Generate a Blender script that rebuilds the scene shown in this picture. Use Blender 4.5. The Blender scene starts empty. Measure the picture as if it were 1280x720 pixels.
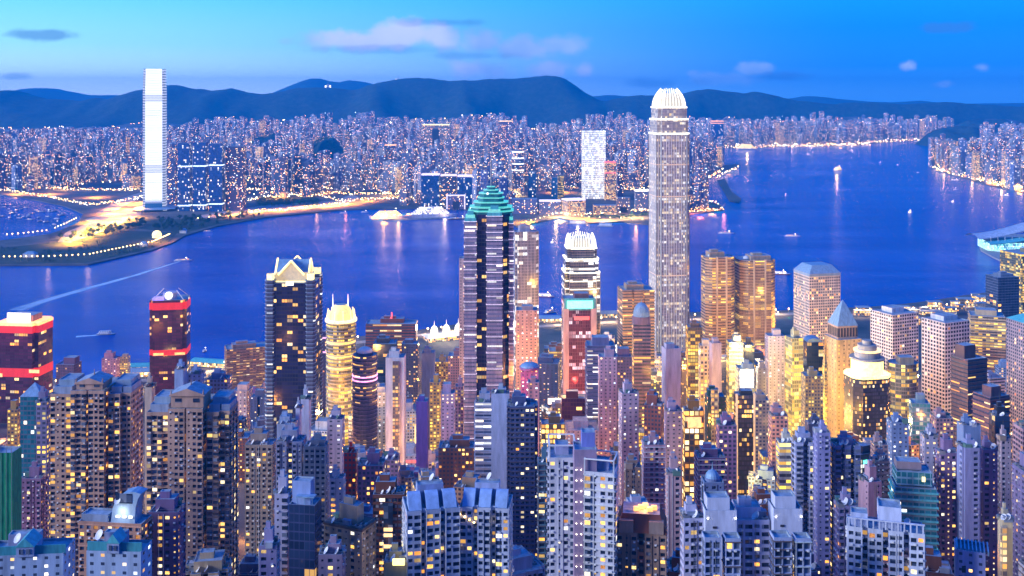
import bpy, math, random
from mathutils import Vector
rad = math.radians
random.seed(7)
SC = bpy.context.scene
COL = SC.collection

# ------------------------------------------------------------------ camera
F = 1294.0; HY = 115.0; CZ = 406.0          # focal length in photo pixels, horizon row, lookout height
cam_d = bpy.data.cameras.new('camera'); cam = bpy.data.objects.new('camera', cam_d); COL.objects.link(cam)
cam.location = (0, 0, CZ); cam.rotation_euler = (rad(90), 0, 0)
cam_d.sensor_width = 36; cam_d.lens = 36*F/1280
cam_d.shift_y = -(360-HY)/1280
cam_d.clip_start = 1; cam_d.clip_end = 60000
SC.camera = cam

# ------------------------------------------------------------------ render / view
SC.view_settings.view_transform = 'Standard'; SC.view_settings.look = 'None'
SC.view_settings.exposure = 0.26; SC.view_settings.gamma = 1.0
cy = SC.cycles
cy.use_denoising = True
try: cy.denoiser = 'OPENIMAGEDENOISE'; cy.denoising_prefilter = 'ACCURATE'
except Exception: pass
cy.max_bounces = 4; cy.diffuse_bounces = 2; cy.glossy_bounces = 3; cy.transmission_bounces = 2
cy.transparent_max_bounces = 6; cy.volume_bounces = 0
cy.sample_clamp_indirect = 4.0; cy.caustics_reflective = False; cy.caustics_refractive = False

# ------------------------------------------------------------------ node helper
class NT:
    def __init__(s, tree):
        s.t = tree; s.n = tree.nodes; s.l = tree.links
    def new(s, typ, **kw):
        n = s.n.new(typ)
        for k, v in kw.items(): setattr(n, k, v)
        return n
    def put(s, sock, v):
        if v is None: return
        if hasattr(v, 'is_output') or isinstance(v, bpy.types.NodeSocket): s.l.new(v, sock)
        elif isinstance(v, (tuple, list)) and sock.type == 'RGBA': sock.default_value = (v[0], v[1], v[2], 1)
        else: sock.default_value = v
    def m(s, op, a, b=None, c=None, clamp=False):
        n = s.new('ShaderNodeMath', operation=op); n.use_clamp = clamp
        s.put(n.inputs[0], a); s.put(n.inputs[1], b); s.put(n.inputs[2], c)
        return n.outputs[0]
    def mix(s, f, a, b, mode='MIX'):
        n = s.new('ShaderNodeMix', data_type='RGBA', blend_type=mode)
        s.put(n.inputs[0], f); s.put(n.inputs[6], a); s.put(n.inputs[7], b)
        return n.outputs[2]
    def xyz(s, v):
        n = s.new('ShaderNodeSeparateXYZ'); s.put(n.inputs[0], v); return n.outputs
    def comb(s, x, y, z):
        n = s.new('ShaderNodeCombineXYZ')
        for i, v in enumerate((x, y, z)): s.put(n.inputs[i], v)
        return n.outputs[0]
    def noise(s, vec, scale, detail=3, rough=.55, dim='3D'):
        n = s.new('ShaderNodeTexNoise', noise_dimensions=dim); s.put(n.inputs['Vector'], vec)
        n.inputs['Scale'].default_value = scale; n.inputs['Detail'].default_value = detail; n.inputs['Roughness'].default_value = rough
        return n.outputs[0]
    def ramp(s, f, stops, interp='LINEAR'):
        n = s.new('ShaderNodeValToRGB'); r = n.color_ramp; r.interpolation = interp
        while len(r.elements) < len(stops): r.elements.new(.5)
        for e, (p, c) in zip(r.elements, stops): e.position = p; e.color = (c[0], c[1], c[2], 1) if not isinstance(c, (int, float)) else (c, c, c, 1)
        s.put(n.inputs[0], f); return n.outputs[0]
    def smooth(s, v, a, b, lo=0., hi=1.):
        n = s.new('ShaderNodeMapRange', interpolation_type='SMOOTHSTEP')
        s.put(n.inputs[0], v); n.inputs[1].default_value = a; n.inputs[2].default_value = b
        n.inputs[3].default_value = lo; n.inputs[4].default_value = hi
        return n.outputs[0]

# ------------------------------------------------------------------ world: dusk sky after sunset, brighter to the west (left)
SUN_EL, SUN_AZ = 18.0, -112.0                # afterglow direction: left of and behind the camera
W = bpy.data.worlds.new('World'); SC.world = W; W.use_nodes = True
w = NT(W.node_tree); w.n.clear()
tc = w.new('ShaderNodeTexCoord').outputs['Generated']
vx, vy, vz = w.xyz(tc)
az = w.m('ARCTAN2', vx, vy)                                     # 0 ahead, negative = left (west)
azf = w.smooth(az, rad(-31), rad(20))
elf = w.m('MULTIPLY', w.m('MAXIMUM', vz, 0.0), 5.0, clamp=True)  # 0 at the horizon, 1 from about 11.5 degrees
leftc = w.ramp(elf, [(0, (1.0, 1.3, 1.35)), (.08, (.75, 1.1, 1.2)), (.22, (.40, .90, 1.02)), (.45, (.16, .72, 1.0)), (1, (.012, .20, .75))])
rightc = w.ramp(elf, [(0, (.10, .40, 1.1)), (.12, (.02, .26, .95)), (.30, (.008, .26, .90)), (.5, (.008, .34, .95)), (1, (.004, .16, .72))])
skyc = w.mix(azf, leftc, rightc)
# behind and to the west: paler violet afterglow
back = w.smooth(vy, .35, -.55)
west = w.smooth(vx, .5, -1.0)
backc = w.mix(west, (.05, .13, .60), (.75, .85, 1.25))
skyc = w.mix(w.m('MULTIPLY', back, w.smooth(vz, .9, .1)), skyc, backc)
skyc = w.mix(w.smooth(vz, .26, .6), skyc, (.015, .17, .84))
# the physical twilight sky adds its own light
nish = w.new('ShaderNodeTexSky', sky_type='NISHITA'); nish.sun_disc = False
nish.sun_elevation = rad(2.0); nish.sun_rotation = rad(SUN_AZ); nish.altitude = 400; nish.ozone_density = 6
nb = w.mix(1.0, nish.outputs[0], (.004, .02, .05), 'MULTIPLY')
skyc = w.mix(1.0, skyc, nb, 'ADD')
# clouds: small lit puffs low over the ridge, by direction
nz = w.noise(tc, 26.0, 6, .62); nz2 = w.noise(tc, 7.0, 4, .55)
cl = None
def cloud(px, py, rx, ry, amt, nzs=None):
    global cl
    a0 = math.atan2(px-640, F); s0 = (HY-py)/math.hypot(px-640, F)
    dx = w.m('DIVIDE', w.m('SUBTRACT', az, a0), rx/F); dy = w.m('DIVIDE', w.m('SUBTRACT', vz, s0), ry/F)
    d = w.m('SQRT', w.m('ADD', w.m('MULTIPLY', dx, dx), w.m('MULTIPLY', dy, dy)))
    v = w.m('ADD', w.m('SUBTRACT', 1.0, d), w.m('MULTIPLY', w.m('SUBTRACT', nz, .5), 2.6))
    v = w.m('MULTIPLY', w.smooth(v, -.1, .7), min(1, amt*1.35))
    cl = v if cl is None else w.m('MAXIMUM', cl, v)
for c in [(450, 50, 85, 16, .8), (500, 44, 60, 18, .8), (545, 42, 38, 20, .95), (602, 52, 32, 20, .9), (655, 62, 60, 16, .75), (700, 56, 50, 15, .6), (605, 86, 44, 16, .95),
          (684, 86, 32, 13, .85), (733, 88, 18, 12, .9), (945, 86, 28, 10, .55), (1135, 82, 13, 8, .55), (1228, 84, 14, 8, .4), (1180, 105, 16, 6, .25), (865, 92, 14, 6, .3), (355, 52, 16, 7, .3), (900, 98, 60, 10, .3)]:
    cloud(*c)
skyc = w.mix(cl, skyc, w.mix(w.smooth(nz2, .35, .65), (.22, .42, .88), (.55, .66, 1.05)))
cl = None
for c in [(58, 44, 50, 7, .45), (470, 62, 90, 7, .25), (600, 70, 70, 6, .25), (20, 95, 24, 5, .3), (980, 95, 40, 8, .5), (560, 28, 60, 6, .3), (820, 104, 60, 8, .35), (1180, 34, 30, 7, .35)]: cloud(*c)
skyc = w.mix(cl, skyc, (.06, .18, .60))
bg = w.new('ShaderNodeBackground'); w.put(bg.inputs[0], skyc); bg.inputs[1].default_value = 1.0
w.l.new(bg.outputs[0], w.new('ShaderNodeOutputWorld').inputs[0])

# ------------------------------------------------------------------ the afterglow as one very soft sun
sd = bpy.data.lights.new('sun', 'SUN'); so = bpy.data.objects.new('sun', sd); COL.objects.link(so)
sd.energy = 3.9; sd.angle = rad(18); sd.color = (.86, .90, 1.0)
sdir = Vector((math.sin(rad(SUN_AZ))*math.cos(rad(SUN_EL)), math.cos(rad(SUN_AZ))*math.cos(rad(SUN_EL)), math.sin(rad(SUN_EL))))
so.rotation_euler = (-sdir).to_track_quat('-Z', 'Y').to_euler()

# ------------------------------------------------------------------ materials
MATS = {}
def newmat(name):
    m = bpy.data.materials.new(name); m.use_nodes = True; m.node_tree.nodes.clear()
    n = NT(m.node_tree); MATS[name] = m
    out = n.new('ShaderNodeOutputMaterial'); p = n.new('ShaderNodeBsdfPrincipled'); n.l.new(p.outputs[0], out.inputs[0])
    return m, n, p
def setp(n, p, **k):
    for a, v in k.items(): n.put(p.inputs[a.replace('_', ' ')], v)
PAL = {
 'mixf':  [(0, (1, .34, .04)), (.5, (1, .54, .13)), (.75, (1, .78, .42)), (.9, (.9, .92, 1)), (1, (.45, .75, 1))],
 'mixw':  [(0, (1, .66, .22)), (.5, (1, .86, .5)), (1, (.92, .95, 1))],
 'warm':  [(0, (1, .34, .04)), (.35, (1, .50, .09)), (.75, (1, .64, .18)), (1, (1, .82, .5))],
 'yellow':[(0, (1, .48, .03)), (.6, (1, .64, .08)), (1, (1, .80, .25))],
 'mix':   [(0, (1, .45, .10)), (.3, (1, .66, .26)), (.6, (1, .85, .62)), (.85, (.85, .9, 1)), (1, (.5, .75, 1))],
 'white': [(0, (1, .80, .50)), (.4, (1, .95, .85)), (1, (.85, .95, 1))],
 'pink':  [(0, (1, .45, .5)), (.5, (1, .7, .8)), (1, (1, .85, .95))],
 'red':   [(0, (1, .03, .01)), (.6, (1, .10, .03)), (1, (1, .45, .1))],
}
CELL = {}
def facade(name, cw, ch, mu, v0, v1, glass=(.03, .05, .09), lit=.12, emi=3., pal='warm', fvar=.6, src='object', grp=1, grough=.12, thin=0., base_emit=None, gmetal=.0):
    """window grid in metres on the UV map, one cell = one window; cells light up at random, floors vary together"""
    m, n, p = newmat(name); CELL[name] = (cw, ch)
    m.cycles.emission_sampling = 'NONE'
    uvn = n.new('ShaderNodeUVMap').outputs[0]
    u, v, _ = n.xyz(uvn)
    cu = n.m('DIVIDE', u, cw); cv = n.m('DIVIDE', v, ch)
    fu = n.m('FLOOR', cu); fv = n.m('FLOOR', cv)
    ru = n.m('FRACT', cu); rv = n.m('FRACT', cv)
    oi = n.new('ShaderNodeObjectInfo')
    a = n.m('MULTIPLY', n.m('GREATER_THAN', ru, mu), n.m('LESS_THAN', ru, 1-mu)) if mu > 0 else 1.0
    b = n.m('MULTIPLY', n.m('GREATER_THAN', rv, v0), n.m('LESS_THAN', rv, v1))
    mask = n.m('MULTIPLY', a, b) if mu > 0 else b
    seed = n.m('MULTIPLY', oi.outputs['Random'], 91.7)
    gu = n.m('FLOOR', n.m('DIVIDE', fu, grp)) if grp > 1 else fu
    wn = n.new('ShaderNodeTexWhiteNoise'); n.put(wn.inputs[0], n.comb(gu, fv, seed))
    wf = n.new('ShaderNodeTexWhiteNoise'); n.put(wf.inputs[0], n.comb(n.m('FLOOR', n.m('DIVIDE', fu, 400)), fv, n.m('ADD', seed, 3.3)))
    r1 = wn.outputs[0]; rf = wf.outputs[0]
    fac = n.m('ADD', 1-fvar, n.m('MULTIPLY', n.m('POWER', rf, 3.0), fvar*4))
    on = n.m('LESS_THAN', r1, n.m('MULTIPLY', fac, lit))
    rr, rg, rb = n.xyz(wn.outputs[1])
    lc = n.ramp(rg, PAL[pal])
    st = n.m('MULTIPLY', n.m('ADD', .25, n.m('POWER', rb, 1.6)), emi)
    e = n.m('MULTIPLY', n.m('MULTIPLY', mask, on), st)
    if src == 'object': wall = oi.outputs['Color']
    else: wall = n.new('ShaderNodeAttribute', attribute_name='wc').outputs[0]
    dn = n.noise(n.comb(n.m('MULTIPLY', u, .35), n.m('MULTIPLY', v, .05), seed), 1.0, 4)
    wall = n.mix(1.0, wall, n.ramp(dn, [(.3, .55), (.62, 1.0)]), 'MULTIPLY')
    gl = n.mix(rr, glass, tuple(min(1, g*2.2+.01) for g in glass))
    setp(n, p, Base_Color=n.mix(mask, wall, gl), Roughness=n.m('ADD', .8, n.m('MULTIPLY', mask, grough-.8)),
         Emission_Color=lc, Emission_Strength=e)
    if gmetal: n.put(p.inputs['Metallic'], n.m('MULTIPLY', mask, gmetal))
    return m
facade('grid', 3.2, 3.7, .2, .22, .80, (.02, .03, .06), .14, 2.5, 'warm')
facade('gridlit', 3.2, 3.7, .18, .2, .82, (.04, .04, .05), .45, 1.8, 'yellow')
facade('band', 5.0, 3.8, .015, .30, .80, (.02, .03, .06), .22, 2.2, 'warm', fvar=.9, grp=2)
facade('bandlit', 5.0, 3.8, .015, .3, .82, (.05, .05, .05), .6, 1.7, 'yellow', fvar=.6)
facade('bandwhite', 5.0, 3.8, .015, .3, .82, (.03, .04, .08), .4, 2.4, 'white', fvar=.8)
facade('glass', 2.4, 3.8, .05, .08, .93, (.015, .03, .075), .07, 2.0, 'warm', fvar=.9, grp=3, gmetal=.3)
facade('glasslit', 2.2, 3.8, .09, .14, .9, (.03, .045, .08), .34, 2.0, 'white', fvar=.8, grp=3, gmetal=.3)
facade('glassyellow', 2.6, 3.9, .07, .14, .88, (.05, .05, .04), .62, 1.5, 'yellow', fvar=.5, grp=2)
facade('glassteal', 2.8, 3.6, .07, .22, .92, (.01, .09, .12), .10, 2.0, 'white', fvar=.6)
facade('glassred', 2.8, 3.8, .06, .12, .9, (.05, .01, .03), .10, 2.2, 'warm', fvar=.9, grp=2)
facade('resid', 2.7, 3.0, .2, .28, .80, (.03, .035, .06), .15, 2.6, 'warm', fvar=.0)
facade('residlit', 2.7, 3.0, .2, .28, .80, (.04, .04, .06), .4, 2.0, 'yellow', fvar=.2)
facade('dots', 4.2, 3.1, .33, .35, .7, (.03, .04, .07), .25, 2.6, 'mix', fvar=.1)
facade('fins', 1.9, 3.9, .2, .06, .96, (.04, .045, .06), .30, 1.8, 'white', fvar=.8, grp=3)
facade('finsred', 2.0, 3.9, .2, .06, .96, (.10, .02, .02), .35, 2.0, 'red', fvar=.6, grp=3)
facade('far', 3.6, 3.3, .2, .22, .82, (.015, .04, .11), .14, 7., 'mixf', fvar=.5)
facade('farmass', 3.6, 3.3, .2, .22, .82, (.015, .04, .11), .10, 8., 'mixf', fvar=.4, src='attr')
facade('farblue', 5.0, 6.0, .12, .1, .9, (.01, .05, .18), .11, 1.8, 'white', fvar=.4)
facade('farwarm', 4.0, 4.0, .15, .2, .85, (.06, .05, .05), .7, 2.4, 'warm', fvar=.3)
facade('podium', 3.0, 4.0, .12, .15, .85, (.05, .04, .03), .75, 3.2, 'warm', fvar=.2)

def plain(name, color=None, rough=.8, metal=0., emit=None, es=0., dirt=.6, scale=.15, spec=.5):
    m, n, p = newmat(name)
    if color is None: base = n.new('ShaderNodeObjectInfo').outputs['Color']
    else: base = (color[0], color[1], color[2], 1)
    tcn = n.new('ShaderNodeTexCoord').outputs['Object']
    x, y, z = n.xyz(tcn)
    d = n.noise(n.comb(x, y, n.m('MULTIPLY', z, .18)), scale, 5, .6)
    c = n.mix(1.0, base if not isinstance(base, tuple) else n.mix(0.0, base, base), n.ramp(d, [(.3, dirt), (.65, 1.0)]), 'MULTIPLY')
    setp(n, p, Base_Color=c, Roughness=rough, Metallic=metal)
    if emit:
        p.inputs['Emission Color'].default_value = (*emit, 1); p.inputs['Emission Strength'].default_value = es
        m.cycles.emission_sampling = 'NONE'
    return m
plain('wall', None, .82, scale=.3)
plain('roofing', (.34, .42, .52), .7, scale=.4, dirt=.5)
plain('concrete', (.36, .36, .38), .85, dirt=.6)
plain('metal', (.45, .47, .5), .4, .6)
plain('darkmetal', (.06, .06, .08), .5, .3)
plain('whitepaint', (.75, .75, .78), .5, dirt=.8)
plain('tealroof', (.10, .48, .56), .5, scale=.5)
plain('slateblue', (.22, .38, .58), .5, scale=.5)
plain('redbrick', (.28, .08, .05), .8)
plain('asphalt', (.05, .05, .055), .85)
plain('net', (.015, .36, .15), .9, scale=1.2, dirt=.45)
plain('rock', (.12, .10, .09), .9)
plain('hullwhite', (.75, .76, .8), .35)
plain('hulldark', (.05, .06, .10), .4)
def emitter(name, col, s, sample=False):
    m, n, p = newmat(name)
    p.inputs['Base Color'].default_value = (.3, .3, .3, 1); p.inputs['Roughness'].default_value = .4
    tcn = n.new('ShaderNodeTexCoord').outputs['Object']
    nn = n.noise(tcn, .35, 2)
    p.inputs['Emission Color'].default_value = (*col, 1); n.put(p.inputs['Emission Strength'], n.ramp(nn, [(.3, s*.6), (.7, s)]) if s <= 1 else n.m('MULTIPLY', n.smooth(nn, .3, .7, .6, 1.), s))
    m.cycles.emission_sampling = 'AUTO' if sample else 'NONE'
    return m
emitter('e_warm', (1, .62, .20), 2.2); emitter('e_yellow', (1, .78, .25), 2.6); emitter('e_orange', (1, .38, .07), 2.4)
emitter('e_white', (1, .93, .82), 2.8); emitter('e_cool', (.7, .88, 1), 2.2); emitter('e_dim', (1, .55, .22), .8)
emitter('e_lamp', (1, .60, .18), 22); emitter('e_lampw', (1, .88, .65), 22); emitter('e_red', (1, .03, .015), 2.0); emitter('e_pink', (1, .35, .75), 2.2)
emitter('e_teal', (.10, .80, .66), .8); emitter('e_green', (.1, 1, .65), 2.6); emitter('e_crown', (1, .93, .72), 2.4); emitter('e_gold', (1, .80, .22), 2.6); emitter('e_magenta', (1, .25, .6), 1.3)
emitter('e_line', (.95, .78, 1), 1.4); emitter('e_violet', (.35, .2, 1), 1.5)

# window glass with curtains behind some panes, in window-sized cells
m, n, p = newmat('pane')
tcn = n.new('ShaderNodeTexCoord').outputs['Object']
wn = n.new('ShaderNodeTexWhiteNoise'); sc_ = n.new('ShaderNodeVectorMath', operation='SCALE'); n.put(sc_.inputs[0], tcn); sc_.inputs[3].default_value = .33
fl = n.new('ShaderNodeVectorMath', operation='FLOOR'); n.l.new(sc_.outputs[0], fl.inputs[0]); n.l.new(fl.outputs[0], wn.inputs[0])
setp(n, p, Base_Color=n.ramp(wn.outputs[0], [(0, (.012, .018, .035)), (.6, (.03, .045, .09)), (.85, (.10, .13, .2)), (1, (.28, .3, .36))]), Roughness=.12)
# lit panes: rooms seen as uneven warm light
for nm, pal_, s in (('litpane_warm', 'warm', 2.1), ('litpane_white', 'mixw', 2.0), ('litpane_dim', 'warm', .7)):
    m, n, p = newmat(nm); m.cycles.emission_sampling = 'NONE'
    oi = n.new('ShaderNodeObjectInfo'); g = n.new('ShaderNodeTexCoord').outputs['Generated']
    nn = n.noise(n.comb(n.xyz(g)[0], n.m('MULTIPLY', oi.outputs['Random'], 50), n.xyz(g)[2]), 2.2, 3)
    setp(n, p, Base_Color=(.1, .08, .05), Emission_Color=n.ramp(oi.outputs['Random'], PAL[pal_]), Emission_Strength=n.smooth(nn, .3, .65, s*.45, s), Roughness=.3)

# ------------------------------------------------------------------ mesh buffer
class MB:
    def __init__(s): s.v = []; s.f = []; s.m = []; s.u = []; s.c = []
    def face(s, pts, mi=0, uv=None, col=None):
        b = len(s.v); s.v.extend(pts); s.f.append(tuple(range(b, b+len(pts)))); s.m.append(mi)
        s.u.extend(uv if uv else [(0, 0)]*len(pts))
        if col: s.c.extend([col]*len(pts))
    def prism(s, poly, z0, z1, ms=0, mt=0, cell=None, uo=0., ztop=None, col=None, parapet=0., bottom=False):
        n = len(poly); u = uo
        for i in range(n):
            a, b = poly[i], poly[(i+1) % n]; L = math.hypot(b[0]-a[0], b[1]-a[1])
            if cell:
                k = max(1, round(L/cell[0])); u1 = u+k*cell[0]
                r = max(1, round((z1-z0)/cell[1])); vz = r*cell[1]
            else: u1 = u+L; vz = z1-z0
            s.face([(a[0], a[1], z0), (b[0], b[1], z0), (b[0], b[1], z1), (a[0], a[1], z1)], ms, [(u, 0), (u1, 0), (u1, vz), (u, vz)], col)
            u = u1
        if parapet > 0:                                   # a thin rim with the roof deck sunk inside it
            cx = sum(q[0] for q in poly)/n; cy_ = sum(q[1] for q in poly)/n
            ext = max(math.hypot(q[0]-cx, q[1]-cy_) for q in poly); k = 1-.5/ext
            inn = [(cx+(q[0]-cx)*k, cy_+(q[1]-cy_)*k) for q in poly]
            for i in range(n):
                j = (i+1) % n
                s.face([(*poly[i], z1), (*poly[j], z1), (*inn[j], z1), (*inn[i], z1)], mt, None, col)
                s.face([(*inn[i], z1), (*inn[j], z1), (*inn[j], z1-parapet), (*inn[i], z1-parapet)], mt, None, col)
            s.face([(*q, z1-parapet) for q in inn], mt, None, col)
        else: s.face([(*q, z1) for q in poly], mt, [(0, 0)]*n, col)
        if bottom: s.face([(*q, z0) for q in reversed(poly)], mt, [(0, 0)]*n, col)
        return u
    def loft(s, secs, ms=0, mt=0, cell=None, uo=0., cap=True):
        for (pa, za), (pb, zb) in zip(secs, secs[1:]):
            n = len(pa); u = uo
            for i in range(n):
                j = (i+1) % n; L = math.hypot(pa[j][0]-pa[i][0], pa[j][1]-pa[i][1]) or .1
                k = max(1, round(L/cell[0]))*cell[0] if cell else L
                v0 = za-secs[0][1]; v1 = zb-secs[0][1]
                if len(pb) == 1: s.face([(*pa[i], za), (*pa[j], za), (*pb[0], zb)], ms, [(u, v0), (u+k, v0), (u+k/2, v1)])
                else: s.face([(*pa[i], za), (*pa[j], za), (*pb[j], zb), (*pb[i], zb)], ms, [(u, v0), (u+k, v0), (u+k, v1), (u, v1)])
                u += k
        if cap and len(secs[-1][0]) > 2: s.face([(*q, secs[-1][1]) for q in secs[-1][0]], mt)
    def box(s, cx, cy_, z0, sx, sy, sz, rot=0., m=0):
        s.prism(rotp([(-sx/2, -sy/2), (sx/2, -sy/2), (sx/2, sy/2), (-sx/2, sy/2)], rot, cx, cy_), z0, z0+sz, m, m, bottom=True)
    def cyl(s, cx, cy_, z0, r, h, n=12, m=0, r2=None):
        a = [(cx+r*math.cos(2*math.pi*i/n), cy_+r*math.sin(2*math.pi*i/n)) for i in range(n)]
        if r2 is None: s.prism(a, z0, z0+h, m, m, bottom=True)
        elif r2 <= 0: s.loft([(a, z0), ([(cx, cy_)], z0+h)], m, m)
        else: s.loft([(a, z0), ([(cx+r2*math.cos(2*math.pi*i/n), cy_+r2*math.sin(2*math.pi*i/n)) for i in range(n)], z0+h)], m, m)
    def dome(s, cx, cy_, z0, r, h, n=16, k=5, m=0):
        secs = []
        for j in range(k):
            t = math.pi/2*j/k; secs.append(([(cx+r*math.cos(t)*math.cos(2*math.pi*i/n), cy_+r*math.cos(t)*math.sin(2*math.pi*i/n)) for i in range(n)], z0+h*math.sin(t)))
        secs.append(([(cx, cy_)], z0+h)); s.loft(secs, m, m)
    def ball(s, c, r, m=0, n=8):
        secs = []
        for j in range(1, 6):
            t = -math.pi/2+math.pi*j/6; secs.append(([(c[0]+r*math.cos(t)*math.cos(2*math.pi*i/n), c[1]+r*math.cos(t)*math.sin(2*math.pi*i/n)) for i in range(n)], c[2]+r*math.sin(t)))
        secs.append(([(c[0], c[1])], c[2]+r)); s.loft(secs, m, m)
    def bar(s, p, q, r, m=0, n=5):
        p = Vector(p); q = Vector(q); d = (q-p).normalized(); a = d.orthogonal().normalized(); b = d.cross(a)
        P = [p+(a*math.cos(2*math.pi*i/n)+b*math.sin(2*math.pi*i/n))*r for i in range(n)]; Q = [x+(q-p) for x in P]
        for i in range(n):
            j = (i+1) % n; s.face([tuple(P[i]), tuple(P[j]), tuple(Q[j]), tuple(Q[i])], m)
        s.face([tuple(x) for x in Q], m); s.face([tuple(x) for x in reversed(P)], m)
    def build(s, name, mats, parent=None, loc=(0, 0, 0), col=None, org=None, smooth=False):
        me = bpy.data.meshes.new(name)
        v = s.v if org is None else [(a-org[0], b-org[1], c-org[2]) for a, b, c in s.v]
        me.from_pydata(v, [], s.f)
        for k in (mats if isinstance(mats, (list, tuple)) else [mats]): me.materials.append(MATS[k])
        if any(s.m): me.polygons.foreach_set('material_index', s.m)
        ul = me.uv_layers.new(name='UVMap'); fl = [c for p_ in s.u for c in p_]; ul.data.foreach_set('uv', fl)
        if s.c:
            ca = me.color_attributes.new('wc', 'FLOAT_COLOR', 'CORNER'); ca.data.foreach_set('color', [c for p_ in s.c for c in (*p_, 1)])
        if smooth: me.polygons.foreach_set('use_smooth', [True]*len(s.f))
        o = bpy.data.objects.new(name, me); COL.objects.link(o); o.location = loc if org is None else org
        if parent is not None:
            o.parent = parent
            if org is not None: o.location = Vector(org)-parent.location
        if col: o.color = (*[c**1.35 for c in col], 1)
        return o
def rotp(poly, deg, cx=0., cy_=0.):
    c, s_ = math.cos(rad(deg)), math.sin(rad(deg)); return [(cx+x*c-y*s_, cy_+x*s_+y*c) for x, y in poly]
def scl(poly, k, k2=None):
    cx = sum(q[0] for q in poly)/len(poly); cy_ = sum(q[1] for q in poly)/len(poly); k2 = k2 or k
    return [(cx+(x-cx)*k, cy_+(y-cy_)*k2) for x, y in poly]
def tag(o, label=None, cat=None, group=None, kind=None):
    if label: o['label'] = label
    if cat: o['category'] = cat
    if group: o['group'] = group
    if kind: o['kind'] = kind
    return o
def empty(name, loc):
    o = bpy.data.objects.new(name, None); COL.objects.link(o); o.location = loc; o.empty_display_size = 1; return o
def px2(px, D): return (px-640)*D/F
def zat(py, D): return CZ-(py-HY)*D/F
def G(px, py, z=0.):                       # the point on level z that the lookout sees there
    D = (CZ-z)*F/(py-HY); return (px2(px, D), D)
def lerp_tab(tab, x):
    if x <= tab[0][0]: return tab[0][1]
    for (a, va), (b, vb) in zip(tab, tab[1:]):
        if x <= b: return va+(vb-va)*(x-a)/(b-a)
    return tab[-1][1]

# ------------------------------------------------------------------ the setting: water, land, hills
SHORE = [(px2(*t), t[1]) for t in [(-600, 1440), (0, 1440), (140, 1470), (250, 1520), (330, 1610), (420, 1690), (520, 1740), (580, 1810), (640, 1830), (690, 1870), (760, 1880), (860, 1890), (960, 1900), (1040, 1925), (1100, 1940), (1160, 1990), (1230, 2080), (1300, 2100), (1700, 2150)]]
def shore(x): return lerp_tab(SHORE, x)
def gz(x, y):
    if y < 420: return 404-.63*max(y, 0)+.02*abs(x)*(y > 60)
    if y < 1200: return 5+134*(1-(y-420)/780)**1.6
    return 5.0
m, n, p = newmat('water')
tcn = n.new('ShaderNodeTexCoord').outputs['Object']
x, y, z = n.xyz(tcn)
na = n.noise(n.comb(n.m('MULTIPLY', x, .012), n.m('MULTIPLY', y, .022), 0), 1., 5, .6)
nb_ = n.noise(n.comb(n.m('MULTIPLY', x, .09), n.m('MULTIPLY', y, .16), 0), 1., 6, .7)
nc = n.noise(n.comb(n.m('MULTIPLY', x, .0012), n.m('MULTIPLY', y, .0045), 0), 1., 6, .68)
bump = n.new('ShaderNodeBump'); bump.inputs['Strength'].default_value = .55; bump.inputs['Distance'].default_value = 3.0
n.put(bump.inputs['Height'], n.m('ADD', n.m('MULTIPLY', na, 1.2), nb_))
setp(n, p, Base_Color=n.ramp(nc, [(.38, (.000, .030, .32)), (.62, (.000, .080, .48))]), Roughness=n.smooth(nc, .3, .7, .22, .15), IOR=1.33)
n.put(p.inputs['Specular IOR Level'], .16)
n.put(p.inputs['Specular Tint'], (.07, .46, 1.0))
n.l.new(bump.outputs[0], p.inputs['Normal'])
b = MB()
b.face([(-30000, -200, 0), (30000, -200, 0), (30000, 30000, 0), (-30000, 30000, 0)])
sea = tag(b.build('sea_water', 'water'), kind='structure')

m, n, p = newmat('hillside')
tcn = n.new('ShaderNodeTexCoord').outputs['Object']
nn = n.noise(tcn, .02, 5)
setp(n, p, Base_Color=n.ramp(nn, [(.35, (.012, .03, .02)), (.6, (.03, .05, .035)), (.8, (.06, .065, .05))]), Roughness=.95)
m, n, p = newmat('citygound')
tcn = n.new('ShaderNodeTexCoord').outputs['Object']
nn = n.noise(tcn, .01, 5, .7); n2 = n.noise(tcn, .05, 3)
setp(n, p, Base_Color=n.ramp(nn, [(.35, (.04, .05, .05)), (.5, (.10, .09, .09)), (.7, (.17, .15, .14))]), Roughness=.9)
b = MB()
xs = [i*60-1500 for i in range(51)]
def tri_grid(b, xs, rows, fz, mi=0):
    base = len(b.v); nx = len(xs)
    for r in rows:
        for i, xx in enumerate(xs): yy = r(xx) if callable(r) else r; b.v.append((xx, yy, fz(xx, yy)))
    for j in range(len(rows)-1):
        for i in range(nx-1):
            a = base+j*nx+i; b.f.append((a, a+1, a+nx+1, a+nx)); b.m.append(mi); b.u.extend([(0, 0)]*4)
rows = [-60, 0, 30, 60, 120, 200, 300, 360, 420, 460, 500, 560, 620, 700, 780, 860, 940, 1020, 1100, 1200, 1300, 1400]
rows += [lambda xx: max(1410, shore(xx)-6), lambda xx: max(1412, shore(xx))]
tri_grid(b, xs, rows, lambda xx, yy: gz(xx, yy) if yy < shore(xx)-1 else 4.0)
for a_, c_ in zip(xs, xs[1:]): b.face([(a_, shore(a_), -1), (c_, shore(c_), -1), (c_, shore(c_), 4.), (a_, shore(a_), 4.)])
tag(b.build('island_ground', ['citygound']), kind='structure')

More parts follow.
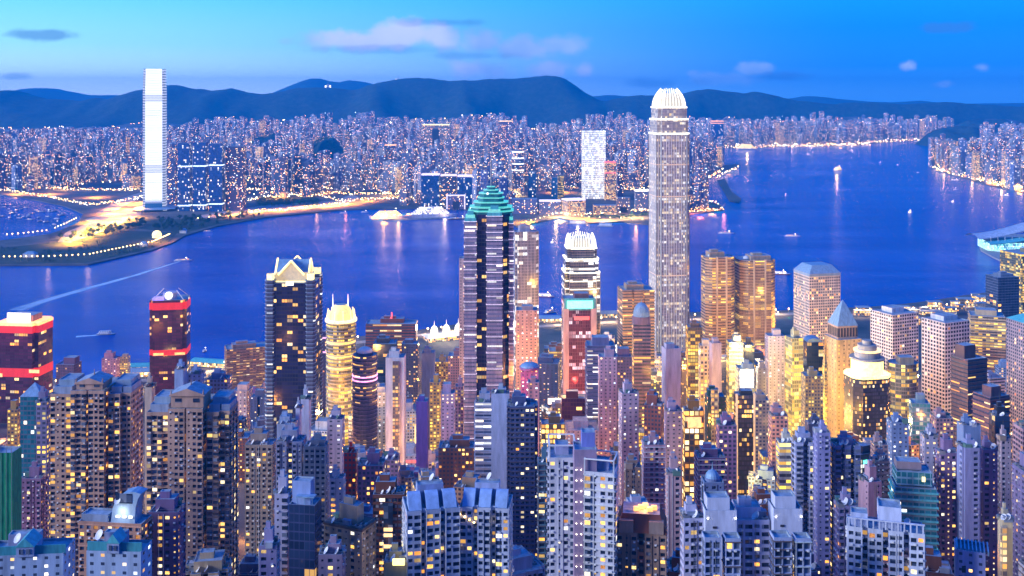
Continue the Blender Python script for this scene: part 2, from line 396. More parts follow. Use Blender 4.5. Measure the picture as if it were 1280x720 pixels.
def plate(name, pix, z, mat, kind='structure', edge=True):
    pts = [G(*q) for q in pix]
    area = sum(pts[i][0]*pts[(i+1) % len(pts)][1]-pts[(i+1) % len(pts)][0]*pts[i][1] for i in range(len(pts)))
    if area < 0: pts.reverse()
    b = MB(); b.prism(pts, -1, z, 0, 0)
    o = b.build(name, mat); tag(o, kind=kind)
    import bmesh
    bm = bmesh.new(); bm.from_mesh(o.data); bmesh.ops.triangulate(bm, faces=[f for f in bm.faces if len(f.verts) > 4]); bm.to_mesh(o.data); bm.free()
    return o, pts
KOW = [(-420, 240), (0, 243), (40, 250), (80, 258), (104, 268), (96, 283), (60, 294), (0, 302), (-420, 306), (-420, 338), (0, 333), (110, 332), (150, 323), (190, 314), (215, 305), (230, 296), (270, 284), (330, 273), (420, 264),
       (463, 262), (575, 261), (640, 281), (652, 288), (665, 280), (700, 273), (730, 280), (780, 278), (812, 282), (868, 268), (905, 263), (900, 256), (862, 250), (858, 238), (888, 222), (908, 213), (926, 206), (905, 207), (880, 203), (874, 186), (1060, 182), (1086, 180), (1110, 177), (1160, 175), (1205, 170.5), (1300, 166), (1500, 162), (1500, 152), (-420, 152)]
_, KPTS = plate('kowloon_ground', KOW, 3.0, 'citygound')
EAST = [(1163, 208), (1172, 214), (1200, 222), (1240, 233), (1290, 244), (1500, 262), (1500, 170), (1232, 178), (1222, 190), (1236, 197), (1205, 204), (1166, 203)]
_, EPTS = plate('east_shore_ground', EAST, 3.0, 'citygound')
plate('exhibition_headland_ground', [(1222, 303), (1226, 314), (1240, 322), (1256, 330), (1262, 352), (1272, 368), (1420, 368), (1420, 296), (1250, 294)], 4.0, 'concrete')
plate('breakwater', [(896, 226), (905, 240), (912, 252), (924, 254), (926, 249), (914, 240), (906, 224)], 3., 'rock')
_, PARK = plate('park_ground', [(0, 331.5), (108, 330), (150, 321), (192, 311), (212, 303), (222, 292), (160, 290), (120, 300), (60, 305), (0, 312)], 3.3, 'hillside')
plate('park_ground', [(60, 303), (100, 293), (150, 281), (178, 275), (232, 275), (330, 268), (330, 272), (270, 282), (226, 294), (215, 291), (170, 287), (120, 299), (80, 303)], 3.3, 'hillside')
plate('park_ground', [(318, 252), (332, 247), (365, 247), (402, 252), (398, 257), (366, 262), (330, 263)], 3.3, 'hillside')
def inside(pts, x, y):
    c = False; j = len(pts)-1
    for i in range(len(pts)):
        xi, yi = pts[i]; xj, yj = pts[j]
        if (yi > y) != (yj > y) and x < (xj-xi)*(y-yi)/(yj-yi)+xi: c = not c
        j = i
    return c
# ---- hills, as terrain with ridges and gullies
from mathutils import noise as mn
def ridge(name, tab, D, back, front0, px0, px1, nx, rough=.35, seed=0, mat='hillside'):
    b = MB(); ny = 26; cols = []
    for i in range(nx+1):
        px = px0+(px1-px0)*i/nx; top = zat(lerp_tab(tab, px), D); col = []; front = front0 if D > 12000 else lerp_tab([(780, 1500), (880, 420)], px)
        for j in range(ny+1):
            t = j/ny; yy = D-front+(front+back)*t
            s = (yy-(D-front))/front if yy < D else 1-(yy-D)/back
            xx = px2(px, D)
            nv = 1-abs(mn.noise(Vector((xx/900+seed, yy/1400, seed)))*1.7)-abs(mn.noise(Vector((xx/350, yy/500+seed, 3)))*.6)
            sh = math.sin(math.pi/2*max(0, s))**1.35
            f = 1-(1-max(0, nv))*rough*7*sh*(1-sh)+(.035*mn.noise(Vector((xx/260, seed, 0)))+.02*mn.noise(Vector((xx/70, seed, 0))) if sh > .9 else 0)-(.012*abs(mn.noise(Vector((xx/120, seed, 0)))) if s > .99 else 0)
            col.append((xx, yy, max(-2, top*sh*f) if s > 0 else -2))
        cols.append(col)
    for col in cols: b.v.extend(col)
    for i in range(nx):
        for j in range(ny):
            a = i*(ny+1)+j; b.f.append((a, a+ny+1, a+ny+2, a+1)); b.m.append(0); b.u.extend([(0, 0)]*4)
    return tag(b.build(name, mat, smooth=True), kind='structure')
MAIN = [(-300, 122), (-100, 104), (0, 113), (15, 113), (30, 119), (50, 123.5), (75, 123), (100, 127), (120, 122), (135, 125), (165, 115), (178, 112), (200, 107), (220, 105), (245, 111), (265, 113), (290, 110), (310, 115), (330, 118), (350, 114), (370, 110),
        (400, 109), (425, 111), (445, 112), (460, 106), (490, 100), (520, 98), (540, 99), (565, 100), (590, 101), (620, 98.5), (650, 98), (675, 96), (695, 96), (706, 99), (718, 105), (732, 116), (745, 124), (755, 128), (765, 124), (780, 121), (815, 119), (850, 118), (868, 113), (885, 111.5), (905, 113), (930, 116), (942, 114), (960, 117), (975, 121), (1000, 127), (1040, 130), (1090, 128), (1130, 130), (1160, 128), (1190, 127), (1230, 131), (1280, 133), (1600, 128)]
ridge('mountain_ridge', MAIN, 9900, 1800, 2300, -300, 1600, 300, .4, 2.3)
FAR = [(-300, 110), (0, 119), (15, 115), (40, 109), (70, 111), (110, 119), (150, 119), (180, 122), (330, 122), (345, 115), (370, 104), (395, 97), (405, 99), (420, 103), (440, 100), (455, 102), (480, 108), (560, 112), (730, 122), (760, 118), (790, 121), (860, 120), (900, 122), (985, 124), (1010, 119), (1060, 125), (1110, 128), (1150, 126), (1190, 130), (1240, 129), (1600, 125)]
ridge('far_mountains', FAR, 15500, 1800, 2500, -300, 1600, 160, .2, 8.1)
def knoll(px0, px1, ytop, D, seed=0, dep=350):
    b = MB(); nx, ny = 24, 12; w_ = px2(px1, D)-px2(px0, D); top = max(12, zat(ytop, D)); cx = px2((px0+px1)/2, D)
    for i in range(nx+1):
        for j in range(ny+1):
            u, v = i/nx*2-1, j/ny*2-1; r = math.sqrt(u*u+v*v)
            h = max(0, 1-r*r)**.8*(1+.35*mn.noise(Vector((u*2.5+seed, v*2.5, seed))))+.04*mn.noise(Vector((u*12, v*12, seed)))
            b.v.append((cx+u*w_/2, D+v*dep, max(-1, top*h) if r < 1 else -1))
    for i in range(nx):
        for j in range(ny):
            a = i*(ny+1)+j; b.f.append((a, a+ny+1, a+ny+2, a+1)); b.m.append(0); b.u.extend([(0, 0)]*4)
    return tag(b.build('wooded_hill', 'hillside'), kind='structure')
KN = [(300, 372, 170, 6600), (385, 430, 172, 6300), (590, 650, 192, 5100), (1150, 1250, 158, 7900), (1180, 1300, 150, 8900)]
for i, k in enumerate(KN): knoll(*k, seed=i*3.7)

# ---- the air
m = bpy.data.materials.new('haze'); m.use_nodes = True; m.node_tree.nodes.clear(); n = NT(m.node_tree); MATS['haze'] = m
pv = n.new('ShaderNodeVolumePrincipled'); pv.inputs['Density'].default_value = HAZE = 7.2e-5
pv.inputs['Color'].default_value = (.0, .36, 1.0, 1); pv.inputs['Anisotropy'].default_value = .0
n.l.new(pv.outputs[0], n.new('ShaderNodeOutputMaterial').inputs['Volume'])
b = MB(); b.box(0, 8400, -3, 26000, 18000, 643)
tag(b.build('haze', 'haze'), kind='stuff')

# ================================================================== BUILDINGS
RNG = random.Random(11)
LAV, WHT, PNK, BEI, BRN, GRY, DRK, BLU, TAN, PUR = (.52, .52, .66), (.74, .74, .80), (.55, .36, .38), (.50, .42, .33), (.20, .10, .08), (.30, .32, .38), (.05, .05, .08), (.26, .36, .58), (.45, .34, .24), (.26, .18, .32)
HEROES = []          # (px0, px1, top row, lowest visible row, D, phrase)
CIRC = []            # footprints taken: (x, y, r)
TOWN = []            # (object, label parts) of unnamed towers, labelled at the end

def sh_box(w_, d): return [(-w_/2, -d/2), (w_/2, -d/2), (w_/2, d/2), (-w_/2, d/2)]
def sh_oct(w_, d, c=.22):
    a, e = w_/2, d/2; c = min(w_, d)*c
    return [(-a+c, -e), (a-c, -e), (a, -e+c), (a, e-c), (a-c, e), (-a+c, e), (-a, e-c), (-a, -e+c)]
def sh_round(w_, d, n=24): return [(w_/2*math.cos(2*math.pi*i/n-math.pi/2), d/2*math.sin(2*math.pi*i/n-math.pi/2)) for i in range(n)]
def sh_notch(w_, d, c=.12):
    a, e = w_/2, d/2; k = min(w_, d)*c
    return [(-a+k, -e), (a-k, -e), (a-k, -e+k), (a, -e+k), (a, e-k), (a-k, e-k), (a-k, e), (-a+k, e), (-a+k, e-k), (-a, e-k), (-a, -e+k), (-a+k, -e+k)]
def sh_cross(w_, d, c=.30):
    """cruciform residential plan with re-entrant light wells"""
    a, e = w_/2, d/2; x = w_*c/2*.55; y = d*c/2*.55; k = .17
    P = [(-a, -e*.62), (-a*.62, -e*.62), (-a*.62, -e), (-x, -e), (-x, -e*(1-2*k)), (x, -e*(1-2*k)), (x, -e), (a*.62, -e), (a*.62, -e*.62), (a, -e*.62), (a, -y), (a*(1-1.6*k), -y), (a*(1-1.6*k), y), (a, y), (a, e*.62), (a*.62, e*.62), (a*.62, e), (x, e), (x, e*(1-2*k)), (-x, e*(1-2*k)), (-x, e), (-a*.62, e), (-a*.62, e*.62), (-a, e*.62), (-a, y), (-a*(1-1.6*k), y), (-a*(1-1.6*k), -y), (-a, -y)]
    return P
def sh_bays(w_, d, nb=3, dep=2.2, gap=2.0):
    """front and back step in and out: nb bays with dark slots between them"""
    a, e = w_/2, d/2; bw = (w_-gap*(nb-1))/nb; P = []; x = -a
    for i in range(nb):
        P += [(x, -e), (x+bw, -e)]
        if i < nb-1: P += [(x+bw, -e+dep), (x+bw+gap, -e+dep)]
        x += bw+gap
    Q = [(-q[0], -q[1]) for q in P]
    return P+Q
def sh_u(w_, d):
    a, e = w_/2, d/2
    return [(-a, -e), (-w_*.12, -e), (-w_*.12, -e*.1), (w_*.12, -e*.1), (w_*.12, -e), (a, -e), (a, e), (-a, e)]
SH = dict(box=sh_box, oct=sh_oct, round=sh_round, notch=sh_notch, cross=sh_cross, bays=sh_bays, bays2=lambda a, b: sh_bays(a, b, 2, 3., 3.), bays4=lambda a, b: sh_bays(a, b, 4), bays5=lambda a, b: sh_bays(a, b, 5, 1.8, 1.6), u=sh_u)

def fit(shape, x0, x1, D, dr, rot):
    """plan polygon in world metres whose outline spans photo columns x0..x1 with its front at distance D"""
    w_ = (x1-x0)*D/F/(math.cos(rad(rot))+dr*abs(math.sin(rad(rot)))); cx = px2((x0+x1)/2, D); oy = D+w_*dr/2
    for _ in range(7):
        P = rotp(SH[shape](w_, w_*dr), rot, cx, oy)
        oy += D-min(q[1] for q in P)
        P = rotp(SH[shape](w_, w_*dr), rot, cx, oy)
        pr = [640+q[0]*F/q[1] for q in P]; a, b_ = min(pr), max(pr)
        w_ *= (x1-x0)/max(1, b_-a); cx += ((x0+x1)/2-(a+b_)/2)*D/F
    oy += D-min(q[1] for q in P)
    return rotp(SH[shape](w_, w_*dr), rot, cx, oy), (cx, oy), w_, w_*dr

def facade_geo(Wl, Gl, Ac, lits, poly, z0, z1, fh, rng, cwid=3.1, plit=.14, kinds='wbsw', ac=.3, sill=.32):
    """walls with real openings: piers, spandrels, recessed panes, projecting bay windows, air conditioners"""
    n = len(poly); nf = max(1, int((z1-z0-1.5)/fh)); zt = z1-1.3; zb = zt-nf*fh
    for i in range(n):
        a = poly[i]; b_ = poly[(i+1) % n]; L = math.hypot(b_[0]-a[0], b_[1]-a[1])
        if L < .3: continue
        tx, ty = (b_[0]-a[0])/L, (b_[1]-a[1])/L; nx, ny = ty, -tx
        mx, my = (a[0]+b_[0])/2, (a[1]+b_[1])/2
        facing = (nx*-mx+ny*-my)/math.hypot(mx, my) > -.12
        P = lambda u, o, z: (a[0]+tx*u+nx*o, a[1]+ty*u+ny*o, z)
        Wl.face([P(0, 0, z0), P(L, 0, z0), P(L, 0, zb), P(0, 0, zb)])
        Wl.face([P(0, 0, zt), P(L, 0, zt), P(L, 0, z1), P(0, 0, z1)])
        nc = int(round(L/cwid))
        if not facing or nc < 1:
            Wl.face([P(0, 0, zb), P(L, 0, zb), P(L, 0, zt), P(0, 0, zt)], 1 if not facing and nc >= 1 else 0, [(0, 0), (max(1, nc)*2.7, 0), (max(1, nc)*2.7, nf*3.0), (0, nf*3.0)]); continue
        cw = L/nc; off = rng.randrange(len(kinds)); last = 0.
        for c in range(nc):
            k = kinds[(c+off) % len(kinds)] if nc > 1 else kinds[0]
            if k == '.': continue
            ww, hh, sl = dict(w=(cw*.62, fh*.52, sill*fh), b=(cw*.74, fh*.56, fh*.26), s=(min(.9, cw*.4), fh*.3, fh*.45), W=(cw*.9, fh*.6, fh*.22), f=(cw*.8, fh*.76, fh*.1))[k]
            u0 = c*cw+(cw-ww)/2; u1 = u0+ww
            Wl.face([P(last, 0, zb), P(u0, 0, zb), P(u0, 0, zt), P(last, 0, zt)]); last = u1
            zp = zb; cl = plit*1.35*rng.choice((.3, .6, 1, 2.0)); dp = .55 if k != 'b' else .0
            for f in range(nf):
                w0 = zb+f*fh+sl; w1 = w0+hh
                Wl.face([P(u0, 0, zp), P(u1, 0, zp), P(u1, 0, w0), P(u0, 0, w0)]); zp = w1
                if k == 'b':                                   # projecting bay: slab, glass on three sides, slab
                    o = .7
                    for zz, h_ in ((w0-.18, .18), (w1, .18)):
                        Wl.face([P(u0-.1, o, zz), P(u1+.1, o, zz), P(u1+.1, o, zz+h_), P(u0-.1, o, zz+h_)])
                        Wl.face([P(u0-.1, 0, zz+h_), P(u0-.1, o, zz+h_), P(u1+.1, o, zz+h_), P(u1+.1, 0, zz+h_)][::-1])
                        Wl.face([P(u0-.1, 0, zz), P(u0-.1, o, zz), P(u0-.1, o, zz+h_), P(u0-.1, 0, zz+h_)]); Wl.face([P(u1+.1, o, zz), P(u1+.1, 0, zz), P(u1+.1, 0, zz+h_), P(u1+.1, o, zz+h_)])
                    Gl.face([P(u0, 0, w0), P(u0, o, w0), P(u0, o, w1), P(u0, 0, w1)]); Gl.face([P(u1, o, w0), P(u1, 0, w0), P(u1, 0, w1), P(u1, o, w1)])
                    q = o
                else:
                    q = -dp
                    Wl.face([P(u0, 0, w0), P(u1, 0, w0), P(u1, q, w0), P(u0, q, w0)]); Wl.face([P(u0, q, w1), P(u1, q, w1), P(u1, 0, w1), P(u0, 0, w1)])
                    Wl.face([P(u0, 0, w0), P(u0, q, w0), P(u0, q, w1), P(u0, 0, w1)]); Wl.face([P(u1, q, w0), P(u1, 0, w0), P(u1, 0, w1), P(u1, q, w1)])
                r = rng.random()
                if r < cl: lits.append((P(u0, q, w0), (u1-u0), hh, (tx, ty), (nx, ny), 0 if r < cl*.55 else (1 if r < cl*.72 else 2)))
                else: Gl.face([P(u0, q, w0), P(u1, q, w0), P(u1, q, w1), P(u0, q, w1)])
                if rng.random() < ac and k != '.':
                    uu = u0+rng.random()*max(0, ww-.9); zz = w0-.85 if k != 's' else w1+.1; o = .55+(0 if k != 'b' else .1)
                    A, B, C, D_ = P(uu, 0, zz), P(uu+.85, 0, zz), P(uu+.85, o, zz), P(uu, o, zz); up = lambda p_: (p_[0], p_[1], p_[2]+.6)
                    Ac.face([D_, C, up(C), up(D_)]); Ac.face([up(D_), up(C), up(B), up(A)]); Ac.face([A, D_, up(D_), up(A)]); Ac.face([C, B, up(B), up(C)])
            Wl.face([P(u0, 0, zp), P(u1, 0, zp), P(u1, 0, zt), P(u0, 0, zt)])
        Wl.face([P(last, 0, zb), P(L, 0, zb), P(L, 0, zt), P(last, 0, zt)])
PANE = {}
def lit_panes(lits, root, rng, most=60):
    """each lit window is its own part; past the limit they are one part"""
    rng.shuffle(lits)
    names = ('litpane_warm', 'litpane_white', 'litpane_dim')
    for (p0, w_, h_, t, nrm, k) in lits[:most]:
        if k not in PANE:
            b = MB(); b.prism([(0, -.06), (1, -.06), (1, 0), (0, 0)], 0, 1, 0, 0, bottom=True)
            o = b.build('lit_window', names[k]); PANE[k] = o.data; bpy.data.objects.remove(o)
        o = bpy.data.objects.new('lit_window', PANE[k]); COL.objects.link(o); o.parent = root
        o.location = Vector(p0)-root.location; o.rotation_euler = (0, 0, math.atan2(t[1], t[0])); o.scale = (w_, 1, h_)
    for k in range(3):
        b = MB()
        for (p0, w_, h_, t, nrm, kk) in lits[most:]:
            if kk == k: b.face([p0, (p0[0]+t[0]*w_, p0[1]+t[1]*w_, p0[2]), (p0[0]+t[0]*w_, p0[1]+t[1]*w_, p0[2]+h_), (p0[0], p0[1], p0[2]+h_)])
        if b.f: tag(b.build('lit_windows', names[k], root, org=tuple(root.location)), kind='stuff')

def dish(b, x, y, z, r=1.6, az_=200, m=0, m2=1):
    b.cyl(x, y, z, .12, r*1.1, 6, m2)
    d = Vector((math.cos(rad(az_)), math.sin(rad(az_)), .7)).normalized(); a = d.orthogonal().normalized(); c = d.cross(a); o = Vector((x, y, z+r*1.3)); prev = None
    for j in range(4):
        rr = r*j/3; h_ = rr*rr/r*.3
        ring = [tuple(o+d*h_+(a*math.cos(2*math.pi*i/12)+c*math.sin(2*math.pi*i/12))*rr) for i in range(12)] if j else None
        if j == 1: [b.face([tuple(o), ring[i], ring[(i+1) % 12]], m) for i in range(12)]
        elif j > 1: [b.face([prev[i], ring[i], ring[(i+1) % 12], prev[(i+1) % 12]], m) for i in range(12)]
        prev = ring
def P1(name, root, mats, fn, col=None, under=None):
    b = MB(); fn(b); o = b.build(name, mats, root, org=tuple(root.location), col=col or None)
    if under is not None: o.parent = under; o.location = (0, 0, 0)
    return o

def roof_things(root, poly, z, rng, D, kind, col, rot, w_, d, kw):
    cx = sum(q[0] for q in poly)/len(poly); cy_ = sum(q[1] for q in poly)/len(poly)
    q = lambda x, y: rotp([(x, y)], rot, cx, cy_)[0]
    near = D < 800
    zc = z-(1.0 if kw.get('parapet', 1) else 0)
    if kind in ('flat', 'tanks', 'box'):
        k = .45+.2*rng.random(); hh = kw.get('boxh', rng.uniform(4, 8))
        ox = rng.uniform(-.12, .12)*w_; oy = rng.uniform(-.1, .15)*d
        c0 = q(ox, oy)
        RB = P1('roof_block', root, ['wall', 'roofing'], lambda b: b.prism(rotp(sh_box(w_*k, d*k), rot, *c0), zc, zc+hh, 0, 1, parapet=.4), col)
        if near or rng.random() < .5:
            k2 = k*.5; c1 = q(ox-w_*.05, oy)
            P1('water_tank', root, ['wall', 'roofing'], lambda b: b.prism(rotp(sh_box(w_*k2, d*k2*.8), rot, *c1), zc+hh-.4, zc+hh+2.6, 0, 1, parapet=.3), tuple(min(.8, c*1.1) for c in col), RB)
        if near:
            for _ in range(rng.randint(4, 7)):
                c2 = q(rng.choice((-1, 1))*w_*rng.uniform(.32, .42), rng.uniform(-.4, .4)*d); s_ = rng.uniform(1.6, 3.2)
                P1('cooling_unit', root, ['metal', 'darkmetal'], lambda b: (b.box(c2[0], c2[1], zc, s_, s_*.7, s_*.6, rot, 0), b.cyl(c2[0], c2[1], zc+s_*.6, s_*.25, .3, 10, 1)))
            for _ in range(rng.randint(1, 3)):
                c3 = q(rng.uniform(-.3, .3)*w_, -.38*d); r_ = rng.uniform(1.0, 1.9)
                P1('satellite_dish', root, ['whitepaint', 'metal'], lambda b: dish(b, c3[0], c3[1], zc, r_))
            for _ in range(rng.randint(1, 3)):
                c5 = q(rng.uniform(-.38, .38)*w_, rng.uniform(-.4, .4)*d); sx, sy, sz = rng.uniform(2, 4.5), rng.uniform(1.8, 3.5), rng.uniform(2, 3.2)
                P1('roof_shed', root, 'wall', lambda b: (b.box(c5[0], c5[1], zc, sx, sy, sz, rot), b.box(c5[0], c5[1], zc+sz, sx*1.1, sy*1.1, .2, rot)), rng.choice(((.55, .58, .66), (.3, .36, .5), (.45, .36, .3), (.2, .34, .3))))
            a5, b5 = q(-w_*.42, -d*.3), q(w_*.3, d*.35)
            P1('pipe_run', root, 'metal', lambda b: (b.bar((*a5, zc+.5), (a5[0], b5[1], zc+.5), .18, 0, 5), b.bar((a5[0], b5[1], zc+.5), (*b5, zc+.5), .18, 0, 5)))
            def rails(b):
                n = len(poly)
                ins = scl(poly, .95)
                for i in range(n):
                    a_, b2 = ins[i], ins[(i+1) % n]
                    if math.hypot(a_[0]-b2[0], a_[1]-b2[1]) < 1: continue
                    b.bar((*a_, z+.9), (*b2, z+.9), .05, 0, 4); b.bar((*a_, z), (*a_, z+.9), .05, 0, 4)
            if len(poly) < 14: P1('railing', root, 'metal', rails)
        if rng.random() < .5:
            c4 = q(ox, oy); hA = rng.uniform(5, 11)
            def ant(b):
                b.bar((*c4, zc+hh), (*c4, zc+hh+hA), .14, 0, 5)
                for t in (.5, .7, .85): b.bar((c4[0]-1.2*(1.2-t), c4[1], zc+hh+hA*t), (c4[0]+1.2*(1.2-t), c4[1], zc+hh+hA*t), .07, 0, 4)
            P1('antenna', root, 'darkmetal', ant, None, RB)
    elif kind == 'pyr':
        hh = kw.get('rh', w_*.35); t = kw.get('trunc', .0)
        base = rotp(sh_box(w_*1.02, d*1.02), rot, cx, cy_)
        secs = [(base, zc+1.05), (scl(base, max(t, .02)), zc+1+hh)]
        P1('pyramid_roof', root, [kw.get('rm', 'slateblue')]*2, lambda b: b.loft(secs, 0, 1))
    elif kind == 'ped':                                        # classical lift tower with pediments and a finial
        bw, bd, hh = w_*kw.get('pk', .42), d*.5, kw.get('ph', 10)
        oy = -d*.18; c0 = q(0, oy)
        RB = P1('roof_block', root, ['wall', 'wall'], lambda b: b.prism(rotp(sh_box(bw, bd), rot, *c0), zc, zc+hh, 0, 1), col)
        def ped(b):
            e = .8; A = [q(-bw/2-e, oy-bd/2-e), q(bw/2+e, oy-bd/2-e), q(bw/2+e, oy+bd/2+e), q(-bw/2-e, oy+bd/2+e)]; r0, r1 = q(0, oy-bd/2-e), q(0, oy+bd/2+e); z0 = zc+hh; zr = z0+bw*.24
            b.prism(A, z0, z0+.7, 0, 0, bottom=True); z0 += .7
            b.face([(*A[0], z0), (*A[1], z0), (*r0, zr)], 0); b.face([(*A[2], z0), (*A[3], z0), (*r1, zr)], 0)
            b.face([(*A[1], z0), (*A[2], z0), (*r1, zr), (*r0, zr)], 1); b.face([(*A[3], z0), (*A[0], z0), (*r0, zr), (*r1, zr)], 1)
            b.cyl(*q(0, oy), zr-.5, .5, 3.5, 8, 0, .1); b.cyl(*q(-bw/2, oy-bd/2), z0, .6, 2.5, 8, 0, .1); b.cyl(*q(bw/2, oy-bd/2), z0, .6, 2.5, 8, 0, .1)
        P1('pediment', root, ['wall', 'roofing'], ped, col, RB)
        P1('attic_window', root, 'pane', lambda b: [b.box(*q(s_*bw*.28, oy-bd/2-.05), zc+hh*.45, bw*.2, .2, 2.0, rot) for s_ in (-1, 1)], None, RB)
        for s_ in (-1, 1):
            c1 = q(s_*w_*.36, d*.1)
            P1('roof_terrace', root, ['wall', 'roofing'], lambda b: b.prism(rotp(sh_box(w_*.2, d*.5), rot, *c1), zc, zc+3.4, 0, 1, parapet=.5), (.40, .5, .62))
    elif kind == 'dome':
        r = kw.get('rr', min(w_, d)*.36); hb = kw.get('rh', r*.9)
        P1('roof_drum', root, [kw.get('drum', 'wall')]*2, lambda b: b.cyl(cx, cy_, zc, r*1.08, hb*.5, 20), col)
        P1('dome', root, kw.get('rm', 'slateblue'), lambda b: (b.dome(cx, cy_, zc+hb*.5, r, hb*.9), b.cyl(cx, cy_, zc+hb*1.38, .4, 4, 6, 0, .05)))
    elif kind == 'curve':                                      # barrel vault
        def vault(b):
            n = 10; hw = w_*.5; dd = d*.45; hh = kw.get('rh', 5)
            for i in range(n):
                a0, a1 = math.pi*i/n, math.pi*(i+1)/n
                A, B = (-hw*math.cos(a0), zc+hh*math.sin(a0)), (-hw*math.cos(a1), zc+hh*math.sin(a1))
                b.face([(*q(A[0], -dd), A[1]), (*q(B[0], -dd), B[1]), (*q(B[0], dd), B[1]), (*q(A[0], dd), A[1])][::-1])
                b.face([(*q(A[0], -dd), A[1]), (*q(B[0], -dd), B[1]), (*q(0, -dd), zc)][::-1])
        P1('curved_roof', root, kw.get('rm', 'slateblue'), vault)
    elif kind == 'sign':
        c0 = q(0, -d*.1); sw = w_*.72; hh = kw.get('rh', 10)
        P1('roof_block', root, ['wall', 'roofing'], lambda b: b.prism(rotp(sh_box(sw, d*.5), rot, *c0), zc, zc+hh, 0, 1), col)
        P1('lit_sign', root, kw.get('sm', 'e_white'), lambda b: b.box(*q(0, -d*.36), zc+hh*.15, sw*.98, .6, hh*.75, rot))

def T(x0, x1, yt, yb, D, style, col, label, name='office_tower', cat='office tower', shape='box', dr=.85, rot=0, roof='flat', plit=.14, kinds='wbsw', sp=None, fh=3.0, seed=None, hero=True, group=None, ledges=0, cwid=3.1, z0=None, **kw):
    """one tower: plan fitted to where it stands, walls, windows, roof parts"""
    rng = random.Random(seed if seed is not None else int(x0*13+yt*7+D))
    poly, (cx, oy), w_, d = fit(shape, x0, x1, D, dr, rot)
    zt = zat(yt, D); zg = gz(cx, oy) if z0 is None else z0; zb = min(gz(cx, D-20), zg)-6 if z0 is None else z0
    root = empty(name, (cx, oy, zb)); tag(root, label, cat, group)
    org = (cx, oy, zb)
    if style == 'geo':
        Wl, Gl, Ac, lits = MB(), MB(), MB(), []
        facade_geo(Wl, Gl, Ac, lits, poly, zb, zt, fh, rng, cwid, plit, kinds, .35 if D < 620 else 0)
        b = MB(); b.prism(poly, zt-.02, zt, 0, 1, parapet=1.0); k0 = len(poly)
        b.f, b.m = b.f[k0:], b.m[k0:]; b.u = b.u[4*k0:]
        n0 = len(Wl.v); Wl.v += b.v; Wl.f += [tuple(i+n0 for i in f) for f in b.f]; Wl.m += [2 if m_ else 0 for m_ in b.m]; Wl.u += b.u
        Wl.build('walls', ['wall', 'resid', 'roofing'], root, org=org, col=col)
        if Gl.f: tag(Gl.build('windows', 'pane', root, org=org), kind='stuff')
        dp_ = MB()
        for i_ in range(len(poly)):
            a_, b_ = poly[i_], poly[(i_+1) % len(poly)]; L_ = math.hypot(b_[0]-a_[0], b_[1]-a_[1])
            if L_ < 5 or rng.random() < .35: continue
            nx_, ny_ = (b_[1]-a_[1])/L_, -(b_[0]-a_[0])/L_
            for t_ in rng.sample((.03, .34, .5, .66, .97), 2):
                x_, y_ = a_[0]+(b_[0]-a_[0])*t_+nx_*.16, a_[1]+(b_[1]-a_[1])*t_+ny_*.16; dp_.bar((x_, y_, zb), (x_, y_, zt-1), .13, 0, 4)
        if dp_.f: dp_.build('drainpipes', rng.choice(['metal', 'whitepaint', 'darkmetal']), root, org=org)
        if rng.random() < .35:
            b = MB(); z_ = zt-1.2; st_ = fh*rng.choice((1, 1, 3)); ou = scl(poly, 1+.7/max(w_, d))
            while z_ > zb+20: b.prism(ou, z_-.35, z_, 0, 0, bottom=True); z_ -= st_
            b.build('floor_bands', 'wall', root, org=org, col=rng.choice(((.7, .7, .76), (.25, .2, .22), tuple(min(.8, c*1.3) for c in col))))
        if Ac.f: tag(Ac.build('air_conditioners', 'whitepaint', root, org=org), kind='stuff')
        lit_panes(lits, root, rng, 45 if D < 560 else 22)
    else:
        b = MB(); f_ = kw.get('cell') or CELL.get(style, (3, 3)); uo = rng.randrange(1, 400)*f_[0]*401
        b.prism(poly, zb, zt, 0, 1, f_, uo, parapet=1.0 if kw.get('parapet', 1) else 0)
        b.build('walls', [style, kw.get('rtop', 'roofing')], root, org=org, col=col)
    if ledges:
        b = MB(); z = zt-ledges*.5; out = scl(poly, 1+1.6/max(w_, d), 1+1.6/max(w_, d)); lo = kw.get('lz', zb+ (zt-zb)*.15)
        while z > lo: b.prism(out, z-.9, z, 0, 0, bottom=True); z -= ledges
        b.build('floor_ledges', kw.get('lm', 'wall'), root, org=org, col=kw.get('lcol', col))
    roof_things(root, poly, zt, rng, D, roof, kw.get('rcol', col), rot, w_, d, kw)
    CIRC.append((cx, oy, max(w_, d)*.56, D))
    if hero: HEROES.append((x0, x1, yt, yb, D, sp))
    INFO = dict(root=root, poly=poly, c=(cx, oy), w=w_, d=d, zt=zt, zb=zb, rot=rot, q=lambda x, y: rotp([(x, y)], rot, cx, oy)[0], org=org, col=col, rng=rng)
    return INFO
def part(I, name, mats, fn, col=None, under=None):
    b = MB(); fn(b); o = b.build(name, mats, I['root'], org=I['org'], col=col or I['col'])
    if under is not None: o.parent = under; o.location = (0, 0, 0)
    return o
def glow(x, y, z, P, col=(1, .55, .15), r=4.):
    l = bpy.data.lights.new('bare_glow', 'POINT'); l.energy = P; l.color = col; l.shadow_soft_size = r
    o = bpy.data.objects.new('bare_glow', l); COL.objects.link(o); o.location = (x, y, z)
def flood(x, y, z, P, col=(1, .55, .15), r=4.):
    l = bpy.data.lights.new('street_flood', 'SPOT'); l.energy = P; l.color = col; l.shadow_soft_size = r; l.spot_size = rad(160); l.spot_blend = .35
    o = bpy.data.objects.new('street_flood', l); COL.objects.link(o); o.location = (x, y, z)
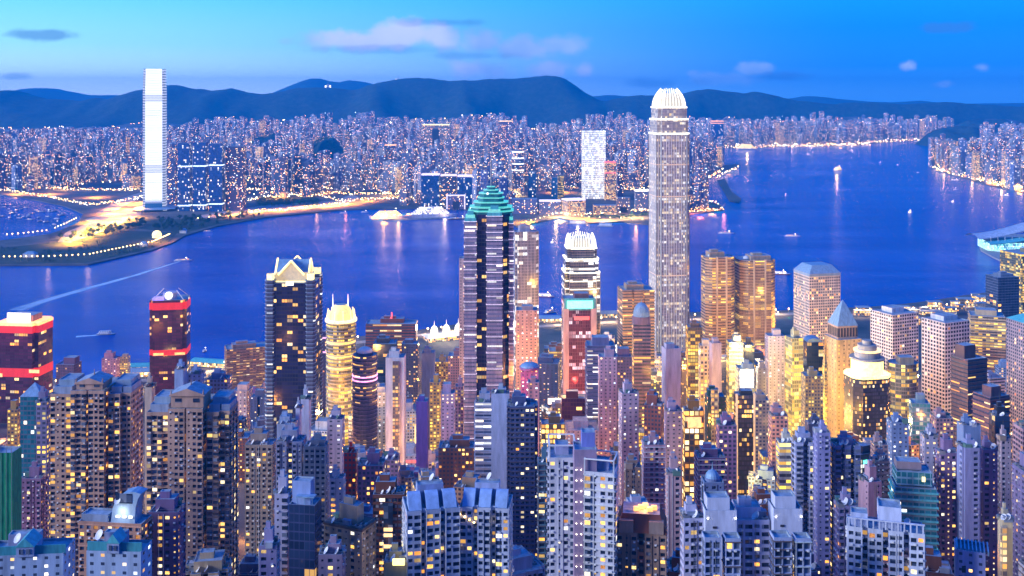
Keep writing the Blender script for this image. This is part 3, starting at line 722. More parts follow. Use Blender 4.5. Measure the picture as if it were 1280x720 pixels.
def lamp_col(I, px, n, dz, z_top, mat='e_lampw', r=.35, off=.5):
    """stairwell lamps: one above another up the front of a tower"""
    x = px2(px, I['c'][1]-I['d']/2)
    for i in range(n): part(I, 'wall_lamp', mat, lambda b: b.ball((x, I['c'][1]-I['d']/2-off, z_top-i*dz), r, 0, 6))
facade('finpale', 1.7, 4.1, .22, .12, .92, (.16, .15, .17), .42, 1.25, 'mixw', fvar=.6, grp=2)
facade('exch', 2.4, 3.9, .05, .25, .85, (.05, .04, .04), .22, 1.8, 'yellow', fvar=.9, grp=3)
facade('gridbig', 4.0, 4.2, .17, .2, .78, (.015, .02, .04), .06, 2., 'warm', fvar=.5)
facade('residbeige', 5.5, 4.0, .38, .3, .7, (.06, .05, .04), .3, 1.6, 'yellow', fvar=.2)
facade('glassdark2', 2.0, 3.6, .08, .25, .9, (.03, .03, .05), .22, 2.0, 'warm', fvar=.6, grp=1)
facade('striplit', 2.6, 3.1, .12, .2, .85, (.06, .05, .06), .55, 1.8, 'warm', fvar=.1)
facade('hotel', 4, 3.6, .04, .3, .75, (.05, .04, .04), .5, 1.7, 'warm', fvar=.5)

# ------------------------------------------------------------------ landmark towers, one by one
def tiers(I, spec, name, mats, cell=None):
    for (k, z0, z1) in spec: part(I, name, mats, lambda b: b.prism(scl(I['poly'], k), z0, z1, 0, 1, cell, 7.))

# the white supertall across the harbour
def supertall_white():
    D = 3500.; poly, (cx, oy), w_, d = fit('notch', 178.5, 208.5, D, 1.0, 13)
    root = empty('supertall_tower', (cx, oy, 3)); tag(root, 'tallest white glass supertall across the harbour, glowing white down its whole front', 'skyscraper')
    I = dict(root=root, poly=poly, c=(cx, oy), w=w_, d=d, org=(cx, oy, 3), col=(.6, .62, .68))
    m, n, p = newmat('led_afterglow_front'); m.cycles.emission_sampling = 'NONE'  # LED light plus the afterglow mirrored in the glass, both put in as emission
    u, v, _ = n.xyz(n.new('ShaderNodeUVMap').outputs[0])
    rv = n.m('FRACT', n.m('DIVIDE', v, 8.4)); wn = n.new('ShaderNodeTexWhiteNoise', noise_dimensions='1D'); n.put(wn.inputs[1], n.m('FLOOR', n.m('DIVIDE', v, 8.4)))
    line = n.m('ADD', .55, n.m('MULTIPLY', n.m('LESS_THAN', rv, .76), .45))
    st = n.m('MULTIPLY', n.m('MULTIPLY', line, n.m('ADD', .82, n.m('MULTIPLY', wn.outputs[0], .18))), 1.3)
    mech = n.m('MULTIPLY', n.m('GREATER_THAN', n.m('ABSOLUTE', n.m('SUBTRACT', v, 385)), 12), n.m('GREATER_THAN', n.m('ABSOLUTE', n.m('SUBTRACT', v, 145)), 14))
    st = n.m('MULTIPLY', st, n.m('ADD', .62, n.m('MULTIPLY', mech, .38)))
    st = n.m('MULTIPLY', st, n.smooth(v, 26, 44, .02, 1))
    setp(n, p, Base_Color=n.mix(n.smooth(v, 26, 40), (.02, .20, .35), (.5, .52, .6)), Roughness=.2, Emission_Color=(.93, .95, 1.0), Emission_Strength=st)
    m, n, p = newmat('led_afterglow_side'); m.cycles.emission_sampling = 'NONE'  # other faces: the same LED and mirrored glow as striped emission
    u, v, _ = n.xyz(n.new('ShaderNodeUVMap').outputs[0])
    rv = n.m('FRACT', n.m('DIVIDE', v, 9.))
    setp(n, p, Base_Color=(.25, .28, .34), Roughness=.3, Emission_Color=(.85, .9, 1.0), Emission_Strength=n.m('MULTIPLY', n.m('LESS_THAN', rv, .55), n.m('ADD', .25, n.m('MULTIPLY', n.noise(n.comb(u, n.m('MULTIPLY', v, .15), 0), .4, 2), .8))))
    b = MB(); N = len(poly)
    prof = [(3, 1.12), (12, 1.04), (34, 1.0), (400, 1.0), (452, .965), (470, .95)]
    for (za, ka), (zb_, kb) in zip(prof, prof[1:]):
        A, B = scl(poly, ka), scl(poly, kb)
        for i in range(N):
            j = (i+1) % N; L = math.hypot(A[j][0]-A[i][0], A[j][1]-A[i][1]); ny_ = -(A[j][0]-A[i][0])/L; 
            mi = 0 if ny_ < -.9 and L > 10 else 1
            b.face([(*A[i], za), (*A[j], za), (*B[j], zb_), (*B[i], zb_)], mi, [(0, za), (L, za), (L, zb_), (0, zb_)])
    b.face([(*q_, 470) for q_ in scl(poly, .95)], 2); b.build('tower_shaft', ['led_afterglow_front', 'led_afterglow_side', 'roofing'], root, org=I['org'])
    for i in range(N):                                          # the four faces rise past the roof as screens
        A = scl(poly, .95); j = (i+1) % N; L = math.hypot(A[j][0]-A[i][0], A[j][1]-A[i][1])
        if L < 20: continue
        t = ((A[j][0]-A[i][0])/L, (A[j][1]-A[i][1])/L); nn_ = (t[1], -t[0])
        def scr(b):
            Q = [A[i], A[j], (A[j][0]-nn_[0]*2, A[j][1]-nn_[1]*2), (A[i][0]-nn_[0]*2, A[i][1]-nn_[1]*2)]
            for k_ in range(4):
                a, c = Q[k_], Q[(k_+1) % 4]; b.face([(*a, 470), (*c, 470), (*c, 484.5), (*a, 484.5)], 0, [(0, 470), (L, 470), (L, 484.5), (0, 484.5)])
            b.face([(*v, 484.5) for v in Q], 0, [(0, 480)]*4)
        part(I, 'roof_screen', ['led_afterglow_front' if nn_[1] < -.9 else 'led_afterglow_side'], scr)
    part(I, 'base_canopy', 'slateblue', lambda b: b.loft([(scl(poly, 1.9), 10), (scl(poly, 1.15), 15)], 0, 0))
    HEROES.append((178, 208, 86, 262, D, 'the white supertall across the harbour'))
supertall_white()

# the tallest island tower with the clawed lit crown
def supertall_claw(x0, x1, ytop, yb, D, tierlist, label, phrase, style, body_col, seg=12, rot=9, crownrows=12, bend=.42, dk=.86, dm='e_drum', corn=1.6):
    poly, (cx, oy), w_, d = fit('notch', x0, x1, D, 1.0, rot)
    zt = zat(ytop, D); zb = gz(cx, oy)-5
    root = empty('supertall_tower', (cx, oy, zb)); tag(root, label, 'skyscraper')
    I = dict(root=root, poly=poly, c=(cx, oy), w=w_, d=d, org=(cx, oy, zb), col=body_col)
    zlast = zb; k = 1.
    for (k, py) in tierlist:
        z = zat(py, D); part(I, 'tower_shaft', [style, 'roofing'], lambda b: b.prism(scl(poly, k), zlast, z, 0, 1, CELL[style], 900))
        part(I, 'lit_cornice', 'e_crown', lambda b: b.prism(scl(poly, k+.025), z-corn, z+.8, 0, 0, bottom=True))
        zlast = z
    # crown: inner drum and ring of inward-bending blades, their floodlight put in as emission
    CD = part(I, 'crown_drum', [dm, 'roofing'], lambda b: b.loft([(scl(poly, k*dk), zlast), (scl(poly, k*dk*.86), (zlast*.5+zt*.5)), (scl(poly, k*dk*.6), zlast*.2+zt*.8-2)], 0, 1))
    P = scl(poly, k*.97); N = len(P)
    H = zt-zlast
    for i in range(N):
        j = (i+1) % N; L = math.hypot(P[j][0]-P[i][0], P[j][1]-P[i][1]); nn_ = max(1, int(L/ (w_/crownrows)))
        if L < w_*.3: nn_ = 1
        for c in range(nn_):
            t = (c+.5)/nn_; x, y_ = P[i][0]+(P[j][0]-P[i][0])*t, P[i][1]+(P[j][1]-P[i][1])*t
            hk = 1-.12*abs(t-.5)*2 if L > w_*.3 else .84
            def blade(b):
                pr = None
                for s_ in range(5):
                    u = s_/4; kk = 1-bend*u**2.2; q = (cx+(x-cx)*kk, oy+(y_-oy)*kk, zlast+H*hk*u)
                    if pr: b.bar(pr, q, w_*.011, 0, 4)
                    pr = q
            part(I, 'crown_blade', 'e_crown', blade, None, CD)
    # bright vertical corner strips
    for i in range(0, N, 1):
        a = poly[i]
        nx_, ny_ = a[0]-cx, a[1]-oy
        if ny_ < 0 and i % 3 != 2: part(I, 'corner_pier', 'metal', lambda b: b.bar((cx+nx_*1.005, oy+ny_*1.005, zb), (cx+nx_*1.005, oy+ny_*1.005, zat(tierlist[0][1], D)), w_*.011, 0, 5))
    HEROES.append((x0, x1, ytop, yb, D, phrase)); CIRC.append((cx, oy, w_*.6, D))
    return I
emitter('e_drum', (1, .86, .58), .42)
I = supertall_claw(811, 861.5, 110, 430, 1590, [(1.0, 167), (.95, 149), (.88, 134)], 'tallest island skyscraper with curved floodlit crown blades, standing right at the waterfront', 'the claw-crowned supertall', 'finpale', (.64, .59, .54))
# brighter mechanical floors
for py in (206, 246, 345):
    z = zat(py, 1590); part(I, 'lit_floor', 'e_dim', lambda b: b.prism(scl(I['poly'], 1.004), z-.8, z+.8, 0, 0, bottom=True))
def mull(b):
    P = I['poly']; N = len(P)
    for i in range(N):
        a, c = P[i], P[(i+1) % N]; L = math.hypot(c[0]-a[0], c[1]-a[1]); n_ = max(1, round(L/4.2))
        for k_ in range(n_+1):
            t = k_/n_; x, y_ = a[0]+(c[0]-a[0])*t, a[1]+(c[1]-a[1])*t; b.bar((x, y_, I['org'][2]), (x, y_, zat(168, 1590)), .55, 0, 4)
part(I, 'vertical_mullions', 'whitepaint', mull)
I = supertall_claw(702, 750, 294, 372, 1375, [(1.0, 342), (.93, 325), (.84, 312)], 'shorter stepped tower with spiky floodlit crown behind the green sign', 'the spiky lit-crown tower', 'glasslit', (.34, .34, .36), rot=4, bend=.16, dk=.66, corn=.4, crownrows=14)
for py in (352, 362): z = zat(py, 1375); part(I, 'lit_floor', 'e_crown', lambda b: b.prism(scl(I['poly'], 1.004), z-.7, z+.6, 0, 0, bottom=True))

# the star-plan dark tower with lit bays, stepped teal crown and mast
plain('darkteal', (.03, .20, .24), .4)
def star_tower():
    D = 983.; poly, (cx, oy), w_, d = fit('oct', 586, 641, D, .9, 0)
    zc = zat(268, D); zb = gz(cx, oy)-5
    root = empty('star_tower', (cx, oy, zb)); tag(root, 'dark tower with white banded bays, stepped teal lit crown and tall mast', 'skyscraper')
    I = dict(root=root, poly=poly, c=(cx, oy), w=w_, d=d, org=(cx, oy, zb), col=(.07, .07, .13))
    part(I, 'tower_shaft', ['glassdusk', 'roofing'], lambda b: b.prism(poly, zb, zc, 0, 1, (2.6, 3.8), 500))
    for (pa, pb, pyt, off) in ((580, 595.5, 277, -1), (608, 628, 270, -2.5), (636, 642, 280, 2)):
        xa, xb = px2(pa, D-4), px2(pb, D-4); wd = xb-xa; zt = zat(pyt, D-4)
        bp = [(xa, D+off-2), (xb, D+off-2), (xb, D+9), (xa, D+9)]
        PB = part(I, 'projecting_bay', ['bandbay', 'roofing'], lambda b: b.prism(bp, zb, zt, 0, 1, (2.2, 3.8), 800), (.40, .36, .48))
        def led(b, z=zt):
            k = 0
            while z > zb+8: b.prism(scl(bp, 1.05), z-.32, z, 0, 0, bottom=True); k += 1; z -= 7.6 if z > zt-80 else 15.2
        part(I, 'lit_floor_line', 'e_line', led, None, PB)
        for s_, (k, h_) in enumerate(((.95, 3), (.75, 3), (.5, 3))):
            part(I, 'bay_cap', 'e_teal' if s_ % 2 else 'tealroof', lambda b: b.prism(scl(bp, k), zt+s_*3, zt+s_*3+h_, 0, 0), None, PB)
    z = zc
    for (k, py0, py1) in ((1.04, 268, 264.5), (.98, 263.5, 260), (.80, 259, 254), (.62, 253.5, 248.5), (.56, 248, 243), (.36, 243, 239), (.2, 239, 235)):
        z0, z1 = zat(py0, D), zat(py1, D); kk = k
        part(I, 'crown_step', ['darkteal', 'darkteal'], lambda b: b.prism(scl(poly, kk*.93), z0, z1-1, 0, 1))
        part(I, 'crown_edge', 'e_teal', lambda b: b.prism(scl(poly, kk), z1-.6, z1, 0, 0, bottom=True))
    part(I, 'corner_light', 'e_cool', lambda b: b.ball((cx-3, oy-d*.3, zat(243, D)), 1.2))
    def mast(b):
        b.bar((cx, oy, zat(238, D)), (cx, oy, zat(200, D)), .8, 0, 6)
        for py, r in ((232, 4.5), (226, 3.), (218, 2.), (209, 1.2)):
            z = zat(py, D); b.bar((cx-r, oy, z), (cx+r, oy, z), .4, 0, 4); b.bar((cx, oy-r, z), (cx, oy+r, z), .4, 0, 4)
        for s_ in (-1, 1): b.bar((cx+s_*8, oy, zat(240, D)), (cx, oy, zat(222, D)), .22, 0, 4)
    part(I, 'mast', 'metal', mast)
    HEROES.append((578, 642, 236, 500, D, 'the teal-crowned dark tower')); CIRC.append((cx, oy, 32, D))
    return I
facade('glassdusk', 2.6, 3.8, .06, .15, .9, (.02, .02, .07), .14, 2.0, 'warm', fvar=.8, grp=2, gmetal=.4)
facade('bandbay', 2.2, 3.8, .03, .45, .85, (.07, .08, .14), .12, 1.6, 'white', fvar=.8, grp=4)
star_tower()

# octagonal dark tower with gabled lit crown
def gable_tower():
    D = 1000.; I = T(334, 401, 354, 530, D, 'glassdusk', (.05, .05, .09), 'dark blue glass tower with banded corners and gabled golden crown, beside the yellow-lit tower', name='gable_tower', cat='skyscraper', shape='notch', dr=.9, roof='none', sp='the gable-crowned dark tower', parapet=0)
    q, w_, d, z = I['q'], I['w'], I['d'], I['zt']; zt = zat(328, D)
    # banded corner bays
    for sx in (-1, 1):
        for sy in (-1, 1):
            c0 = q(sx*w_*.42, sy*d*.42)
            bp = rotp(sh_oct(w_*.2, d*.2), 0, *c0)
            part(I, 'corner_bay', ['bandbay', 'roofing'], lambda b: b.prism(bp, I['zb'], z+3, 0, 1, (2.2, 3.8), 90), (.12, .12, .2))
            def led(b, zz=z+3):
                while zz > I['zb']+10: b.prism(scl(bp, 1.12), zz-.5, zz, 0, 0, bottom=True); zz -= 3.8
            part(I, 'floor_ledges', 'slateblue', led)
            part(I, 'crown_turret', ['e_gold', 'metal'], lambda b: b.prism(scl(bp, .7), z+3, z+9, 0, 1))
    def crown(b):
        hw, hd = w_*.34, d*.34
        b.prism(rotp(sh_box(hw*2, hd*2), 0, *I['c']), z, z+9, 0, 0)
        zz = z+9
        for (ax, L1, L2) in ((0, hw, hd), (1, hd, hw)):
            A = lambda u, v, h: (*(q(u, v) if ax == 0 else q(v, u)), h)
            b.face([A(-L1*.72, -L2, zz), A(L1*.72, -L2, zz), A(0, -L2, zt)], 0); b.face([A(L1*.72, L2, zz), A(-L1*.72, L2, zz), A(0, L2, zt)], 0)
            b.face([A(L1*.72, -L2, zz), A(L1*.72, L2, zz), A(0, L2, zt), A(0, -L2, zt)], 1); b.face([A(-L1*.72, L2, zz), A(-L1*.72, -L2, zz), A(0, -L2, zt), A(0, L2, zt)], 1)
    emitter('e_dimgold', (1, .68, .22), .55)  # floodlight on the crown walls, put in as dim emission
    part(I, 'gabled_crown', ['e_dimgold', 'slateblue'], crown, (.45, .45, .6))
    def gl(b):                                              # light tubes along each gable
        hw, hd = w_*.34, d*.34; zz = z+9
        for sgn in (-1, 1):
            for s_ in (-1, 1):
                b.bar((*q(s_*hw*.8, sgn*(hd+.6)), zz-2), (*q(0, sgn*(hd+.6)), zt+.6), .9, 0, 5)
                b.bar((*q(sgn*(hw+.6), s_*hd*.8), zz-2), (*q(sgn*(hw+.6), 0), zt+.6), .9, 0, 5)
            b.bar((*q(-hw, sgn*(hd+.4)), z+.5), (*q(hw, sgn*(hd+.4)), z+.5), .5, 0, 5)
    part(I, 'gable_light', 'e_gold', gl)
    part(I, 'crown_lamp', 'e_white', lambda b: b.box(*q(0, -d*.5-.5), z-2, 7, 1, 3.2))
gable_tower()

# round tower washed yellow with two masts
emitter('e_drumgold', (1, .66, .10), 1.5)
def yellow_tower():
    D = 1150.; I = T(408, 444.5, 403, 520, D, 'glassyellow', (.30, .27, .16), 'slim round tower lit yellow in bands, with twin masts on its golden crown', name='round_tower', cat='skyscraper', shape='round', dr=1, roof='none', sp='the yellow-lit round tower', ledges=3.9, lm='concrete', parapet=0)
    c, w_, z = I['c'], I['w'], I['zt']
    part(I, 'crown_drum', ['e_drumgold', 'metal'], lambda b: b.loft([(sh_at(c, w_*.42), z), (sh_at(c, w_*.40), z+7), (sh_at(c, w_*.30), z+13), (sh_at(c, w_*.2), z+17)], 0, 1))
    part(I, 'crown_ring', 'e_yellow', lambda b: b.prism(sh_at(c, w_*.55), z-1.5, z+1, 0, 0, bottom=True))
    for i in range(10):
        a = 2*math.pi*i/10
        part(I, 'crown_fin', 'e_gold', lambda b: b.bar((c[0]+w_*.5*math.cos(a), c[1]+w_*.5*math.sin(a), z), (c[0]+w_*.44*math.cos(a), c[1]+w_*.44*math.sin(a), z+12), .7, 0, 4))
    for px in (416, 435):
        x = px2(px, D+w_/2); part(I, 'roof_mast', 'e_white', lambda b: b.cyl(x, c[1], z+8, .8, zat(371, D)-z-8, 6, 0, .15))
    for py in (430, 446, 462): z_ = zat(py, D); part(I, 'light_band', 'e_drumgold', lambda b: b.prism(sh_at(c, w_*.507), z_-1.6, z_+1.6, 0, 0, bottom=True))
def sh_at(c, r, n=20): return [(c[0]+r*math.cos(2*math.pi*i/n), c[1]+r*math.sin(2*math.pi*i/n)) for i in range(n)]
yellow_tower()

# twin red-banded towers by the ferry terminal
def red_band(x0, x1, yt, yb, D, rows, label, phrase, big):
    I = T(x0, x1, yt, yb, D, 'glassred', (.10, .03, .07), label, name='red_band_tower', cat='office tower', dr=.8, rot=-6 if big else 8, roof='none', sp=phrase, shape='notch')
    for (pa, pb, mt_) in rows:
        za, zb_ = zat(pb, D), zat(pa, D); part(I, 'red_band', mt_, lambda b: b.prism(scl(I['poly'], 1.012), za, zb_, 0, 0, bottom=True))
    c, w_, d, z, q = I['c'], I['w'], I['d'], I['zt'], I['q']
    if big:
        part(I, 'roof_block', ['wall', 'roofing'], lambda b: b.prism(rotp(sh_box(w_*.6, d*.5), -6, *c), z-1, z+8, 0, 1), (.5, .35, .3))
        part(I, 'roof_sign', 'e_white', lambda b: b.box(*q(-1, -d*.3), z+.5, w_*.56, 1.2, 10.5, -6))
        part(I, 'roof_edge_light', 'e_orange', lambda b: b.prism(scl(I['poly'], 1.02), z-3, z+.6, 0, 0, bottom=True))
        for px, py in ((8, 470), (57, 464)):
            part(I, 'lit_floor', 'e_orange', lambda b: b.box(*q((px-32)*D/F, -d/2-.6), zat(py, D)-2, 13, .6, 4, -6))
        glow(c[0], D-14, z+14, 60000, (1, .14, .10), 3)
    else:
        part(I, 'roof_drum', ['wall', 'roofing'], lambda b: b.cyl(c[0]+1, c[1]-3, z-1, 9, 9, 18), (.55, .55, .7))
        part(I, 'round_sign', 'e_white', lambda b: b.ball((c[0]+2, c[1]-12, z+5), 5.0, 0, 14))
        part(I, 'roof_frame', 'whitepaint', lambda b: [b.bar((*q(sx*w_*.42, sy*d*.42), z), (*q(sx*w_*.2, sy*d*.2), z+11), .6) for sx in (-1, 1) for sy in (-1, 1)])
        part(I, 'roof_hall', ['e_violet', 'roofing'], lambda b: b.box(*q(-w_*.28, -d*.2), z-1, w_*.3, d*.4, 3, 8))
        for px in (203, 229): part(I, 'lit_floor', 'e_orange', lambda b: b.box(*q((px-214)*D/F, -d/2-.6), zat(443, D)-1.5, 13, .6, 3, 8))
plain('redpanel', (.45, .02, .03), .5, emit=(1, .03, .02), es=.55)
red_band(-3, 66, 405, 560, 1250, [(407, 417, 'redpanel'), (461, 472, 'redpanel')], 'dark red-banded tower with glaring white sign on its roof at the waterfront', 'the red tower with the roof sign', True)
red_band(187, 238, 376, 470, 1350, [(379, 388, 'redpanel'), (438, 445, 'redpanel')], 'dark red-banded tower with white globe sign on top, alone beside the harbour', 'the red tower with the globe', False)

facade('finsrose', 1.9, 3.9, .14, .08, .95, (.07, .02, .03), .32, 1.4, 'pink', fvar=.7, grp=2)
# white-hot sign tower
I = T(702, 744.5, 375, 512, 1150, 'finsrose', (.34, .20, .20), 'red-lit tower with pale edges and a broad glowing green sign on top', cat='office tower', dr=.8, roof='flat', sp='the green-sign tower', rot=3)
q = I['q']
part(I, 'roof_sign', 'e_green', lambda b: b.box(*q(0, -I['d']/2-.9), zat(385.5, 1150), I['w']*.82, .9, 8.6, 3))
part(I, 'sign_frame', 'tealroof', lambda b: b.box(*q(0, -I['d']/2-.2), zat(388, 1150), I['w']*1.0, .8, 13.4, 3))
for s_ in (-1, 1): part(I, 'corner_column', 'wall', lambda b: b.prism(rotp(sh_box(6, 6), 3, *q(s_*(I['w']/2-2.2), -I['d']/2+2.2)), I['zb'], zat(386, 1150)), (.75, .60, .58))
part(I, 'street_sign', 'e_white', lambda b: b.box(px2(700, 1120), 1120, zat(505, 1120), 26, 2, 6))
part(I, 'red_letters_panel', 'e_red', lambda b: b.box(*q(2, -I['d']/2-.8), zat(400, 1150), 17, .6, 4, 3))

# waterfront and Central
T(641, 673.5, 290, 440, 1350, 'fins', (.55, .54, .62), 'pale tower of fine vertical ribs standing between the teal crown and the harbour', shape='notch', dr=.7, roof='box', rot=10)
T(574, 583, 323, 500, 1060, 'dots', (.62, .52, .58), 'slim pale pink slab half hidden behind the teal-crowned tower', dr=2.2, roof='none')
T(645, 672, 388, 465, 1050, 'dots', (.60, .44, .46), 'pink dotted tower lit from below, in front of the ribbed pale tower', dr=.9, roof='box')
T(772, 818, 363, 440, 1300, 'band', (.42, .34, .28), 'tan banded tower with blue roof, tucked beside the claw-crowned supertall', shape='bays', dr=.8, ledges=3.8, rot=6)
I = T(790, 813.5, 405, 497, 1100, 'band', (.30, .24, .34), 'violet ribbon-windowed tower with round blue dome at its head', dr=.9, roof='dome', rm='slateblue', rh=16, rr=9)
for sp_, (a, c_, yt_) in enumerate(((876.5, 918, 322), (917.5, 968.5, 326))):
    lab = ('tan round-cornered twin tower with white rooftop dishes, next to the claw-crowned supertall', 'wider tan twin tower with golden lit floors, farther from the claw-crowned supertall')[sp_]
    I = T(a, c_, yt_, 440, 1376+sp_*10, 'exch', (.50, .40, .31), lab, name='twin_tower', shape='oct', dr=.8, rot=8, ledges=3.9, lcol=(.5, .40, .32), sp=('the first tan twin tower', 'the second tan twin tower')[sp_])
    for s_ in (-.25, .12): part(I, 'roof_dish', 'whitepaint', lambda b: b.dome(*I['q'](I['w']*s_, -2), I['zt'], 4.5, 4, 12, 4))
    for s_ in (-1, 1): part(I, 'vertical_shaft', 'wall', lambda b: b.prism(rotp(sh_box(2.2, 2.2), 8, *I['q'](s_*I['w']*.16, -I['d']*.5)), I['zb'], I['zt']+1), (.62, .55, .45))
I = T(992, 1050.5, 343, 432, 1341, 'grid', (.66, .64, .64), 'white harbour-front tower of small square windows under a pale blue hipped roof', dr=.9, rot=14, roof='pyr', rh=10, trunc=.62, sp='the white hip-roofed tower', cell=(3.2, 3.7))
part(I, 'blue_band', 'slateblue', lambda b: b.prism(scl(I['poly'], 1.01), I['zt']-3, I['zt']-.5, 0, 0, bottom=True))
I = T(1088, 1148, 394, 455, 1300, 'gridbig', (.78, .78, .82), 'broad white office block with deep square windows, nearer the white hip-roofed tower', dr=.9, rot=24, roof='box', boxh=6, sp='the first white grid block')
T(1152, 1212, 404, 550, 1130, 'gridbig', (.78, .78, .82), 'tall white office block with deep square windows and cluttered roof, second of the pair', dr=.9, rot=24, roof='box', sp='the second white grid block')
T(1210, 1257, 397, 462, 1380, 'bandlit', (.62, .52, .38), 'cream block of golden lit ribbon windows behind the white grid blocks', dr=.8, rot=-18, roof='box', ledges=7.6)
I = T(1030, 1077, 425, 560, 1050, 'residbeige', (.62, .50, .34), 'beige floodlit tower with blue pyramid roof and arcaded belvedere', cat='tower', dr=.9, rot=12, roof='none', sp='the beige pyramid-roofed tower', parapet=0)
c, w_, z = I['c'], I['w'], I['zt']
part(I, 'belvedere', ['wall', 'roofing'], lambda b: b.prism(scl(I['poly'], .78), z, z+13, 0, 1), (.6, .48, .4))
part(I, 'arcade', 'darkmetal', lambda b: [b.box(*I['q'](w_*.78*(i/6-.5)*.9, -I['d']*.39-.1), z+2, 2.2, .4, 9, 12) for i in range(7)] and [b.box(*I['q'](-w_*.39-.1, I['d']*.78*(i/5-.5)*.85), z+2, .4, 2.2, 9, 12) for i in range(6)])
part(I, 'pyramid_roof', 'slateblue', lambda b: b.loft([(scl(I['poly'], .82), z+13), (scl(I['poly'], .30), z+30), ([c], z+38)], 0, 0))
I = T(1055, 1113, 472, 560, 985, 'glassdark2', (.06, .06, .08), 'dark curved office block with lit golden roof edge and glowing stacked rotunda', shape='oct', dr=.8, rot=10, roof='none', sp='the golden rotunda block')
c, z = I['c'], I['zt']
part(I, 'roof_edge_light', 'e_gold', lambda b: b.prism(scl(I['poly'], 1.02), z-2.2, z+.6, 0, 0, bottom=True))
part(I, 'rotunda', ['e_gold', 'concrete'], lambda b: (b.cyl(c[0], c[1], z, 15, 14, 28, 0), b.cyl(c[0], c[1], z+14, 16.5, 1.6, 28, 1)))
part(I, 'rotunda_tier', ['concrete', 'e_warm'], lambda b: (b.cyl(c[0], c[1], z+15.6, 12, 6, 24, 0), b.cyl(c[0], c[1], z+21.6, 13, 1, 24, 1), b.cyl(c[0], c[1], z+22.6, 9, 5, 24, 0), b.cyl(c[0], c[1], z+27.6, 5, 4, 16, 0)))
I = T(1109, 1148, 456, 550, 1060, 'glassyellow', (.35, .33, .3), 'round-fronted glass office block with yellow lit floors and rooftop frame', shape='round', dr=.8, roof='box')
T(1189, 1234, 450, 545, 950, 'band', (.24, .16, .16), 'brown banded office block with tilted tan roof house', rot=22, roof='box', boxh=12, ledges=3.8)
T(1216, 1262, 497, 600, 800, 'band', (.25, .16, .18), 'dark maroon banded block, stepped roof, below the brown banded office block', rot=22, roof='box', ledges=3.8)
T(1232, 1274, 347, 440, 1500, 'glass', (.22, .27, .38), 'blue-grey glass office slab beside the bright yellow tower at the harbour', rot=12, roof='box', dr=.8)
I = T(1250, 1330, 318, 440, 1750, 'glassyellow', (.35, .33, .2), 'broad bright yellow glass tower at the edge of the harbour', dr=.6, rot=14, roof='box', sp='the bright yellow glass tower')
T(1258, 1345, 408, 560, 1080, 'grid', (.42, .40, .50), 'grey-violet office tower with teal glazed roof beyond the maroon block', rot=10, roof='pyr', rh=9, trunc=.3, rm='tealroof')
T(981, 1004, 423, 560, 1050, 'glassyellow', (.45, .48, .40), 'slim green-yellow glass tower with pale side wall', dr=1.2, rot=14)
T(1003, 1029, 428, 470, 1100, 'glass', (.06, .08, .14), 'dark navy glass block with curved roof behind the slim green-yellow tower', dr=1.0, roof='curve')
T(956, 981, 420, 500, 1070, 'dots', (.48, .46, .62), 'lavender punched-window tower beside the slim green-yellow tower', dr=.9)
T(1028, 1034, 452, 560, 960, 'residlit', (.5, .42, .2), 'very thin yellow-washed building squeezed before the pyramid-roofed tower', dr=3.)
T(1001, 1029, 470, 570, 900, 'residlit', (.50, .40, .22), 'yellow-washed old office block below the navy curved roof', dr=.9)
T(1136, 1163, 505, 560, 820, 'glassteal', (.22, .35, .45), 'small blue glass cube block in front of the round-fronted offices', dr=1, rot=-10)
I = T(457, 522, 405, 440, 1400, 'band', (.30, .12, .10), 'rust red slab block with red-lit mast on its flat roof by the water', dr=.4, roof='box', sp='the rust red slab')
part(I, 'roof_mast', 'e_red', lambda b: (b.bar((I['c'][0], I['c'][1], I['zt']), (I['c'][0], I['c'][1], I['zt']+13), .9), b.bar((I['c'][0]-5, I['c'][1], I['zt']), (I['c'][0], I['c'][1], I['zt']+8), .5)))
T(466, 497, 430, 480, 1230, 'glass', (.08, .08, .14), 'dark glass block standing before the rust red slab', dr=.9, roof='box')
T(502, 524, 430, 500, 1280, 'resid', (.14, .13, .24), 'dark violet block with few lit windows beside the rust red slab', dr=.9)
I = T(441, 471, 446, 575, 1050, 'band', (.20, .17, .30), 'dark banded drum tower with two pink neon floors', shape='round', dr=1, roof='dome', rm='whitepaint', rr=8, rh=6, ledges=3.8, sp='the pink-banded drum tower', lcol=(.3, .26, .42))
for py in (472, 477): z = zat(py, 1050); part(I, 'neon_band', 'e_pink', lambda b: b.prism(scl(I['poly'], 1.07), z-.7, z+.5, 0, 0, bottom=True))
I = T(400, 412, 420, 540, 1180, 'resid', (.12, .08, .22), 'slim dark block with violet neon frame beside the yellow-lit round tower', dr=2)
part(I, 'neon_frame', 'e_pink', lambda b: (b.box(*I['q'](0, -I['d']/2-.4), zat(423, 1180), 10, .6, 1.4), b.box(*I['q'](4.6, -I['d']/2-.4), zat(441, 1180), 1.2, .6, 17), b.box(*I['q'](0, -I['d']/2-.4), zat(441, 1180), 10, .6, 1.4)))
I = T(482, 507.5, 447, 590, 900, 'wall', (.72, .72, .80), 'slim white slab tower with one lit window column up its middle', dr=.9, roof='box', sp='the slim white slab')
part(I, 'window_strip', 'striplit', lambda b: b.prism([(px2(491, 900), 899), (px2(499, 900), 899), (px2(499, 900), 900.4), (px2(491, 900), 900.4)], I['zb'], I['zt']-3, 0, 0, (2.6, 3.1), 11), (.3, .25, .25))
T(281, 336.5, 437, 480, 1300, 'hotel', (.50, .36, .28), 'tan stepped hotel with lit rows and globes on its roof near the harbour', cat='hotel', name='hotel_block', rot=20, dr=.5, roof='flat', ledges=3.6, sp='the tan hotel')
T(70, 102, 456, 500, 1150, 'resid', (.24, .14, .24), 'small plum coloured block beside the red tower with the roof sign', roof='box', rot=-5)
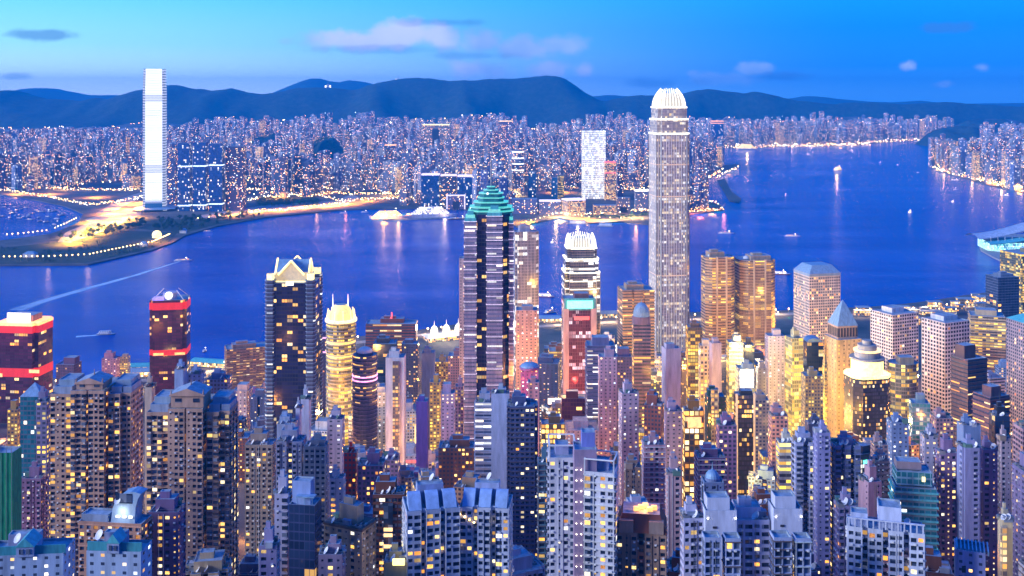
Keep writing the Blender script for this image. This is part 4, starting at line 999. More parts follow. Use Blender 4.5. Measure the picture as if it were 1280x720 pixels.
T(127, 150, 448, 475, 1400, 'dots', (.52, .30, .42), 'small pink waterfront block with maroon top floor', roof='box', dr=.7)
T(150, 163, 446, 470, 1420, 'residlit', (.55, .46, .44), 'narrow cream block beside the small pink waterfront block', dr=1)
T(527, 544, 441, 500, 1200, 'wall', (.26, .32, .55), 'blank blue slab building in front of the glowing ferry pier', dr=1)
T(543, 561, 452, 500, 1220, 'residlit', (.62, .48, .26), 'squat block washed in orange light next to the blank blue slab', dr=1)
T(560, 582, 445, 520, 1150, 'resid', (.34, .22, .30), 'plum block with many lit rooms close beside the teal-crowned tower', dr=1)
T(520, 535.5, 502, 600, 850, 'wall', (.20, .14, .52), 'narrow ultramarine slab with blank front', dr=1.4, roof='box')
I = T(537, 551, 478, 560, 950, 'residlit', (.55, .42, .16), 'slim yellow stairwell building lit from the street', dr=1.3)
T(551, 569, 492, 600, 880, 'dots', (.46, .42, .60), 'pale lilac slab with dotted windows between the yellow stairwell and the blue banded tower', dr=1.2)
T(569, 580, 483, 540, 900, 'residlit', (.40, .30, .40), 'narrow mauve building with lit stair strip', dr=1.4)
T(827, 851, 436, 510, 950, 'wall', (.60, .55, .68), 'plain lilac-white slab tower below the claw-crowned supertall', dr=.8, rot=12, roof='box', sp='the plain lilac slab')
T(850, 858, 447, 520, 990, 'resid', (.10, .09, .16), 'dark sliver building beside the plain lilac slab', dr=2)
T(857, 878, 409, 500, 1150, 'glassyellow', (.32, .22, .14), 'brown and gold lit tower with violet edge before the first tan twin tower', dr=1)
T(873, 889, 432, 500, 1020, 'gridlit', (.66, .60, .52), 'white floodlit block of square lit windows beside the grey-lilac slab', dr=1.)
T(886, 902, 429, 500, 1000, 'wall', (.48, .46, .58), 'blank grey-lilac slab tower', dr=1.1, rot=8, roof='box')
T(732, 769, 432, 520, 960, 'bandwhite', (.22, .24, .42), 'blue banded office tower with white lit floors', dr=.8, ledges=3.8, roof='box')
T(747.5, 771, 446, 560, 920, 'dots', (.50, .42, .56), 'mauve slab tower with single window column, in front of the blue banded offices', dr=.8)
T(766, 790, 446, 500, 1010, 'resid', (.20, .16, .30), 'dark blue block with scattered lights behind the mauve slab', dr=.9)
T(773, 798.5, 492, 585, 750, 'dots', (.64, .54, .66), 'small pinkish white tower with dark roof clutter', dr=.9, roof='tanks', rot=8)
T(908, 929, 428, 500, 1040, 'glassyellow', (.40, .40, .36), 'pale green-yellow glass tower below the second tan twin tower', dr=1)
T(928, 943, 431, 470, 1080, 'glass', (.08, .08, .12), 'dark slim glass tower touching the pale green-yellow one', dr=1.3)
I = T(919, 944, 460, 500, 930, 'gridlit', (.7, .7, .6), 'block whose upper floors blaze white below the dark slim glass tower', dr=.8)
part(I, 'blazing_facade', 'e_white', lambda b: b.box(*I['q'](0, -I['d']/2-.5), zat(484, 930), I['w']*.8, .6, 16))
I = T(917, 943, 494, 600, 800, 'glassdark2', (.05, .06, .08), 'black glass tower with yellow lit side edges', dr=.8)
for s_ in (-1, 1): part(I, 'lit_edge', 'e_dim', lambda b: b.prism(rotp(sh_box(1.4, 1.4), 0, *I['q'](s_*I['w']*.49, -I['d']*.49)), I['zb'], I['zt']+1))
I = T(881, 906.5, 496, 590, 800, 'resid', (.05, .14, .12), 'dark green tower with a beige lit spine up its front', dr=.9)
part(I, 'beige_spine', 'striplit', lambda b: b.prism([(px2(889, 799), 797.5), (px2(898, 799), 797.5), (px2(898, 799), 800.4), (px2(889, 799), 800.4)], I['zb'], I['zt']+6, 0, 0, (2.6, 3.1), 11), (.5, .42, .34))
T(829, 853, 514, 620, 780, 'dots', (.42, .38, .58), 'dusky lavender tower hiding the foot of the plain lilac slab', dr=.9, roof='tanks')
T(895, 921, 532, 590, 690, 'resid', (.42, .26, .42), 'mauve ribbed block with roof pipes', dr=.8, roof='tanks')
T(651, 673, 462, 520, 880, 'dots', (.42, .26, .46), 'violet round-topped tower beside the red glow', dr=.9, roof='dome', rh=4, rr=8)
T(660, 674, 478, 540, 830, 'dots', (.66, .38, .42), 'small rose pink tower lit by the red signs', dr=1, roof='box')
T(805, 830, 508, 590, 740, 'resid', (.34, .14, .12), 'red-brown block with shaded sides below the plain lilac slab', dr=1., roof='box', rot=-18)
I = T(853, 880, 513, 560, 700, 'podium', (.45, .25, .08), 'block whose front glows orange from the street below, under the grey-lilac slab', dr=.7, name='low_block', cat='building')
part(I, 'glow_panel', 'e_orange', lambda b: b.box(*I['q'](0, -I['d']/2-.8), zat(534, 700), I['w']*.7, .5, 7))  # emissive panel added for the orange glow of the front
T(701, 735, 498, 540, 980, 'glassred', (.20, .05, .06), 'low red-lit block with glowing white canopy under the green-sign tower', dr=.6)
T(676, 706, 530, 580, 820, 'podium', (.20, .14, .08), 'low block lined with yellow lit floors near the red glow', dr=.7)
# mid-levels behind the front row
I = T(594, 615, 503, 600, 705, 'bandwhite', (.42, .46, .62), 'blue-white banded office tower with glazed floors, joined to a blank pale slab', dr=1, ledges=3.8, roof='flat')
T(614, 637, 492, 610, 700, 'wall', (.52, .60, .82), 'blank pale blue slab tower between the banded offices and the dark blue tower', dr=.7, roof='box', sp='the blank pale blue slab')
T(634, 672, 508, 720, 640, 'geo', (.14, .17, .34), 'tall dark blue residential tower of gridded windows beside the blank pale blue slab', name='apartment_tower', cat='apartment tower', shape='notch', plit=.10, kinds='ww', roof='tanks', dr=.8, sp='the tall dark blue tower')
T(548, 597, 560, 605, 740, 'resid', (.30, .15, .12), 'brown brick block with a dotted lit stairwell', dr=.6, roof='tanks')
T(409, 431, 524, 560, 700, 'dots', (.46, .46, .62), 'small lavender block in front of the gable-crowned dark tower', dr=1, roof='box')
T(376, 389, 499, 540, 720, 'wall', (.58, .62, .78), 'taller of the two thin pale blocks at the foot of the gable tower', dr=1.4)
T(369.5, 377, 510, 545, 700, 'wall', (.60, .64, .80), 'shorter of the two thin pale blocks at the foot of the gable tower', dr=2.2)
T(346, 374, 530, 565, 690, 'wall', (.36, .48, .70), 'pale blue roof house block at the foot of the gable tower', dr=1, roof='box')
T(218, 234, 462, 500, 760, 'wall', (.36, .48, .72), 'taller blank blue slab standing behind the second pedimented tower', dr=1.4, roof='box')
T(234, 257, 468, 500, 770, 'dots', (.34, .44, .68), 'blue slab with central slot behind the second pedimented tower', dr=1, roof='box')
T(258, 290, 474, 500, 780, 'resid', (.22, .28, .48), 'dark blue stepped block behind the second pedimented tower', dr=.8, roof='tanks')
T(181, 194, 484, 540, 690, 'wall', (.62, .55, .48), 'thin cream blank slab between the two pedimented towers', dr=1.5)
T(25, 62, 496, 560, 780, 'glassteal', (.16, .22, .30), 'teal glass tower with pale pyramid roof beside the red tower with the roof sign', roof='pyr', rh=9, rm='slateblue', sp='the pale pyramid-roofed teal tower')
T(9, 28, 512, 600, 880, 'residlit', (.55, .36, .14), 'orange-washed block at the foot of the red tower with the roof sign', dr=1)
T(45, 64, 502, 640, 640, 'residlit', (.34, .30, .46), 'violet block with a column of yellow stair windows before the first pedimented tower', dr=1)
# the dark red pair and small ones in the middle
T(430, 447, 566, 620, 620, 'resid', (.45, .04, .03), 'narrow bright red building between low roofs', dr=1, roof='box')
T(447, 482, 582, 640, 610, 'resid', (.30, .20, .36), 'plum coloured block with lit stair windows beside the narrow red building', dr=.8, roof='tanks')
T(478, 500, 575, 620, 700, 'resid', (.28, .22, .40), 'low violet block at the foot of the slim white slab', dr=1, roof='tanks')
T(802, 831, 556, 630, 610, 'geo', (.52, .34, .40), 'pink-mauve residential tower with pale central strip', dr=.9, roof='tanks', name='apartment_tower', cat='apartment tower', plit=.12, kinds='wsw')
T(780, 802, 584, 650, 600, 'geo', (.36, .26, .22), 'brown residential tower with small windows beside the pink-mauve one', dr=.9, roof='box', name='apartment_tower', cat='apartment tower', kinds='ws')
T(832, 851, 592, 700, 520, 'geo', (.60, .44, .48), 'narrow rosy slab tower with tall roof fin', dr=1.2, roof='box', name='apartment_tower', cat='apartment tower', kinds='ws.')
T(868, 907, 572, 620, 620, 'geo', (.22, .14, .28), 'dark plum residential tower behind the blue domed house', dr=.8, roof='tanks', name='apartment_tower', cat='apartment tower', kinds='wws', plit=.1)
T(876, 905, 603, 640, 500, 'geo', (.24, .30, .48), 'blue tower top with a small round dome', dr=.9, roof='dome', rh=4, rr=3.4, rm='slateblue', name='apartment_tower', cat='apartment tower', kinds='ws')
plain('tilescreen', (.06, .34, .42), .5, scale=.8)
# ------------------------------------------------------------------ the front row of residential towers
A = dict(name='apartment_tower', cat='apartment tower')
PEACH = (.66, .45, .36)
def ped_tower(x0, xc0, xc1, x1, yw, yc, D, rot, label, phrase, seed):
    poly, (cx, oy), w_, d = fit('box', x0, x1, D, .62, rot); zb = gz(cx, oy)-8; rng = random.Random(seed)
    root = empty('apartment_tower', (cx, oy, zb)); tag(root, label, 'apartment tower', 'twin pedimented apartment towers'); org = (cx, oy, zb)
    zt = zat(yw, D); q = lambda x, y: rotp([(x, y)], rot, cx, oy)[0]
    Wl, Gl, Ac, lits = MB(), MB(), MB(), []
    segs = [(-.5, -.24, 2.5, 0), (-.22, -.02, 0, 1), (.0, .2, 0, 1), (.23, .38, 2.5, 0), (.38, .5, 4.5, 0)]
    sh_ = [q(-w_/2+.5, d*.2)]
    for (a, c_, off, hi) in segs:
        bp = rotp([(a*w_, -d/2+off), (c_*w_, -d/2+off), (c_*w_, d/2-off), (a*w_, d/2-off)], rot, cx, oy)
        facade_geo(Wl, Gl, Ac, lits, bp, zb, zt+(2.5 if hi else 0), 3.05, rng, 3.0, .16 if not hi else .12, rng.choice(('Ww', 'Wb', 'wWs')), .4)
        b = MB(); b.prism(bp, zt-3, zt+(2.5 if hi else 0)+.01, 0, 1, parapet=1.1); n0 = len(Wl.v); Wl.v += b.v; Wl.f += [tuple(i+n0 for i in f) for f in b.f[4:]]; Wl.m += [2 if m_ else 0 for m_ in b.m[4:]]; Wl.u += b.u[16:]
    for (a, c_) in ((-.24, -.22), (-.02, .0), (.2, .23)):      # dark re-entrant slots between the wings
        bp = rotp([(a*w_, -d/2+6), (c_*w_, -d/2+6), (c_*w_, d/2-6), (a*w_, d/2-6)], rot, cx, oy)
        Wl.prism(bp, zb, zt, 0, 2)
    Wl.build('walls', ['wall', 'resid', 'roofing'], root, org=org, col=PEACH); tag(Gl.build('windows', 'pane', root, org=org), kind='stuff'); tag(Ac.build('air_conditioners', 'whitepaint', root, org=org), kind='stuff')
    lit_panes(lits, root, rng, 70)
    cc = ((xc0+xc1)/2-640)*D/F; 
    roof_things(root, poly, zt+3.5, rng, D, 'ped', PEACH, rot, w_, d, dict(pk=(xc1-xc0)/(x1-x0), ph=zat(yc+8, D)-zt-3))
    for (a, c_, off, hi) in segs:
        if hi: continue
        c0 = q((a+c_)/2*w_, 0)
        b = MB(); b.prism(rotp(sh_box((c_-a)*w_*.86, d*.55), rot, *c0), zt-1, zt+3, 0, 1, parapet=.5); b.build('penthouse', ['wall', 'slateblue'], root, org=org, col=(.45, .5, .62))
    for s_ in (-1, 1):
        b = MB(); b.ball((*q(s_*(xc1-xc0)*D/F*.36, -d/2+2.5), zt+5), .55); b.build('roof_lamp', 'e_lampw', root, org=org)
    CIRC.append((cx, oy, w_*.55, D)); HEROES.append((x0, x1, yc, 720, D, phrase))
ped_tower(60, 97, 137, 182, 494, 472, 565, 0, 'wide peach apartment tower with pediment roof house, farther of two alike', 'the first pedimented tower', 5)
ped_tower(181, 215, 262, 301, 517, 487, 522, 0, 'wide peach apartment tower with pediment roof house, nearer of two alike', 'the second pedimented tower', 9)

I = T(-12, 27, 566, 700, 480, 'net', (.1, .3, .2), 'unfinished tower wrapped in dark green scaffold netting', name='netted_tower', cat='building under construction', dr=.9, roof='none', sp='the green netted tower')
part(I, 'scaffold_pole', 'metal', lambda b: [b.bar((*I['q'](I['w']*x_, -I['d']/2-.3), I['zb']), (*I['q'](I['w']*x_, -I['d']/2-.3), I['zt']+3), .15) for x_ in (-.48, -.24, 0, .24, .48)])
T(26, 60, 598, 690, 610, 'geo', (.36, .24, .38), 'mauve apartment block with sparse lights between the green netting and the first pedimented tower', dr=.8, roof='tanks', kinds='sw', **A)
# salmon block with curved lit roof house
I = T(98, 190, 655, 720, 430, 'geo', (.56, .34, .26), 'salmon apartment block with a sculpted floodlit roof house and lit pool deck', dr=.35, roof='none', rot=-7, plit=.2, kinds='ww', sp='the sculpted-roof salmon block', **A)
q, z, w_, d = I['q'], I['zt'], I['w'], I['d']
def sail(b):
    n = 12; x0_, x1_ = -w_*.02, w_*.42
    pf = [(x0_, 0), (x0_+.8, 6), (x0_+2.2, 9.5), (x0_+5, 12.2), (x0_+9, 13.4), (x1_-1, 13.2), (x1_+1.2, 12.6), (x1_-.2, 10.5), (x1_-1.2, 7), (x1_-1.6, 0)]
    f = [(*q(x, -d*.30), z-1+h) for x, h in pf]; r = [(*q(x, d*.34), z-1+h) for x, h in pf]
    b.face(f, 0); b.face(r[::-1], 0)
    for i in range(len(pf)-1): b.face([f[i+1], f[i], r[i], r[i+1]], 1)
part(I, 'roof_house', ['wall', 'slateblue'], sail, (.42, .55, .72))
part(I, 'terrace_glass', 'pane', lambda b: b.box(*q(w_*.19, -d*.31), z+7.5, w_*.26, .25, 4, -7))
part(I, 'floodlight', 'e_white', lambda b: [b.box(*q(w_*x_, -d*.33), z+1.5, 1.6, .5, .8, -7) for x_ in (.1, .2, .3)])
part(I, 'wing_roof', ['wall', 'roofing'], lambda b: b.prism(rotp(sh_box(w_*.42, d*.7), -7, *q(-w_*.27, 0)), z-1, z+2.4, 0, 1, parapet=.6), (.36, .42, .55))
part(I, 'satellite_dish', ['whitepaint', 'metal'], lambda b: dish(b, *q(w_*.1, -d*.34), z+6.5, 1.5, 250))
glow(*q(w_*.18, -d*.55), z+4, 700, (1, .92, .7), .5)
T(186, 232, 640, 720, 450, 'geo', (.26, .18, .34), 'plum apartment tower with orange lit rooms and blue edge beside the salmon block', dr=.8, roof='tanks', plit=.3, kinds='wws', **A)
for k_, (xa, xb, yt_, D_, lab) in enumerate(((-20, 94, 696, 385, 'white block with teal gabled roof screen at the very bottom corner'), (108, 190, 690, 375, 'white block with teal gabled roof screen in front of the salmon block'))):
    I = T(xa, xb, yt_, 720, D_, 'dots', (.50, .60, .78), lab, dr=.5, roof='none', rot=(6, -3)[k_], group='teal-roofed blocks along the bottom', **A)
    q, z, w_, d = I['q'], I['zt'], I['w'], I['d']; gx = (.02, .0)[k_]*w_
    for s_ in (-1, 1):
        part(I, 'roof_screen', 'tilescreen', lambda b: b.prism(rotp([(-w_*.2, -.25), (w_*.2, -.25), (w_*.2, .25), (-w_*.2, .25)], I['rot'], *q(gx+s_*w_*.3, -d*.5+1)), z-.5, z+3, 0, 0, (1.1, 1.1), 0))
    def gable(b):
        g0, g1 = gx-w_*.11, gx+w_*.11; zz = z+3.2; zr = z+6.6; y0, y1 = -d*.5-.6, d*.1
        b.prism(rotp([(g0, y0), (g1, y0), (g1, y1), (g0, y1)], I['rot'], *I['c']), z-.5, zz, 0, 0)
        b.face([(*q(g0-.4, y0-.3), zz), (*q(g1+.4, y0-.3), zz), (*q(gx, y0-.3), zr)], 1); b.face([(*q(g1+.4, y0-.3), zz), (*q(g1+.4, y1), zz), (*q(gx, y1), zr), (*q(gx, y0-.3), zr)], 1); b.face([(*q(g0-.4, y1), zz), (*q(g0-.4, y0-.3), zz), (*q(gx, y0-.3), zr), (*q(gx, y1), zr)], 1)
    part(I, 'gable', ['wall', 'tealroof'], gable, (.45, .52, .72))
    for s_ in (-1, 1): part(I, 'attic_window', 'pane', lambda b: b.box(*q(gx+s_*w_*.045, -d*.5-.75), z+.6, w_*.05, .3, 1.8, I['rot']))
    part(I, 'roof_hut', ['wall', 'roofing'], lambda b: b.prism(rotp(sh_box(w_*.4, d*.3), I['rot'], *q(-w_*.1, d*.22)), z-1, z+4.5, 0, 1, parapet=.4), (.4, .42, .6))
    part(I, 'satellite_dish', ['whitepaint', 'metal'], lambda b: dish(b, *q(-w_*(.12, .32)[k_], -d*.2), z+2, 1.9, 230))

T(306, 346, 556, 720, 585, 'geo', (.46, .38, .34), 'beige wing of stacked windows beside the second pedimented tower', dr=.7, roof='tanks', plit=.16, kinds='ww', **A)
T(345, 383, 552, 720, 575, 'geo', (.42, .44, .60), 'lavender apartment tower with twin blue roof houses and lit light well', shape='bays2', dr=.8, roof='tanks', plit=.2, kinds='ws', **A)
T(380, 411, 558, 720, 570, 'geo', (.36, .40, .46), 'grey-green apartment tower with a bright white window edge', dr=.8, roof='tanks', plit=.14, kinds='ww', **A)
T(412, 432, 598, 640, 560, 'geo', (.60, .58, .66), 'small white apartment tower with planted roof', dr=1, roof='box', plit=.1, kinds='ws', **A)
T(343, 364, 617, 720, 450, 'geo', (.58, .56, .70), 'narrow white apartment tower with closely stacked balconies', dr=1, roof='box', plit=.06, kinds='bs', **A)
I = T(361, 402, 632, 720, 440, 'glass', (.08, .10, .24), 'navy glass tower with a pale blue penthouse and roof canopy', dr=.8, roof='none', rot=-8, sp='the navy glass tower')
part(I, 'penthouse', ['wall', 'roofing'], lambda b: b.prism(rotp(sh_box(I['w']*.7, I['d']*.6), -8, *I['q'](-I['w']*.1, 1)), I['zt']-1, I['zt']+9, 0, 1, parapet=.5), (.36, .46, .72))
part(I, 'roof_canopy', 'slateblue', lambda b: (b.box(*I['q'](I['w']*.12, -I['d']*.3), I['zt']+3, I['w']*.7, I['d']*.4, .5, -8), [b.bar((*I['q'](I['w']*x_, -I['d']*.45), I['zt']-1), (*I['q'](I['w']*x_, -I['d']*.45), I['zt']+3), .2) for x_ in (-.2, .1, .4)]))
I = T(405, 470, 662, 720, 455, 'geo', (.58, .47, .38), 'cream hotel-like block with dark cornice and stepped roof house', dr=.6, rot=-24, roof='box', plit=.14, kinds='ws', sp='the cream corniced block', boxh=9, **A)
part(I, 'cornice', 'wall', lambda b: b.prism(scl(I['poly'], 1.04), I['zt']-1, I['zt']+.1, 0, 0, bottom=True), (.25, .18, .16))
T(324, 350, 682, 720, 425, 'geo', (.40, .36, .56), 'violet apartment block at the bottom, lowest beside the navy glass tower', dr=.9, roof='tanks', kinds='ws', **A)
T(398, 432, 693, 720, 420, 'geo', (.42, .34, .46), 'mauve apartment block at the bottom below the cream corniced block', dr=.9, roof='tanks', kinds='ws', **A)
I = T(466, 508, 618, 720, 495, 'geo', (.22, .09, .06), 'dark red-brown tower with glazed centre shaft above a blazing yellow lamp', dr=.8, roof='box', plit=.12, kinds='WW', sp='the red-brown tower', **A)
part(I, 'glazed_shaft', 'pane', lambda b: b.box(*I['q'](0, -I['d']/2-.3), I['zb'], I['w']*.3, 1.2, I['zt']-I['zb']-4))
for py in (663, 670, 684): part(I, 'lit_floor', 'e_warm', lambda b: b.box(*I['q'](0, -I['d']/2-1.0), zat(py, 495), I['w']*.28, .3, 1.6))
glow(px2(497, 430), 440, zat(705, 440), 9000, (1, .75, .15), 1.5)
I = T(480, 512, 703, 720, 432, 'wall', (.5, .45, .3), 'low roof washed by a blazing yellow floodlight below the red-brown tower', dr=.8, name='low_block', cat='building', roof='flat')
part(I, 'floodlight', 'e_gold', lambda b: b.box(px2(497, 425), 429, zat(706, 429), 5, 1.2, 2.4))
# blue-white scalloped pair
for k_, (xa, xb, yt_, D_) in enumerate(((503, 575, 640, 432), (574, 641, 636, 438))):
    I = T(xa, xb, yt_, 720, D_, 'geo', (.62, .66, .80), ('white scallop-roofed apartment tower with gold-lit side, beside the cream corniced block', 'white scallop-roofed apartment tower with stepped blue terraces, beside the tall dark blue tower')[k_], shape='bays', dr=.75, rot=(12, -6)[k_], roof='none', plit=.13, kinds='wW', fh=3.0, group='scallop-roofed white towers', sp=('the first scallop-roofed tower', 'the second scallop-roofed tower')[k_], **A)
    q, z, w_, d = I['q'], I['zt'], I['w'], I['d']; r_ = I['rot']
    for j, x_ in enumerate((-.33, 0, .33)):
        def shell(b):
            n = 7; A_ = []
            for i in range(n+1):
                t = i/n; A_.append((-d*.42+d*.5*t, 5.5*math.sin(t*math.pi*.62)+.5))
            for s_ in (-1, 1):
                xx = w_*x_+s_*w_*.12
                b.face([(*q(xx, y), z-.8+h) for y, h in A_]+[(*q(xx, A_[-1][0]), z-.8), (*q(xx, A_[0][0]), z-.8)], 0)
            for i in range(n): b.face([(*q(w_*x_-w_*.12, A_[i][0]), z-.8+A_[i][1]), (*q(w_*x_+w_*.12, A_[i][0]), z-.8+A_[i][1]), (*q(w_*x_+w_*.12, A_[i+1][0]), z-.8+A_[i+1][1]), (*q(w_*x_-w_*.12, A_[i+1][0]), z-.8+A_[i+1][1])], 0)
            b.face([(*q(w_*x_-w_*.12, A_[-1][0]), z-.8), (*q(w_*x_+w_*.12, A_[-1][0]), z-.8), (*q(w_*x_+w_*.12, A_[-1][0]), z-.8+A_[-1][1]), (*q(w_*x_-w_*.12, A_[-1][0]), z-.8+A_[-1][1])][::-1], 0)
        part(I, 'scalloped_roof', 'wall', shell, (.40, .55, .80))
    part(I, 'roof_house', ['wall', 'roofing'], lambda b: b.prism(rotp(sh_box(w_*.5, d*.3), r_, *q(0, d*.25)), z-1, z+7, 0, 1, parapet=.5), (.45, .52, .75))
    part(I, 'satellite_dish', ['whitepaint', 'metal'], lambda b: dish(b, *q(w_*.05, d*.2), z+7, 1.7, 200))
    if k_: part(I, 'terrace_lamp', 'e_lamp', lambda b: [b.ball((*q(-w_*.48+i*2, -d*.52), z-3-i*1.1), .35, 0, 6) for i in range(4)])
# white slab tower with dotted spine
I = T(685, 720, 572, 720, 432, 'geo', (.74, .74, .82), 'white apartment wing with lit orange windows, farther half of the dotted-spine slab', dr=1.3, rot=0, roof='none', plit=.14, kinds='wswb', sp='the white dotted-spine tower', **A)
I2 = T(730, 772.5, 592, 720, 420, 'geo', (.74, .74, .82), 'white apartment wing with blue shaded side, nearer half of the dotted-spine slab', dr=.9, rot=-14, roof='none', plit=.14, kinds='wbsw', **A)
for J in (I, I2):
    def fr(b):
        P = scl(J['poly'], .97); zz = J['zt']+5
        for i in range(4):
            b.bar((*P[i], J['zt']-1), (*P[i], zz), .35, 0, 4); b.bar((*P[i], zz), (*P[(i+1) % 4], zz), .35, 0, 4)
    part(J, 'roof_frame', 'whitepaint', fr)
    part(J, 'lift_house', ['wall', 'roofing'], lambda b: b.prism(rotp(sh_box(J['w']*.5, J['d']*.4), J['rot'], *J['q'](0, 2)), J['zt']-1, J['zt']+3.4, 0, 1, parapet=.4), (.5, .52, .75))
I = T(716, 746, 562, 720, 424, 'wall', (.46, .36, .50), 'mauve lift core with a double row of small lamps joining the white wings', dr=1.1, roof='none', **A)
z = I['zt']; part(I, 'core_house', ['wall', 'roofing'], lambda b: b.prism(rotp(sh_box(I['w']*.6, I['d']*.6), 0, *I['q'](I['w']*.18, 4)), z-1, z+5, 0, 1, parapet=.4), (.3, .34, .72))
for i in range(14):
    for px in (720.5, 726.5): part(I, 'wall_lamp', 'e_lampw', lambda b: b.ball((px2(px, 423.5), 423.3, z-8-i*4.4), .16, 0, 5))
T(672, 690, 578, 720, 560, 'geo', (.16, .30, .40), 'blue-teal glazed apartment sliver behind the white dotted-spine tower', dr=1, roof='box', kinds='W', **A)
# brown roofed tower with burning orange roof light
I = T(770, 833, 668, 720, 425, 'geo', (.44, .32, .27), 'brown brick apartment tower with steep arched roof blazing orange', shape='bays2', dr=.8, rot=-8, roof='none', plit=.1, kinds='ws', sp='the orange blazing roof', **A)
q, z, w_, d = I['q'], I['zt'], I['w'], I['d']
def mans(b):
    P = scl(rotp(sh_box(w_, d), -8, *I['c']), 1.03); b.loft([(P, z), (scl(P, .72), z+7)], 0, 1)
part(I, 'mansard_roof', ['redbrick', 'roofing'], mans)
for s_ in (-.3, .3): part(I, 'arched_dormer', 'wall', lambda b: b.prism(rotp([(-3, -1.2), (3, -1.2), (3, 2), (-3, 2)], -8, *q(w_*s_, -d*.47)), z, z+5, 0, 0), (.42, .33, .3))
part(I, 'roof_light', 'e_orange', lambda b: [b.box(*q(w_*(-.1+.09*i), -d*(.2-.12*(i % 3))), z+7.2, 2.2, 1.5, 1.6) for i in range(5)])
glow(*q(w_*.1, -d*.12), z+11, 5200, (1, .36, .06), 1.)
# white and lavender cluster
for k_, (xa, xb, yt_, D_, rt) in enumerate(((850, 880, 648, 405, 4), (902, 962, 650, 408, 0))):
    T(xa, xb, yt_, 720, D_, 'geo', (.60, .60, .78), ('narrow lavender apartment tower with shaded roof, between the rosy slab and the white roof house', 'lavender apartment wing with bay windows between the two white roof houses')[k_], dr=.8, rot=rt, roof='tanks', plit=.1, kinds='Ww', **A)
for k_, (xa, xb, yt_, D_) in enumerate(((876, 921, 624, 402), (960, 1003, 622, 404))):
    I = T(xa, xb, yt_+14, 720, D_, 'wall', (.66, .70, .86), ('white blank-fronted roof house tower beside the narrow lavender tower', 'white blank-fronted roof house tower beside the tall violet cluster')[k_], dr=.8, roof='none', group='white roof house towers', sp=('the first white roof house', 'the second white roof house')[k_], **A)
    z = I['zt']; part(I, 'roof_house', ['wall', 'roofing'], lambda b: b.prism(rotp(sh_box(I['w']*.72, I['d']*.7), 0, *I['q'](-I['w']*.06, 0)), z-.5, zat(yt_, D_), 0, 1, parapet=.7), (.66, .70, .86))
    part(I, 'wall_lamp', 'e_lampw', lambda b: [b.ball((*I['q'](I['w']*x_, -I['d']/2-.3), z-3), .2, 0, 6) for x_ in (-.42, .46)])
    part(I, 'vent', 'darkmetal', lambda b: [b.box(*I['q'](-I['w']*.2, -I['d']/2-.1), z-7-6*j, 1.6, .3, .8) for j in range(2)])
for k_, (xa, xb, yt_, D_) in enumerate(((877, 901, 672, 380), (903, 926, 673, 380), (962, 990, 672, 380), (990, 1014, 673, 380))):
    T(xa, xb, yt_, 720, D_, 'geo', (.52, .58, .80), ('pale blue balconied tower below the first white roof house, nearer the rosy slab', 'pale blue balconied tower below the first white roof house, beside the lavender wing', 'pale blue balconied tower below the second white roof house, beside the lavender wing', 'pale blue balconied tower below the second white roof house, beside the violet cluster')[k_], dr=1, roof='none', plit=.12, kinds='f', group='pale blue balconied towers at the bottom', **A)
# big violet-blue cluster on the right
T(989, 1021, 553, 720, 560, 'geo', (.48, .52, .74), 'pale blue apartment tower with stacked bays, beside the lit white striped block', shape='bays2', dr=.8, roof='tanks', plit=.09, kinds='bw', **A)
T(1016, 1038, 541, 720, 550, 'geo', (.40, .40, .66), 'taller violet apartment tower with sloped lift house, between the stacked-bay tower and the slate one', dr=1.2, roof='box', plit=.06, kinds='ws', sp='the taller violet tower', **A)
T(1037, 1076, 557, 720, 555, 'geo', (.26, .32, .54), 'slate blue apartment tower with curved bays beside the taller violet tower', shape='bays', dr=.7, roof='tanks', plit=.07, kinds='bw', **A)
I = T(970, 991, 553, 600, 640, 'bandlit', (.66, .66, .6), 'white striped block with glowing floors beside the pale blue apartment towers', dr=1)
T(1042, 1070, 632, 720, 470, 'geo', (.42, .38, .58), 'lavender apartment block with planted roof in front of the slate blue tower', dr=1, roof='tanks', plit=.08, kinds='Ww', **A)
T(1073, 1102, 603, 720, 520, 'geo', (.54, .38, .46), 'pink-sided apartment slab beside the teal glass terraces', dr=1.2, rot=14, roof='box', plit=.04, kinds='.s.', **A)
T(1086, 1112, 577, 640, 560, 'geo', (.44, .32, .34), 'rusty beige tower with tall blank poster wall', dr=1, rot=10, roof='box', plit=.04, kinds='s', **A)
I = T(1112, 1171, 612, 720, 530, 'glassteal', (.24, .36, .42), 'teal glass stepped tower with roof garden terraces', dr=.8, rot=-10, roof='none', ledges=3.6, lm='tealroof', sp='the teal terraced tower')
z = I['zt']; part(I, 'terrace', ['glassteal', 'roofing'], lambda b: b.prism(rotp(sh_box(I['w']*.86, I['d']*.8), -10, *I['q'](0, 2)), z, z+7, 0, 1, (2.8, 3.6), 40, parapet=.6), (.3, .5, .6))
part(I, 'upper_terrace', ['wall', 'roofing'], lambda b: b.prism(rotp(sh_box(I['w']*.6, I['d']*.5), -10, *I['q'](-2, 3)), z+7, z+11, 0, 1, parapet=.5), (.35, .3, .34))
part(I, 'terrace_lamp', 'e_yellow', lambda b: b.box(*I['q'](I['w']*.2, -I['d']*.39), z+3, 1.5, .5, 2.4, -10))
